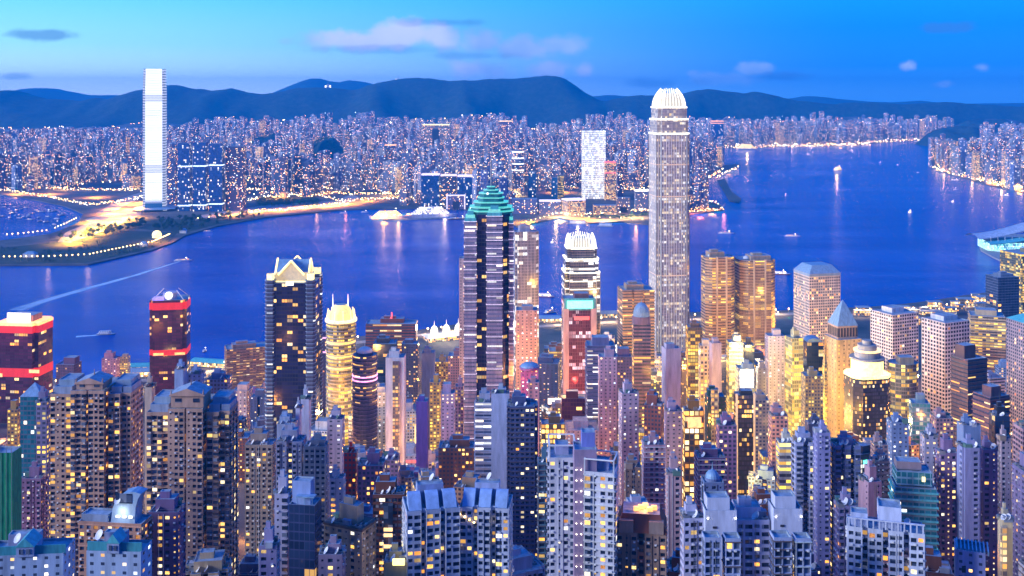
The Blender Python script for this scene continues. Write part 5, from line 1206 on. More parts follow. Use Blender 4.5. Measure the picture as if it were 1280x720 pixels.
# white complex front right
I = T(1058, 1156, 668, 720, 392, 'geo', (.66, .70, .84), 'white terraced apartment block with framed roof windows and golden lit floors', shape='bays4', dr=.42, rot=-16, roof='none', plit=.2, kinds='Ww', cwid=2.8, sp='the white terraced block', **A)
q, z, w_, d = I['q'], I['zt'], I['w'], I['d']
part(I, 'lift_house', ['wall', 'roofing'], lambda b: b.prism(rotp(sh_box(w_*.3, d*.75), -16, *q(w_*.06, 1)), z-1, z+8, 0, 1, parapet=.6), (.62, .68, .88))
part(I, 'roof_parapet', 'wall', lambda b: [b.prism(rotp(sh_box(.5, .6), -16, *q(-w_*.48+i*w_*.08, -d*.47)), z, z+3, 0, 0) for i in range(13)]+[b.prism(rotp(sh_box(w_, .7), -16, *q(0, -d*.47)), z+3, z+3.5, 0, 0, bottom=True)], (.66, .7, .84))
part(I, 'roof_pavilion', ['wall', 'roofing'], lambda b: b.prism(rotp(sh_box(w_*.22, d*.5), -16, *q(-w_*.34, 0)), z-1, z+4.4, 0, 1, parapet=.5), (.55, .62, .85))
part(I, 'satellite_dish', ['whitepaint', 'metal'], lambda b: dish(b, *q(w_*.3, 0), z, 1.4, 210))
# right edge
T(1168, 1196, 566, 720, 545, 'geo', (.34, .26, .44), 'plum apartment tower with a ladder of orange lit rooms beside the teal terraced tower', dr=.9, roof='tanks', plit=.34, kinds='sw', **A)
T(1196, 1226, 560, 720, 530, 'geo', (.38, .40, .62), 'blue-grey apartment tower with pale corner shaft', shape='notch', dr=.9, roof='tanks', plit=.08, kinds='w.', **A)
T(1222, 1247, 562, 720, 540, 'geo', (.26, .22, .40), 'dark violet apartment tower with many orange lit rooms beside the pale corner shaft', dr=.9, roof='tanks', plit=.3, kinds='sw', **A)
T(1246, 1264, 548, 700, 600, 'geo', (.52, .44, .50), 'pale mauve ribbed tower with roof fins near the edge', dr=1, roof='box', plit=.05, kinds='ws', **A)
T(1266, 1310, 536, 720, 620, 'geo', (.58, .40, .44), 'pink gridded apartment tower at the edge behind the violet block', dr=.8, roof='flat', plit=.1, kinds='WW', **A)
T(1265, 1320, 590, 720, 520, 'geo', (.32, .28, .46), 'violet apartment block at the edge with blue roof', dr=.8, roof='tanks', plit=.12, kinds='ws', **A)
I = T(1194, 1232, 692, 720, 405, 'dots', (.50, .52, .78), 'lavender ribbed tower with a dark emblem on its blank side', dr=1, rot=-22, roof='none', sp='the emblem tower')
part(I, 'side_wall', 'wall', lambda b: b.prism(rotp([(-.3, -I['d']*.5), (.1, -I['d']*.5), (.1, I['d']*.5), (-.3, I['d']*.5)], -22, *I['q'](-I['w']/2-.1, 0)), I['zb'], I['zt']), (.62, .60, .72))
part(I, 'emblem', 'darkmetal', lambda b: (b.box(px2(1205, 405), 405.2, zat(716, 405), 1.5, .3, 2.6), b.ball((px2(1205.5, 405), 405.1, zat(712, 405)+.6), .5, 0, 8)))
part(I, 'roof_ribs', 'slateblue', lambda b: [b.box(*I['q'](-I['w']*.45+i*1.4, 0), I['zt']-1, .5, I['d']*.95, 1.6, -22) for i in range(9)])
I = T(1247, 1266, 650, 710, 460, 'wall', (.62, .55, .42), 'cream stair tower lit gold from the street lamp at its foot', dr=1, roof='box', plit=.3)
part(I, 'lit_window_strip', 'striplit', lambda b: b.prism([(px2(1252, 459), 459), (px2(1259, 459), 459), (px2(1259, 459), 460.2), (px2(1252, 459), 460.2)], I['zb'], I['zt']-3, 0, 0, (2.6, 3.1), 31), (.6, .5, .4))
glow(px2(1255, 440), 444, zat(712, 444), 9000, (1, .78, .3), 1.2)
# upper right roofs
for i, (xa, xb, yt_, D_, c_, st_, lab) in enumerate(((1108, 1136, 528, 720, BLU, 'dots', 'blue roofed low apartment block behind the poster-wall tower'), (1150, 1172, 545, 660, LAV, 'dots', 'lavender low tower with pipe-covered roof before the second white grid block'),
        (1162, 1192, 523, 760, PNK, 'resid', 'pink low tower at the foot of the second white grid block'), (1196, 1226, 532, 690, BLU, 'wall', 'pale blue roof house block below the maroon block'), (1088, 1110, 556, 650, (.45, .34, .36), 'resid', 'louvred beige block with dark panels behind the poster-wall tower'),
        (960, 985, 520, 760, PNK, 'resid', 'rosy block beside the yellow-washed old office block'), (1006, 1030, 530, 740, (.12, .14, .24), 'wall', 'dark blue wedge-roofed chapel-like block'), (1236, 1262, 520, 700, DRK, 'glass', 'dark glass block in the dip beside the maroon block'),
        (940, 962, 500, 860, (.45, .38, .34), 'resid', 'beige lit old tower left of the rosy block'), (945, 958, 460, 1000, GRY, 'dots', 'grey old tower between the black glass and the lavender punched-window tower'), (1128, 1150, 590, 600, PUR, 'resid', 'purple roofed block behind the teal terraced tower'))):
    T(xa, xb, yt_, yt_+60, D_, st_, c_, lab, dr=.9, roof='tanks' if st_ != 'glass' else 'box', name='apartment_tower' if st_ != 'glass' else 'office_tower', cat='tower')

ORD0 = ['first', 'second', 'third', 'fourth', 'fifth', 'sixth', 'seventh', 'eighth', 'ninth', 'tenth', 'eleventh', 'twelfth', 'thirteenth', 'fourteenth', 'fifteenth', 'sixteenth', 'seventeenth', 'eighteenth', 'nineteenth', 'twentieth', 'twenty-first', 'twenty-second', 'twenty-third', 'twenty-fourth', 'twenty-fifth', 'twenty-sixth']
# ================================================================== the far shore
def kz(x, y):
    px = 640+x*F/max(y, 1); t = min(1, max(0, (px-790)/90)); y0 = 5500*(1-t)+9250*t
    s = (y-y0)/(9700-y0)
    if s <= 0: return 3.0
    return 3+165*min(1, s)**1.25*max(.15, .75+.9*mn.noise(Vector((x/700, y/700, 5))))
b = MB(); tri_grid(b, [-5200+i*130 for i in range(100)], [5450+i*140 for i in range(33)], lambda x, y: kz(x, y)-(4 if kz(x, y) <= 3.01 else 0))
tag(b.build('foothill_ground', 'citygound', smooth=True), kind='structure')

def K(x0, x1, yt, yb, D, style, col, label, name='far_tower', sp=None, shape='box', dr=.5, rot=0, lines=(), lm='e_cool', roof='none', **kw):
    I = T(x0, x1, yt, yb, D, style, col, label, name=name, cat='tower', shape=shape, dr=dr, rot=rot, roof=roof, z0=kz(px2((x0+x1)/2, D), D), hero=False, **kw)
    for py in lines: z = zat(py, D); part(I, 'lit_line', lm, lambda b: b.prism(scl(I['poly'], 1.01), z-2, z+2, 0, 0, bottom=True))
    KH.append(((x0+x1)/2, yt, D, sp or None, x0, x1, yb)); return I
KH = [(193, 86, 3500, 'the white supertall', 178, 208, 262)]
K(222, 240, 179, 256, 3500, 'farblue', (.10, .16, .34), 'first of three joined dark blue slabs beside the white supertall', lines=(208, 257), sp='the dark blue slabs', dr=.7)
K(241, 260, 178, 256, 3495, 'farblue', (.10, .16, .34), 'middle of three joined dark blue slabs beside the white supertall', lines=(207.5, 256.5), dr=.7)
K(261, 280.5, 180, 255, 3490, 'farblue', (.10, .16, .34), 'last of three joined dark blue slabs beside the white supertall', lines=(206.5, 255), dr=.7)
K(282, 308, 183, 252, 3500, 'far', (.22, .14, .20), 'brown tower with lit rows, farther side of the joined dark blue slabs', sp='the brown far-shore tower', dr=.8)
K(208, 222, 190, 256, 3620, 'far', (.22, .2, .4), 'violet tower group tucked behind the edge of the white supertall', dr=1)
I = K(727, 757, 163, 236, 3900, 'ledwhite', (.6, .55, .5), 'brilliant white lit tower standing alone across the harbour, before the low hill', sp='the brilliant white tower', dr=.6) if facade('ledwhite', 5, 8, .1, .12, .9, (.5, .45, .4), 1., 1.7, 'white', fvar=.0) else 0
for i, (a, c_, t_) in enumerate(((526.5, 550, 218), (550.5, 571, 219), (572, 598, 220))):
    K(a, c_, t_, 257, 3640, ('farblue', 'far', 'farblue')[i], ((.03, .12, .2), (.18, .16, .2), (.04, .1, .22))[i], ('teal glass block with lit roof edge, first of three by the cruise piers', 'grey block with lit roof edge, middle of three by the cruise piers', 'navy block with lit roof edge, last of three by the cruise piers')[i], lines=(t_+.5,), lm='e_line', dr=.8, sp=('the cruise pier blocks', None, None)[i])
I = K(558, 582, 243.5, 262, 3560, 'far', (.42, .30, .40), 'pink-framed square portal building behind the cruise pier', dr=.4, sp='the pink portal building')
part(I, 'portal_frame', 'e_line', lambda b: [b.box(*I['q'](s_*I['w']*.47, -I['d']/2-.5), 3, 4, 1, I['zt']-2) for s_ in (-1, 1)]+[b.box(*I['q'](0, -I['d']/2-.5), I['zt']-4, I['w'], 1, 4)])
part(I, 'portal_opening', 'darkmetal', lambda b: b.box(*I['q'](0, -I['d']/2-.4), 4, I['w']*.34, 1, 26))
K(481, 495.5, 181, 240, 4600, 'far', (.20, .18, .30), 'slender grey tower with an orange glowing top floor', lines=(181.5,), lm='e_orange', dr=1, sp='the slender orange-topped tower')
I = K(528, 562, 155.5, 186, 5600, 'far', (.50, .44, .42), 'cream arch-shaped housing block with lit golden top', lines=(156,), lm='e_gold', dr=.4, sp='the golden-topped arch block')
part(I, 'arch_opening', 'darkmetal', lambda b: b.box(*I['q'](0, -I['d']/2-.5), zat(180, 5600), I['w']*.26, 1, 80))
K(624, 641, 151, 190, 5600, 'far', (.36, .26, .38), 'mauve tower with a lit roof rim behind the teal crown', lines=(151.5,), lm='e_warm', dr=.8)
I = K(888, 904.5, 151, 192, 5750, 'farblue', (.08, .14, .34), 'dark blue tower with orange crown just beyond the claw-crowned supertall', lines=(151.5, 154), lm='e_orange', dr=.9, sp='the orange-crowned harbour tower')
K(869, 886, 155, 176, 8200, 'farwarm', (.5, .5, .5), 'pale tower with white lit frame beyond the orange-crowned harbour tower', lines=(155,), lm='e_white')
K(640, 671.5, 249, 270, 3420, 'far', (.42, .40, .56), 'low lavender hotel slab with white lit end, behind the teal crown', dr=.5, sp='the low lavender hotel slab')
K(674, 701, 251, 272, 3400, 'far', (.50, .44, .54), 'low pale block with white lit parapet by the ferry piers', lines=(251.5,), lm='e_line', dr=.5)
K(702, 732, 250, 276, 3360, 'farwarm', (.60, .46, .48), 'pink glowing low hall at the ferry piers', dr=.8, rot=20, lines=(250.5,), lm='e_line', sp='the pink ferry hall')
K(741, 771, 257, 276, 3400, 'farwarm', (.62, .48, .40), 'low cream hall washed with warm light behind the promenade trees', dr=.6)
I = K(770, 788, 247, 264, 3420, 'far', (.52, .40, .34), 'cream archway block between the warm hall and the claw-crowned supertall', dr=.5)
part(I, 'arch_opening', 'darkmetal', lambda b: b.box(*I['q'](0, -I['d']/2-.5), 8, I['w']*.5, 1, 18))
K(793, 813, 238, 260, 3520, 'far', (.5, .46, .5), 'white-roofed low block touching the claw-crowned supertall', lines=(238.5,), lm='e_white', dr=.6)
K(689, 697, 222, 249, 3750, 'farblue', (.05, .3, .3), 'slim green glass tower beside a yellow lit one', dr=1)
K(697, 705, 219, 249, 3760, 'glassyellow', (.4, .4, .2), 'slim yellow-green lit tower behind the low pale block', dr=1)
K(755, 770, 202, 250, 3850, 'farwarm', (.45, .30, .30), 'pinkish tower with glowing red top, close beside the brilliant white tower', lines=(203, 216), lm='e_red', dr=.8)
K(771, 779, 205, 246, 3900, 'far', (.24, .12, .28), 'dark purple tower near the red-topped pink one', dr=1)
I = K(640, 655, 188, 240, 4050, 'far', (.4, .4, .5), 'grey tower with stacked white rings of light near the teal crown', lines=(190, 198, 205, 213), lm='e_white', dr=1, shape='round')
K(660, 670, 215, 246, 3800, 'farblue', (.04, .2, .25), 'teal glass tower beside the ringed grey tower', dr=1)
K(50, 70, 210, 240, 4400, 'farblue', (.06, .10, .3), 'dark blue estate block on the inland side of the sheltered basin', dr=.5)

# ---- individual towers of the far city, the rest of it one mass
NO = [(60, 180, 238, 330), (0, 120, 240, 330), (120, 235, 250, 330), (225, 500, 248, 300), (640, 820, 240, 300), (400, 480, 240, 290)]
KLIM = [(-60, 163), (0, 163), (100, 158), (170, 160), (225, 156), (245, 146), (330, 144), (362, 137), (460, 136), (480, 147), (520, 144), (562, 148), (600, 140), (640, 136), (690, 140), (725, 146), (742, 131), (765, 132), (800, 146), (870, 146), (900, 144), (950, 141), (980, 134), (1045, 134), (1055, 150), (1080, 140), (1200, 140), (1212, 146), (1235, 141), (1300, 141), (1400, 141)]
KR = random.Random(21)
OC = [[1e9]*320 for _ in range(180)]
def cover(x0, x1, y0, y1, test=False):
    n = 0; t = 0
    for j in range(max(0, int(y0//4)), min(180, int(y1//4)+1)):
        r = OC[j]
        for i in range(max(0, int(x0//4)), min(320, int(x1//4)+1)):
            t += 1
            if r[i] == 1e9: n += 1
            if not test: r[i] = 0
    return n
for h in HEROES: cover(h[0], h[1], h[2], 719)
for k in KH: cover(k[4], k[5], k[1], k[6])
COLW = [((.60, .60, .72), 'pale lilac'), ((.66, .66, .70), 'off-white'), ((.40, .44, .62), 'slate blue'), ((.52, .46, .52), 'mauve'), ((.55, .47, .40), 'cream'), ((.46, .30, .32), 'rosy'), ((.20, .22, .36), 'dark blue'), ((.34, .28, .40), 'violet')]
KT = []; AVE = []
y = 3480.
while y < 9500:
    st = 58 if y < 4300 else (70 if y < 6000 else 86 if y < 7700 else 74); x = -.56*y-100
    while x < .56*y+100:
        xx = x+KR.uniform(-.35, .35)*st; yy = y+KR.uniform(-.4, .4)*st; x += st
        px = 640+xx*F/yy; gy = HY+CZ*F/yy
        kow = inside(KPTS, xx, yy); ea = inside(EPTS, xx, yy)
        if not (kow or ea): continue
        if kow and any(a < px < c and t < gy < d_ for a, c, t, d_ in NO): continue
        if ea and inside(EPTS, xx, yy-60) is False: continue
        if kow and not (inside(KPTS, xx, yy-70) and inside(KPTS, xx+50*(1 if px > 800 else 0), yy)): continue
        if px < 860 and yy > 3650:
            ua = xx*.94-yy*.34; va = xx*.34+yy*.94
            if ua % 460 < 44 or va % 640 < 40:
                AVE.append((xx, yy)); continue
        dn = mn.noise(Vector((xx/420, yy/420, 9)));
        if (dn < -.2 and px < 860) or KR.random() < .14: continue
        if px > 860 and (yy > 9480 or (kow and px > 1235)): continue
        if any(abs(px-(k[0]+k[1])/2) < (k[1]-k[0])/2*1.05 and abs(yy-k[3]) < 380 for k in KN): continue
        if any(abs(xx-px2(k[0], k[2])) < (k[5]-k[4])*k[2]/F/2+22 and -10 < yy-k[2] < 60 for k in KH): continue
        cl_ = mn.noise(Vector((int(xx/260)*1.7, int(yy/300)*2.3, 1))); ci = int(abs(cl_)*97) % 11
        ci = [0, 1, 2, 3, 4, 0, 5, 6, 7, 1, 2][ci] if KR.random() < .65 else KR.randrange(8)
        h_ = 30+105*min(1, abs(mn.noise(Vector((xx/260, yy/260, 4)))*2.4))+KR.uniform(0, 26)
        if yy > 5600: h_ += 20
        if ea: h_ = KR.uniform(60, 120) if yy < 6800 else KR.uniform(80, 150)
        if px < 860 and yy > 8500: continue
        if KR.random() < .05: h_ = KR.uniform(110, 165)
        if px > 860: h_ = max(h_, KR.uniform(80, 170))
        zg = kz(xx, yy); zt = zg+h_; yl = lerp_tab(KLIM, px)+KR.random()**2*9
        zt = min(zt, zat(yl, yy))
        if zt-zg < 14: continue
        w_ = KR.uniform(24, 34) if yy < 6500 else KR.uniform(26, 40)
        KT.append((yy, xx, zg, zt, w_, w_*KR.uniform(.6, 1.1), KR.choice((0, 12, -14, 30, 45)) if KR.random() < .6 else KR.uniform(0, 90), ci))
    y += st
KT.sort()
mass = MB(); ind = []
for t in KT:
    yy, xx, zg, zt, w_, d, rt, ci = t
    pw = w_*F/yy/2; px = 640+xx*F/yy; vis = cover(px-pw, px+pw, HY+(CZ-zt)*F/yy, HY+(CZ-zg)*F/yy, True)
    cover(px-pw*.8, px+pw*.8, HY+(CZ-zt)*F/yy+2, HY+(CZ-zg)*F/yy)
    ind.append((vis*1.0+(zt-zg)*w_*F*F/yy/yy/400, t))
ind.sort(key=lambda a: -a[0])
FAR_LAB = []
for n_, (s_, t) in enumerate(ind):
    yy, xx, zg, zt, w_, d, rt, ci = t; px = 640+xx*F/yy
    single = n_ < 270 and -10 < px < 1290
    P = rotp(sh_notch(w_, d, .16) if ci % 2 else sh_box(w_, d), rt, xx, yy); c_ = tuple(v*.85 for v in COLW[ci][0])
    b = MB() if single else mass
    bk = rotp(sh_box(w_*.4, d*.4), rt, xx, yy)
    b.prism(P, zg-2, zt, 0, 1, CELL['far'], (int(xx*7+yy*3) % 9973)*3.6, col=None if single else c_)
    b.prism(bk, zt, zt+4.5, 2 if single else 1, 1, None, 0, col=None if single else c_)
    if single:
        o = b.build('distant_tower', ['farwarm' if KR.random() < .08 else 'farblue' if KR.random() < .06 else 'far', 'roofing', 'wall'], org=(xx, yy, zg), col=c_)
        FAR_LAB.append((o, px, yy, zt-zg, COLW[ci][1], ci % 2))
tag(mass.build('distant_city', ['farmass', 'roofing']), kind='stuff')

# ---- lights of the far streets
def octa(b, x, y, z, r, mi=0):
    V = [(x+r, y, z), (x, y+r, z), (x-r, y, z), (x, y-r, z)]
    for i in range(4): b.face([V[i], V[(i+1) % 4], (x, y, z+r)], mi); b.face([V[(i+1) % 4], V[i], (x, y, z-r)], mi)
LB = MB()
for t in KR.sample(KT, min(len(KT), 2600)):
    yy, xx, zg, zt, *_ = t; r = KR.uniform(1.0, 2.0)*max(1, yy/5200)
    z = KR.choice((zg+9, zg+9, zg+12, zt+6, zg+20)); octa(LB, xx+KR.choice((-24, 24)), yy-KR.uniform(18, 30), z, r, KR.choice((0, 0, 0, 1, 2, 2, 3)))
for (xx, yy) in AVE:
    for _ in range(2): octa(LB, xx+KR.uniform(-28, 28), yy+KR.uniform(-28, 28), kz(xx, yy)+12, KR.uniform(1.2, 2.2)*max(1, yy/5000), KR.choice((0, 0, 2, 2, 1)))
for (xx, yy) in AVE[::9]: flood(xx, yy, kz(xx, yy)+34, 6e5, (1, .46, .06), 6)
# dense ribbons of street light (photo rows at ground level)
RIB = [((-10, 236), (60, 246), (110, 256), (150, 252), (180, 246)), ((0, 232), (80, 236), (170, 238)), ((210, 250), (300, 252), (330, 246), (400, 244), (430, 252)), ((310, 264), (360, 262), (420, 255), (440, 250), (520, 246)), ((340, 243), (400, 241), (470, 243), (520, 240)), ((590, 252), (640, 262), (720, 268), (812, 262)), ((300, 236), (370, 238), (460, 232)),
       ((735, 238), (815, 236)), ((1170, 212), (1210, 221), (1250, 232), (1300, 242)), ((1165, 209), (1205, 216), (1240, 228), (1300, 238)), ((870, 183.5), (960, 183), (1090, 180)), ((900, 181), (1060, 179), (1120, 176), (1200, 171)), ((862, 264), (905, 261)), ((865, 247), (898, 254)), ((895, 222), (925, 208)), ((865, 232), (900, 214)), ((874, 226), (905, 212)), ((560, 206), (640, 204), (700, 208)), ((560, 222), (630, 214)), ((200, 226), (330, 222), (480, 226))]
for rb in RIB:
    for (a, c) in zip(rb, rb[1:]):
        n_ = max(2, int(abs(c[0]-a[0])/3))
        for i in range(n_):
            for _ in range(2):
                t_ = (i+KR.random())/n_; px, py = a[0]+(c[0]-a[0])*t_, a[1]+(c[1]-a[1])*t_+KR.uniform(-1.6, 1.6); X, Y = G(px, py, 8)
                octa(LB, X, Y, 10, KR.uniform(1.1, 2.1)*Y/4500, KR.choice((0, 0, 1, 0, 2)))
tag(LB.build('street_lights', ['e_lamp', 'e_lampw', 'e_orange_l', 'e_cool_l']), kind='stuff') if emitter('e_orange_l', (1, .36, .06), 14) and emitter('e_cool_l', (.6, .9, 1), 10) else 0

# ---- lit road and toll plaza on the reclaimed point, park lamps, low pavilions
plate('toll_plaza', [(72, 304), (84, 290), (108, 275), (128, 270), (160, 262), (176, 262), (176, 270), (150, 282), (120, 294), (88, 305)], 3.7, 'concrete')
plate('road', [(60, 296), (95, 281), (105, 276), (112, 279), (80, 293), (62, 300)], 3.9, 'asphalt')
plate('road', [(120, 268), (150, 250), (180, 240), (186, 244), (160, 256), (140, 268)], 3.9, 'concrete')
plate('road', [(240, 272), (330, 258), (420, 252), (440, 244), (450, 248), (432, 259), (330, 266), (244, 277)], 3.9, 'concrete')
for (px, py, P, c) in [(92, 297, 3, 0), (104, 290, 3, 0), (118, 284, 4, 0), (132, 278, 4, 0), (146, 272, 4, 0), (160, 267, 4, 0), (140, 262, 3, 1), (150, 256, 3, 1), (165, 250, 3, 1), (172, 258, 3, 1), (110, 272, 2, 0), (182, 248, 3, 1), (290, 264, 2, 1), (320, 260, 2, 1), (350, 258, 2, 1), (380, 255, 2, 1), (410, 253, 2.5, 1), (435, 250, 2.5, 1), (270, 254, 1.5, 1), (460, 246, 2, 1), (195, 296, .7, 1),
                       (480, 268, 1.2, 1), (510, 262, 1.5, 1), (660, 272, 2, 0), (700, 266, 2, 2), (730, 268, 2.5, 0), (755, 270, 2, 2), (790, 266, 2, 2), (745, 238, 2, 2), (590, 250, 2, 2), (640, 240, 1.5, 2), (350, 243, 2, 1), (400, 236, 2, 1), (60, 238, 2, 1), (20, 238, 2, 1), (120, 242, 2, 1), (330, 228, 2, 1), (650, 228, 2, 2), (700, 236, 2, 1),
                       (1185, 210, 1.5, 1), (1215, 218, 2, 1), (1245, 226, 2, 1), (1275, 234, 2, 1), (875, 262, .8, 3), (890, 258, .8, 1), (912, 212, 1, 1), (1250, 172, 3, 1), (1050, 181, 3, 1), (945, 182, 2, 1), (530, 170, 4, 1), (590, 206, 4, 2), (580, 212, 3, 2)]:
    X, Y = G(px, py, 18); flood(X, Y, 30+(kz(X, Y)-3), P*(7e5 if c == 0 else 7.5e5), [(1, .42, .03), (1, .33, .03), (1, .60, .18), (1, .2, .15)][c], 6)
LAMPM = MB(); LAMPM.cyl(0, 0, 0, .22, 9, 6, 0, .14); LAMPM.bar((0, 0, 9), (0, -1.6, 9.5), .12, 0); lp = LAMPM.build('street_lamp', 'metal'); hd = MB(); hd.ball((0, -1.6, 9.5), 1.15); lh = hd.build('lamp_head', 'e_lamp')
LDM, HDM = lp.data, lh.data; bpy.data.objects.remove(lp); bpy.data.objects.remove(lh)
LAMPROWS = [([(0, 327.5), (60, 327), (110, 324.5), (150, 316), (190, 308), (212, 298)], 44, 'along the park promenade', 'lamps lining the park promenade', 1.), ([(66, 291), (82, 284), (96, 277)], 9, 'on the plaza approach road by the basin', 'lamps of the plaza approach road', 1.), ([(4, 299), (30, 297), (60, 293)], 9, 'on the basin seawall', 'lamps along the basin seawall', 1.),
            ([(240, 279), (300, 272), (340, 267), (420, 260)], 14, 'on the seawall beside the dark blue slabs', 'lamps along the far seawall', 1.1), ([(655, 283), (700, 270.5), (735, 276), (810, 279)], 18, 'on the ferry pier promenade across the water', 'lamps along the ferry pier promenade', 1.), ([(1172, 211), (1205, 220), (1240, 230.5), (1290, 241)], 20, 'on the eastern seawall road', 'lamps along the eastern seawall', 1.4), ([(905, 181.5), (1085, 179.2)], 14, 'on the distant quay past the orange-crowned tower', 'lamps along the distant quay', 2.4)]
for path, cnt, txt, grp, sc in LAMPROWS:
    P_ = [G(*q) for q in path]; Ls = [math.dist(a, c) for a, c in zip(P_, P_[1:])]; tot = sum(Ls)
    for i in range(cnt):
        s_ = tot*(i+.5)/cnt; k = 0
        while k < len(Ls)-1 and s_ > Ls[k]: s_ -= Ls[k]; k += 1
        t_ = s_/Ls[k]; X = P_[k][0]+(P_[k+1][0]-P_[k][0])*t_; Y = P_[k][1]+(P_[k+1][1]-P_[k][1])*t_
        o = bpy.data.objects.new('street_lamp', LDM); COL.objects.link(o); o.location = (X, Y+6, 3.2); o.scale = (sc,)*3
        tag(o, 'glowing orange street lamp '+txt, 'street lamp', grp)
        h_ = bpy.data.objects.new('lamp_head', HDM); COL.objects.link(h_); h_.parent = o
for (px, py, wpx, c_, lab) in ((36, 322, 15, (.7, .72, .8), 'small white waterfront pavilion with navy roof on the park point'), (228, 292, 8, (.6, .66, .8), 'small pale blue shed on the park shore'), (178, 309, 9, (.4, .5, .7), 'small glazed pavilion near the round yellow-lit dome'), ):
    X, Y = G(px, py, 3); w_ = wpx*Y/F; root = empty('pavilion', (X, Y+8, 3.3)); tag(root, lab, 'pavilion')
    b = MB(); b.box(X, Y+8, 3.3, w_, w_*.6, 8, 0, 0); b.build('walls', 'hullwhite', root, org=(X, Y+8, 3.3)); b = MB(); b.loft([(rotp(sh_box(w_*1.05, w_*.65), 0, X, Y+8), 11.3), (rotp(sh_box(w_*.5, w_*.3), 0, X, Y+8), 17)], 0, 0); b.build('roof', 'slateblue', root, org=(X, Y+8, 3.3))
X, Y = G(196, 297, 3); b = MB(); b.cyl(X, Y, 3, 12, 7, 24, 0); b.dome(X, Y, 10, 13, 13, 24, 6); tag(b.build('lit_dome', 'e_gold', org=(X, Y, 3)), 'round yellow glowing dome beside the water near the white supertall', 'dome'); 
# park trees: trunk and ragged crown
def leafball(b, x, y, z, r, n, rng, mi=0):
    for _ in range(n):
        while True:
            v = Vector((rng.uniform(-1, 1), rng.uniform(-1, 1), rng.uniform(-1, 1)))
            if v.length < 1: break
        c = Vector((x, y, z))+v*r; s_ = r*rng.uniform(.18, .34); a = Vector((rng.gauss(0, 1), rng.gauss(0, 1), rng.gauss(0, 1))).normalized(); e = a.orthogonal().normalized(); g = a.cross(e)
        b.face([tuple(c+e*s_), tuple(c+g*s_), tuple(c-e*s_), tuple(c-g*s_)], mi)
m, n, p = newmat('foliage'); setp(n, p, Base_Color=n.ramp(n.noise(n.new('ShaderNodeTexCoord').outputs['Object'], .35, 3), [(.35, (.02, .05, .02)), (.65, (.07, .12, .04))]), Roughness=.8)
plain('bark', (.10, .07, .05), .9)
TR = random.Random(5); TREEV = []
for k in range(5):
    b = MB(); b.cyl(0, 0, 0, .45, 4.5, 6, 0, .25); t_o = b.build('trunk', 'bark'); tm = t_o.data; bpy.data.objects.remove(t_o)
    b = MB()
    for _ in range(5): leafball(b, TR.uniform(-2.6, 2.6), TR.uniform(-2.6, 2.6), TR.uniform(4.5, 8), TR.uniform(2, 3.2), 34, TR)
    c_o = b.build('crown', 'foliage'); TREEV.append((tm, c_o.data)); bpy.data.objects.remove(c_o)
def tree(x, y, z, s_, lab, grp):
    r = empty('shade_tree', (x, y, z)); r.scale = (s_, s_, s_*TR.uniform(.85, 1.15)); r.rotation_euler = (0, 0, TR.uniform(0, 6)); tag(r, lab, 'tree', grp); k = TR.choice(TREEV)
    for nm, me in zip(('trunk', 'crown'), k): o = bpy.data.objects.new(nm, me); COL.objects.link(o); o.parent = r
n_ = 0
while n_ < 130:
    px, py = TR.uniform(60, 330), TR.uniform(268, 302); X, Y = G(px, py)
    pp = [(60, 303), (100, 293), (150, 281), (178, 275), (232, 275), (330, 268), (330, 272), (270, 282), (226, 294), (215, 291), (170, 287), (120, 299), (80, 303)]
    if inside(pp, px, py): tree(X, Y, 3.3, TR.uniform(1.2, 2.), 'dark green tree in the wooded belt behind the far seawall', 'trees of the far park belt'); n_ += 1
for i in range(26): X, Y = G(738+i*2.8, 273+TR.uniform(-2, 2)); tree(X, Y, 3.2, TR.uniform(.9, 1.4), 'promenade tree before the warm lit hall across the water', 'trees on the ferry pier promenade')
b = MB()
for i in range(420):
    px, py = TR.uniform(0, 215), TR.uniform(303, 329); X, Y = G(px, py)
    if inside(PARK, X, Y) and mn.noise(Vector((X/90, Y/120, 0))) > -.05: leafball(b, X, Y, 5, TR.uniform(3, 6), 16, TR)
for i in range(260):
    px = TR.uniform(322, 398); X, Y = G(px, TR.uniform(249, 259)); leafball(b, X, Y, 7, TR.uniform(4, 8), 16, TR)
tag(b.build('park_foliage', 'foliage'), kind='stuff')
# woods on the far knolls
b = MB()
for (a, c, t_, D, *r_) in [k for k in KN if k[3] < 7000]:
    for _ in range(500):
        u, v = TR.uniform(-1, 1), TR.uniform(-1, 1); r = math.hypot(u, v)
        if r > .95: continue
        leafball(b, px2((a+c)/2, D)+u*(px2(c, D)-px2(a, D))/2, D+v*350, max(12, zat(t_, D))*(1-r*r)**.8+2, 9, 7, TR)
tag(b.build('hill_woods', 'foliage'), kind='stuff')

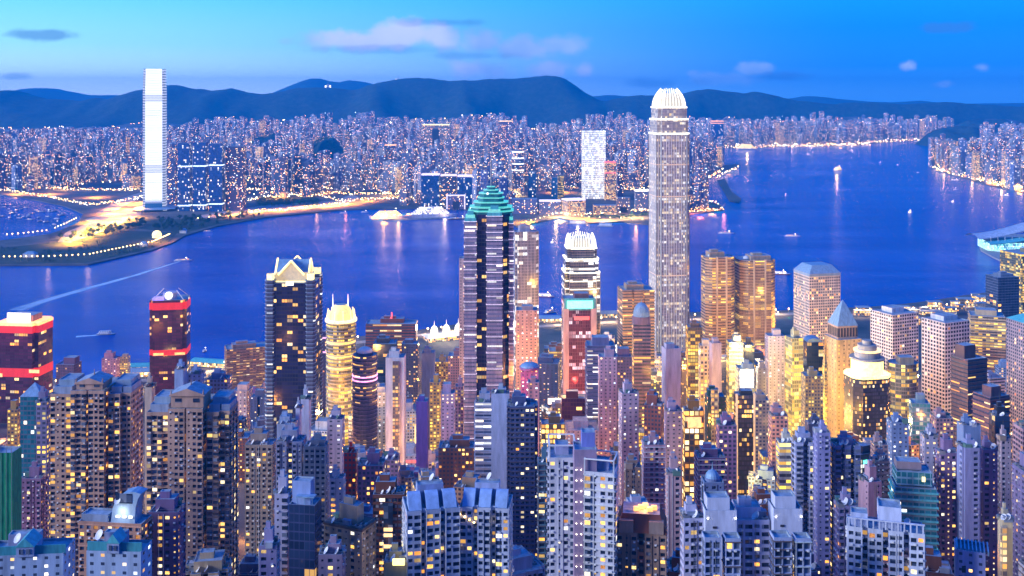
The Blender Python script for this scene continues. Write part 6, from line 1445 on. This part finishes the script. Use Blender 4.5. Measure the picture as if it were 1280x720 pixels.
# ================================================================== boats
def hullpoly(L, B): return [(-L/2, -B/2), (L*.28, -B/2), (L*.42, -B*.3), (L/2, 0), (L*.42, B*.3), (L*.28, B/2), (-L/2, B/2), (-L*.53, 0)]
def boat(px, py, L, B, hd, decks, label, name='ferry', cat='boat', hull='hullwhite', style='farwarm', group=None, Hh=None, lights=1, deckk=.72):
    X, Y = G(px, py); Hh = Hh or max(1.5, L*.05); root = empty(name, (X, Y, 0)); tag(root, label, cat, group); org = (X, Y, 0); q = lambda P: rotp(P, hd, X, Y)
    b = MB(); h0 = hullpoly(L, B); b.loft([(q(scl(h0, .93)), -.5), (q(h0), Hh)], 0, 1); b.build('hull', [hull, 'hullwhite'], root, org=org)
    z = Hh
    for k in range(decks):
        kk = deckk-.07*k; dk = [(x*kk-L*.04, y*min(.95, kk+.12)) for x, y in h0]; b = MB(); hh = max(2.2, L*.028); b.prism(q(dk), z, z+hh, 0, 1, (CELL.get(style) or (4, 4)) if L > 60 else (3, hh), 3); b.build('deck', [style, 'hullwhite'], root, org=org); z += hh
    if L > 50: b = MB(); b.cyl(*q([(-L*.12, 0)])[0], z, B*.18, L*.045, 10, 0, B*.13); b.build('funnel', 'redbrick' if L > 100 else 'hulldark', root, org=org)
    b = MB(); mq = q([(L*.16, 0)])[0]; b.bar((*mq, z), (*mq, z+max(3, L*.05)), .2+L*.001, 0); b.build('mast', 'metal', root, org=org)
    if lights: b = MB(); b.ball((*mq, z+max(3, L*.05)), .5+L*.006, 0, 6); b.build('masthead_light', 'e_lampw', root, org=org)
    return root
facade('shipgold', 5, 4, .1, .15, .88, (.3, .25, .15), .95, 5., 'yellow', fvar=.05)
facade('farship', 4, 3.4, .15, .2, .85, (.2, .2, .25), .85, 4.5, 'mixw', fvar=.1)
boat(487, 273, 125, 20, 12, 5, 'long cruise liner moored at the far pier, smaller and lit gold', 'cruise_ship', 'ship', style='shipgold', Hh=8)
boat(541, 271, 165, 24, 10, 5, 'largest white cruise liner moored beside the pink portal building', 'cruise_ship', 'ship', style='farship', Hh=10)
boat(574, 274, 70, 12, 14, 1, 'low ferry with red-lit flank behind the cruise liners', hull='redbrick')
boat(1048, 213, 78, 22, 50, 7, 'bright white and gold passenger ferry steaming in mid harbour', style='shipgold', deckk=.9)
for q_ in ((1046, 217, 0), (934, 190, 1), (1214, 187, 1)): X, Y = G(q_[0], q_[1]); glow(X, Y, 16, 5e4*(1+q_[2]), (1, .62, .2), 4)
boat(934, 187, 140, 26, 8, 8, 'golden lit floating ship far off beyond the breakwater', 'cruise_ship', 'ship', style='shipgold', Hh=9, deckk=.95)
boat(1214, 184, 140, 26, 12, 8, 'golden lit floating ship off the eastern shore', 'cruise_ship', 'ship', style='shipgold', Hh=9, deckk=.95)
boat(1010, 193.5, 34, 10, 70, 2, 'small white tower-like ferry approaching past the distant quay')
boat(1137.5, 266, 26, 9, 60, 2, 'white lit ferry alone in the middle of the open water', style='farship')
boat(1191, 253, 20, 7, 60, 2, 'small white ferry heading for the eastern shore', style='farship')
boat(1047, 237, 12, 4, 80, 1, 'tiny motor boat with cyan light following the golden ferry', style='farship')
boat(982, 244.5, 10, 4, 70, 1, 'tiny motor boat with one light near the breakwater')
boat(908, 292, 46, 9, 0, 1, 'low green-lit ferry crossing beside the claw-crowned supertall')
boat(991, 295.5, 44, 9, 0, 1, 'low green-lit ferry crossing above the white hip-roofed tower')
boat(975, 343, 46, 12, -8, 2, 'pink and white ferry half hidden before the white hip-roofed tower', hull='redbrick', style='farship')
boat(681, 371, 38, 11, -12, 2, 'pink and white ferry between the spiky lit crown and the ribbed tower', hull='redbrick', style='farship')
boat(690.5, 304, 16, 6, 70, 2, 'small ferry just off the far ferry pier', style='farship')
boat(229, 326, 42, 9, 20, 1, 'fast catamaran with gold lights trailing a long pale wake')
boat(133, 418, 30, 9, 4, 2, 'dark tugboat by itself on the near harbour', 'tugboat', hull='hulldark', style='far', lights=0)
boat(1258, 245, 24, 8, 0, 2, 'small white boat just off the eastern seawall', style='farship'); boat(1194, 225.5, 40, 9, 10, 1, 'low white barge beside the eastern seawall', 'barge', style='farship')
boat(1147, 216, 30, 9, 90, 1, 'dark lighter boat near the tip of the eastern shore', hull='hulldark', style='far', lights=0)
boat(1100, 203.5, 12, 5, 40, 1, 'tiny boat light, nearer of two past the golden ferry'); boat(1122, 206.5, 12, 5, 40, 1, 'tiny boat light, farther of two past the golden ferry')
boat(1194, 237, 14, 5, 0, 1, 'tiny white boat between two others off the eastern shore'); boat(430, 266.5, 24, 7, 10, 1, 'orange-lit launch at the far seawall steps', style='farwarm'); boat(456, 265.5, 24, 7, 10, 1, 'orange-lit launch beside the cargo quay')
boat(260, 289.5, 26, 6, 15, 1, 'white sailing boat moored off the far seawall', 'sailing_boat', lights=0); boat(256, 440, 8, 3, 60, 1, 'tiny sampan near the red tower with the globe', 'sampan', hull='hulldark', style='far')
boat(688, 391, 26, 8, 30, 2, 'dark boat moored between the ribbed tower and the spiky crown', hull='hulldark', style='far'); boat(969, 396, 30, 9, -20, 2, 'green and white ferry docking beside the white hip-roofed tower', style='glassteal')
for (px, py, P, c) in ((498, 276, 7e4, (1, .55, .15)), (480, 274, 5e4, (1, .5, .12)), (556, 272, 5e4, (1, .7, .4)), (432, 265.5, 4e4, (1, .3, .1)), (396, 266, 3e4, (1, .5, .2)), (665, 282, 6e4, (1, .62, .2)), (695, 275, 7e4, (1, .75, .25)), (722, 281, 6e4, (1, .7, .4)), (752, 282, 5e4, (1, .5, .25)), (795, 280.5, 6e4, (1, .45, .15)), (905, 266, 5e4, (1, .3, .3)), (1180, 216.5, 6e4, (1, .6, .2)), (1215, 226, 6e4, (1, .6, .2)), (1252, 236, 6e4, (1, .6, .2)), (60, 334, 1.2e4, (1, .6, .3)), (110, 333, 1.2e4, (1, .6, .3)), (960, 182.5, 1e5, (1, .8, .5)), (1015, 182, 1e5, (1, .85, .6)), (1065, 181.5, 1e5, (1, .85, .6)), (990, 182.2, 8e4, (1, .8, .5))):
    X, Y = G(px, py); glow(X, Y, 9, P*.4, c, 4)  # bare lights added along the shore for golden streaks on the water
BR = random.Random(3)
for i in range(70):
    px, py = BR.uniform(0, 78), BR.uniform(256, 282)
    if abs(py-(262+px*.16)) > 9: continue
    boat(px, py, BR.uniform(14, 26), BR.uniform(5, 8), BR.uniform(0, 180), 1, 'dark moored barge in the crowded sheltered basin', 'moored_barge', 'barge', hull='hulldark', style='far', group='barges crowded in the sheltered basin', lights=0)
for i in range(46): boat(240+BR.uniform(0, 180), 0, 8, 3, 0, 1, '', 'x') if False else None
b = MB()
m, n, p = newmat('foam'); u = n.xyz(n.new('ShaderNodeUVMap').outputs[0]); nn = n.noise(n.comb(n.m('MULTIPLY', u[0], .02), n.m('MULTIPLY', u[1], .15), 0), 1., 5)
setp(n, p, Base_Color=(.65, .85, .95), Roughness=.6, Alpha=n.m('MULTIPLY', n.m('MULTIPLY', n.smooth(nn, .3, .65, .6, 1.), n.smooth(n.m('ABSOLUTE', n.m('SUBTRACT', u[1], 8)), 8, 2)), n.smooth(u[0], 1300, 60)))
def wake(pts, w0, w1):
    b = MB(); s_ = 0
    Pq = [G(*q) for q in pts]
    for i, (a, c) in enumerate(zip(Pq, Pq[1:])):
        L = math.dist(a, c); tx, ty = (c[0]-a[0])/L, (c[1]-a[1])/L; n_ = len(pts)-1; wa = w0+(w1-w0)*i/n_; wb = w0+(w1-w0)*(i+1)/n_
        b.face([(a[0]-ty*wa, a[1]+tx*wa, .15), (a[0]+ty*wa, a[1]-tx*wa, .15), (c[0]+ty*wb, c[1]-tx*wb, .15), (c[0]-ty*wb, c[1]+tx*wb, .15)], 0, [(s_, 16), (s_, 0), (s_+L, 0), (s_+L, 16)]); s_ += L
    tag(b.build('boat_wake', 'foam'), kind='stuff')
wake([(231, 325), (205, 333), (170, 344), (130, 355), (90, 366), (55, 376), (20, 388)], 4, 24)
wake([(129, 418.4), (115, 419.5), (95, 421)], 3, 9)
for k_ in range(3): wake([(438+k_*14, 430-k_*6), (470, 418-k_*8), (500, 412-k_*9)], 6, 10) if False else None

for (px, py, D, lab) in ((410, 108, 10050, 'white lit relay station on the ridge below the paler peak'), (498, 100.5, 9980, 'white lit mast station on the highest hump of the ridge')):
    x = px2(px, D); z0 = zat(py, D); r_ = empty('hilltop_station', (x, D, z0-6)); tag(r_, lab, 'station')
    for k in range(3): b = MB(); b.box(x-22+k*20, D+k*8, z0-12, 14, 14, 24+8*(k % 2)); b.build('station_block', 'e_white' if k != 1 else 'hullwhite', r_, org=(x, D, z0-6))
    b = MB(); b.bar((x, D, z0), (x, D, z0+50), 1.6); b.build('mast', 'metal', r_, org=(x, D, z0-6))
# ================================================================== piers, exhibition hall, near waterfront
b = MB(); b.box(*G(516, 274.5), 0, 190, 16, 5, 11, 0); b.box(*G(620, 276), 0, 16, 60, 4, 0, 0); tag(b.build('cruise_pier', 'concrete', org=(*G(516, 274), 0)), 'long concrete pier where the two cruise liners lie', 'pier')
for k_, (pts, lab) in enumerate((((722, 280, 60, 10, -8), 'ferry pier finger nearest the pink ferry hall'), ((757, 283, 46, 12, -20), 'ferry pier finger with white roof beside the promenade trees'))):
    px, py, L, w_, hd = pts; X, Y = G(px, py); root = empty('ferry_pier', (X, Y, 0)); tag(root, lab, 'pier')
    b = MB(); b.box(X, Y, 0, L, w_, 3, hd); b.build('deck', 'concrete', root, org=(X, Y, 0)); b = MB(); b.box(X, Y, 3, L*.8, w_*.7, 6, hd); b.build('shed', 'hullwhite', root, org=(X, Y, 0)); b = MB(); b.loft([(rotp(sh_box(L*.86, w_*.9), hd, X, Y), 9), (rotp(sh_box(L*.8, w_*.2), hd, X, Y), 12)], 0, 0); b.build('roof', 'slateblue', root, org=(X, Y, 0))
def exhibition():
    X, Y = G(1262, 312, 4); root = empty('exhibition_hall', (X, Y, 4)); tag(root, 'exhibition hall with sweeping pale wing roof and teal lit glass at the water', 'hall'); org = (X, Y, 4)
    S = lambda px, py, z: (*G(px, py, z), z)
    b = MB(); b.prism([(X-62, Y-10), (X-40, Y-34), (X+90, Y-34), (X+90, Y+70), (X-50, Y+70)], 4, 26, 0, 1, (2.8, 3.6), 5); b.build('glass_hall', ['teallit', 'roofing'], root, org=org)
    def wing(b, x0, x1, y0, y1, z0, z1, bow):
        n = 10; G_ = []
        for i in range(n+1):
            t = i/n; G_.append([(x0+(x1-x0)*t, y0+(y1-y0)*s, z0+(z1-z0)*t**1.6+bow*math.sin(math.pi*s)) for s in [k/6 for k in range(7)]])
        for i in range(n):
            for j in range(6):
                b.face([G_[i][j], G_[i+1][j], G_[i+1][j+1], G_[i][j+1]], 0); b.face([tuple(Vector(v)-Vector((0, 0, 1.5))) for v in (G_[i][j+1], G_[i+1][j+1], G_[i+1][j], G_[i][j])], 0)
    b = MB(); wing(b, X-86, X+50, Y-20, Y+60, 34, 62, 8); wing(b, X+40, X+130, Y-44, Y+80, 44, 68, 12); b.build('wing_roof', 'wingpaint', root, org=org)
    b = MB(); wing(b, X-70, X+20, Y-44, Y-4, 24, 34, 5); b.build('lower_wing_roof', 'tealroof', root, org=org)
    b = MB()
    for k in range(8): b.bar((X-60+k*18, Y-30, 4), (X-62+k*18, Y-30, 40), .6, 0)
    b.build('column_row', 'whitepaint', root, org=org)
plain('wingpaint', (.42, .50, .66), .35); facade('teallit', 2.8, 3.6, .1, .15, .9, (.05, .5, .45), .9, 2.0, 'cool2', fvar=.1) if PAL.__setitem__('cool2', [(0, (.25, 1, .8)), (.6, (.5, 1, .85)), (1, (.9, 1, .8))]) is None else 0
exhibition()
# near-shore piers with lit roofs
for i, (px, py, L, w_, hd, rm, lab) in enumerate(((165, 470, 60, 16, 8, 'slateblue', 'near ferry terminal shed with pale blue roof beside the pink waterfront block'), (182, 463, 50, 14, 6, 'tealroof', 'near ferry terminal shed with green-white lights before the red tower with the globe'), (268, 458, 70, 16, -14, 'tealroof', 'near pier shed with curving pale teal roof behind the tan hotel'),
        (558, 424, 70, 26, 25, 'whitepaint', 'ornate white floodlit pier building beside the teal-crowned tower'), (680, 402, 60, 20, 0, 'slateblue', 'near pier shed between the ribbed tower and the spiky crown'), (925, 400, 60, 20, 0, 'slateblue', 'near pier shed behind the second tan twin tower'), (760, 396, 70, 18, 4, 'concrete', 'near pier shed behind the spiky lit-crown tower'))):
    X, Y = G(px, py, 4); root = empty('pier_shed', (X, Y, 0)); tag(root, lab, 'pier'); org = (X, Y, 0)
    b = MB(); b.box(X, Y, -1, L*1.1, w_*1.3, 4, hd); b.build('deck', 'concrete', root, org=org)
    b = MB(); b.prism(rotp(sh_box(L, w_), hd, X, Y), 3, 11, 0, 0, (3, 4), 4); b.build('hall', 'podium', root, org=org, col=(.5, .5, .5))
    b = MB(); b.loft([(rotp(sh_box(L*1.06, w_*1.15), hd, X, Y), 11), (rotp(sh_box(L*.95, w_*.25), hd, X, Y), 15)], 0, 0); b.build('roof', rm, root, org=org)
    if i == 3:
        for s_ in (-1, 0, 1): b = MB(); q = rotp([(s_*L*.3, 0)], hd, X, Y)[0]; b.box(*q, 13, 9, 9, 9, hd); b.dome(*q, 22, 5, 6, 12); b.cyl(*q, 27, .5, 9, 6, 0, .1); b.build('turret', 'e_crown', root, org=org)
        glow(X, Y-30, 30, 90000, (1, .8, .5))

# ================================================================== the city between: unnamed towers filled in street by street
FLIM = [(-40, 505), (0, 505), (66, 480), (100, 478), (150, 482), (250, 490), (280, 490), (330, 480), (345, 470), (400, 450), (440, 448), (460, 450), (540, 470), (570, 470), (640, 440), (680, 425), (700, 440), (745, 420), (770, 420), (812, 440), (870, 440), (960, 430), (1035, 440), (1085, 440), (1150, 440), (1240, 430), (1300, 430)]
FR = random.Random(77); OC = [[1e9]*320 for _ in range(180)]
cand = []; D = 452.
while D < 1560:
    st = 33 if D < 900 else 38; x = -.56*D-30
    while x < .56*D+30:
        cand.append((D+FR.uniform(-.3, .3)*st, x+FR.uniform(-.3, .3)*st)); x += st
    D += st
cand.sort(); taken = list(CIRC); FILL = []
hs = sorted(HEROES, key=lambda h: h[4]); hi_ = 0; nvis = 0
FC = [(.52, .52, .66), (.76, .76, .80), (.62, .36, .34), (.62, .50, .36), (.28, .13, .09), (.32, .34, .42), (.26, .40, .66), (.34, .18, .40), (.12, .16, .34), (.66, .54, .58)]
FN = ['lavender', 'whitish', 'rosy', 'beige', 'brown', 'grey', 'blue', 'purple', 'navy', 'pale mauve']
for D, x in cand:
    if D > shore(x)-40 and D > 1380: continue
    if D > shore(x)-25: continue
    while hi_ < len(hs) and hs[hi_][4] < D: h = hs[hi_]; cover(h[0], h[1], h[2]+2, 719); hi_ += 1
    w_ = FR.uniform(17, 27) if D < 900 else FR.uniform(20, 34); d = w_*FR.uniform(.7, 1.1)
    px = 640+x*F/D; pw = w_*F/D/2
    if any((x-c[0])**2+(D+d/2-c[1])**2 < (w_*.52+c[2])**2 for c in taken): continue
    g = gz(x, D)
    if D < 800: hh = FR.uniform(38, 78)
    elif 600 < px < 1150: hh = FR.uniform(34, 105)
    else: hh = FR.uniform(28, 78)
    if FR.random() < .14: hh = FR.uniform(14, 24)
    low = hh < 25
    yt = max(HY+(CZ-g-hh)*F/D, lerp_tab(FLIM, px)+FR.uniform(0, 14))
    if D < 620: yt = max(yt, 640)
    elif D < 800: yt = max(yt, 560+FR.uniform(0, 40))
    for h in HEROES:
        if h[4] > D+5 and h[0]-2 < px+pw and px-pw < h[1]+2: yt = max(yt, h[3]-2)
    zt = zat(yt, D)
    if zt-g < 11: continue
    vis = cover(px-pw, px+pw, yt, 719, True)
    if vis < 2 and not (px < -4 or px > 1284): continue
    if (px < -60 or px > 1350): continue
    cover(px-pw+1, px+pw-1, yt+2, 719); taken.append((x, D+d/2, w_*.5, D)); FILL.append((x, D, w_, d, yt, low, g, px))
print('fillers', len(FILL))
for i, (x, D, w_, d, yt, low, g, px) in enumerate(FILL):
    ci = FR.randrange(10); c_ = FC[ci]; central = 600 < px < 1150 and D > 780
    pw = w_*F/D/2; geo = D < 560
    if low: st = FR.choice(['podium', 'podium', 'dots'])
    elif central: st = FR.choice(['grid', 'band', 'glass', 'glasslit', 'resid', 'dots', 'residlit', 'bandlit', 'gridlit', 'glassyellow'])
    else: st = FR.choice(['resid', 'resid', 'dots', 'resid', 'band', 'residlit', 'dots'])
    if geo: st = 'geo'
    if st.startswith('glass'): c_ = tuple(.4*k for k in c_)
    rf = 'flat' if low else FR.choice(['tanks', 'box', 'tanks', 'box', 'flat'])
    nm = 'low_block' if low else ('apartment_tower' if not central else 'office_tower')
    I = T(px-pw, px+pw, yt, 720, D, st, c_, None, name=nm, cat='building' if low else 'tower', shape=FR.choice(['box', 'box', 'notch', 'bays2', 'cross']) if not low and not st.startswith('glass') else 'box', dr=d/w_, rot=FR.choice((0, 0, 8, -8, 15, -15, 25)), roof=rf, hero=False, seed=i+5, plit=.12)
    if not geo and D > 620 and FR.random() < (.5 if central else .2):
        sm = FR.choice(['e_red', 'e_warm', 'e_gold', 'e_white', 'e_orange', 'e_green', 'e_pink', 'e_cool', 'e_warm', 'e_gold'])
        if FR.random() < .5: part(I, 'lit_sign', sm, lambda b: b.box(*I['q'](0, -I['d']/2-.5), I['zt']-FR.uniform(4, 9), I['w']*FR.uniform(.4, .8), .5, FR.uniform(1.8, 3.4), I['rot']))
        else: part(I, 'lit_sign', sm, lambda b: b.box(*I['q'](FR.choice((-1, 1))*I['w']*.42, -I['d']/2-.7), I['zt']-(I['zt']-g)*.55, 1.8, .9, (I['zt']-g)*.35, I['rot']))
    TOWN.append((I['root'], px, D, I['zt']-g, FN[ci], st, rf, low))
# the open reclamation strip by the eastern near shore: haul roads, sheds, lamps
WR = random.Random(4)
for k_ in range(26):
    px = 1072+k_*6.4; D = shore(px2(px, 2000))-WR.uniform(40, 190); X = px2(px, D); w_ = WR.uniform(10, 34); h_ = WR.uniform(5, 14)
    r_ = empty('site_shed', (X, D, 5)); tag(r_, f'{ORD0[k_]} low lit shed counted along the near shore from the white hip-roofed tower', 'shed', 'sheds on the near reclamation')
    b = MB(); b.prism(rotp(sh_box(w_, w_*.6), WR.uniform(-20, 20), X, D), 4, 5+h_, 0, 1, (3, 4), k_*30.); b.build('walls', [WR.choice(['podium', 'farwarm', 'dots']), 'roofing'], r_, org=(X, D, 5), col=(.4, .38, .4))
    b = MB(); b.prism(rotp(sh_box(w_*1.1, w_*.7), 0, X, D), 5.02+h_, 5.6+h_, 0, 0); b.build('roof', 'roofing', r_, org=(X, D, 5))
for (pp, w_) in (([(1010, 1880), (1080, 1860), (1150, 1880), (1240, 1960), (1330, 1990)], 9), ([(560, 1730), (640, 1760), (760, 1800), (860, 1820), (1010, 1880)], 9), ([(0, 1390), (140, 1420), (250, 1470), (330, 1560), (420, 1640), (560, 1730)], 8)):
    b = MB(); P_ = [(px2(a, d_), d_) for a, d_ in pp]
    for (a, c) in zip(P_, P_[1:]):
        L = math.dist(a, c); nx_, ny_ = -(c[1]-a[1])/L*w_, (c[0]-a[0])/L*w_
        b.face([(a[0]+nx_, a[1]+ny_, 5.3), (a[0]-nx_, a[1]-ny_, 5.3), (c[0]-nx_, c[1]-ny_, 5.3), (c[0]+nx_, c[1]+ny_, 5.3)])
        for k_ in range(int(L/24)):
            t_ = (k_+.5)/int(L/24); o = bpy.data.objects.new('street_lamp', LDM); COL.objects.link(o); o.location = (a[0]+(c[0]-a[0])*t_, a[1]+(c[1]-a[1])*t_, 5.3); tag(o, 'orange street lamp on the near harbourfront road', 'street lamp', 'lamps of the near harbourfront road')
            h_ = bpy.data.objects.new('lamp_head', HDM); COL.objects.link(h_); h_.parent = o
            if k_ % 3 == 0: flood(o.location.x, o.location.y, 18, 5e4, (1, .6, .2), 2)
    tag(b.build('road', 'concrete'), kind='structure')
# street canyons: warm lamps down between the towers
SR = random.Random(8)
n_ = 0; tries = 0
while n_ < 130 and tries < 6000:
    tries += 1
    D = SR.uniform(560, 1480); px = SR.uniform(-10, 1290); x = px2(px, D)
    if D > shore(x)-30: continue
    if any((x-c[0])**2+(D-c[1])**2 < (c[2]+4)**2 for c in taken): continue
    core = 640 < px < 1120 and D > 780
    glow(x, D, gz(x, D)+(14 if D > 800 else 9), (SR.uniform(4, 9)*1e4 if core else SR.uniform(2, 6)*1e4)*(1 if D > 800 else .6), SR.choice([(1, .38, .03), (1, .46, .05), (1, .30, .03), (1, .55, .12)]), 1.5); n_ += 1
for (px, py, D, P, c) in [(930, 445, 1020, 9, 2), (868, 480, 960, 6, 0), (1042, 520, 1000, 9, 1), (1015, 520, 950, 5, 1), (712, 512, 1085, 5, 3), (732, 508, 1100, 2.5, 3), (655, 500, 850, 1.6, 3), (688, 470, 1000, 5, 0), (760, 440, 1150, 6, 1), (690, 430, 1300, 9, 0), (830, 455, 1180, 8, 0), (428, 515, 1090, 6, 0), (415, 500, 1120, 4, 0), (512, 560, 870, 1.2, 4), (545, 500, 1050, 5, 0), (548, 430, 1500, 9, 0), (5, 540, 950, 4, 4), (1085, 430, 1230, 9, 1), (1150, 470, 1080, 5, 0), (925, 590, 740, 3, 1), (900, 440, 1250, 8, 0), (950, 440, 1250, 8, 0), (990, 400, 1400, 8, 0), (1180, 560, 780, 2, 4), (650, 465, 980, 4, 4), (800, 440, 1200, 6, 0), (1240, 690, 470, .5, 4), (970, 480, 1000, 6, 1)]:
    z = zat(py, D); glow(px2(px, D), D, max(z, gz(px2(px, D), D)+6), P*3.0e4, [(1, .44, .06), (1, .54, .08), (1, .72, .36), (1, .05, .03), (1, .32, .04)][c], 2.)

# ================================================================== labels for the unnamed towers
ORD = ['first', 'second', 'third', 'fourth', 'fifth', 'sixth', 'seventh', 'eighth', 'ninth', 'tenth', 'eleventh', 'twelfth', 'thirteenth', 'fourteenth', 'fifteenth', 'sixteenth', 'seventeenth', 'eighteenth', 'nineteenth', 'twentieth']
def label_all(items, marks, kindw):
    keyed = {}
    for it in items:
        o, px, yt_, D, words_ = it
        m_ = min(marks, key=lambda k: abs(k[0]-px)*1.0+abs(k[1]-D)*.12)
        dx = px-m_[0]
        if abs(dx) < 9: rel = 'straight behind' if D > m_[1] else 'straight before'
        else: rel = ('left of' if dx < 0 else 'right of') if abs(D-m_[1]) < 160 else ('behind and left of' if dx < 0 and D > m_[1] else 'behind and right of' if D > m_[1] else 'before and left of' if dx < 0 else 'before and right of')
        keyed.setdefault((words_, rel, m_[2]), []).append((abs(dx)+abs(D-m_[1])*.1, o))
    for (w_, rel, ph), L in keyed.items():
        L.sort(key=lambda a: a[0])
        for i, (_, o) in enumerate(L):
            s_ = f'{w_} {rel} {ph}' if len(L) == 1 else f'{ORD[min(i, 19)]} {w_} {rel} {ph}'
            o['label'] = ' '.join(s_.split()[:16])
mk = [((h[0]+h[1])/2, h[4], h[5]) for h in HEROES if h[5] and 'supertall across' not in h[5]]
SW = dict(geo='', resid='small-windowed', dots='dotted', band='banded', glass='dark glass', glasslit='lit glass', residlit='well-lit', bandlit='bright banded', gridlit='bright gridded', grid='gridded', glassyellow='yellow glass', podium='bright')
label_all([(o, px, 0, D, f'{cn} {SW.get(st, "")} {"low block" if low else "tower"}'.replace('  ', ' ')) for (o, px, D, h_, cn, st, rf, low) in TOWN], mk, '')
for o, px, D, *_ in TOWN: o['group'] = 'infill towers of the island city'
mk = [(k[0], k[2], k[3]) for k in KH if k[3]]+[(1048, 6000, 'the golden mid-harbour ferry'), (1180, 5500, 'the eastern shore tip'), (1250, 4700, 'the eastern seawall road')]
label_all([(o, px, 0, D, f'{"short" if h_ < 75 else "tall" if h_ > 110 else "mid-height"} {cn} far tower') for (o, px, D, h_, cn, nt) in FAR_LAB], mk, '')
for o, *_ in FAR_LAB: o['category'] = 'tower'; o['group'] = 'towers of the far shore city'
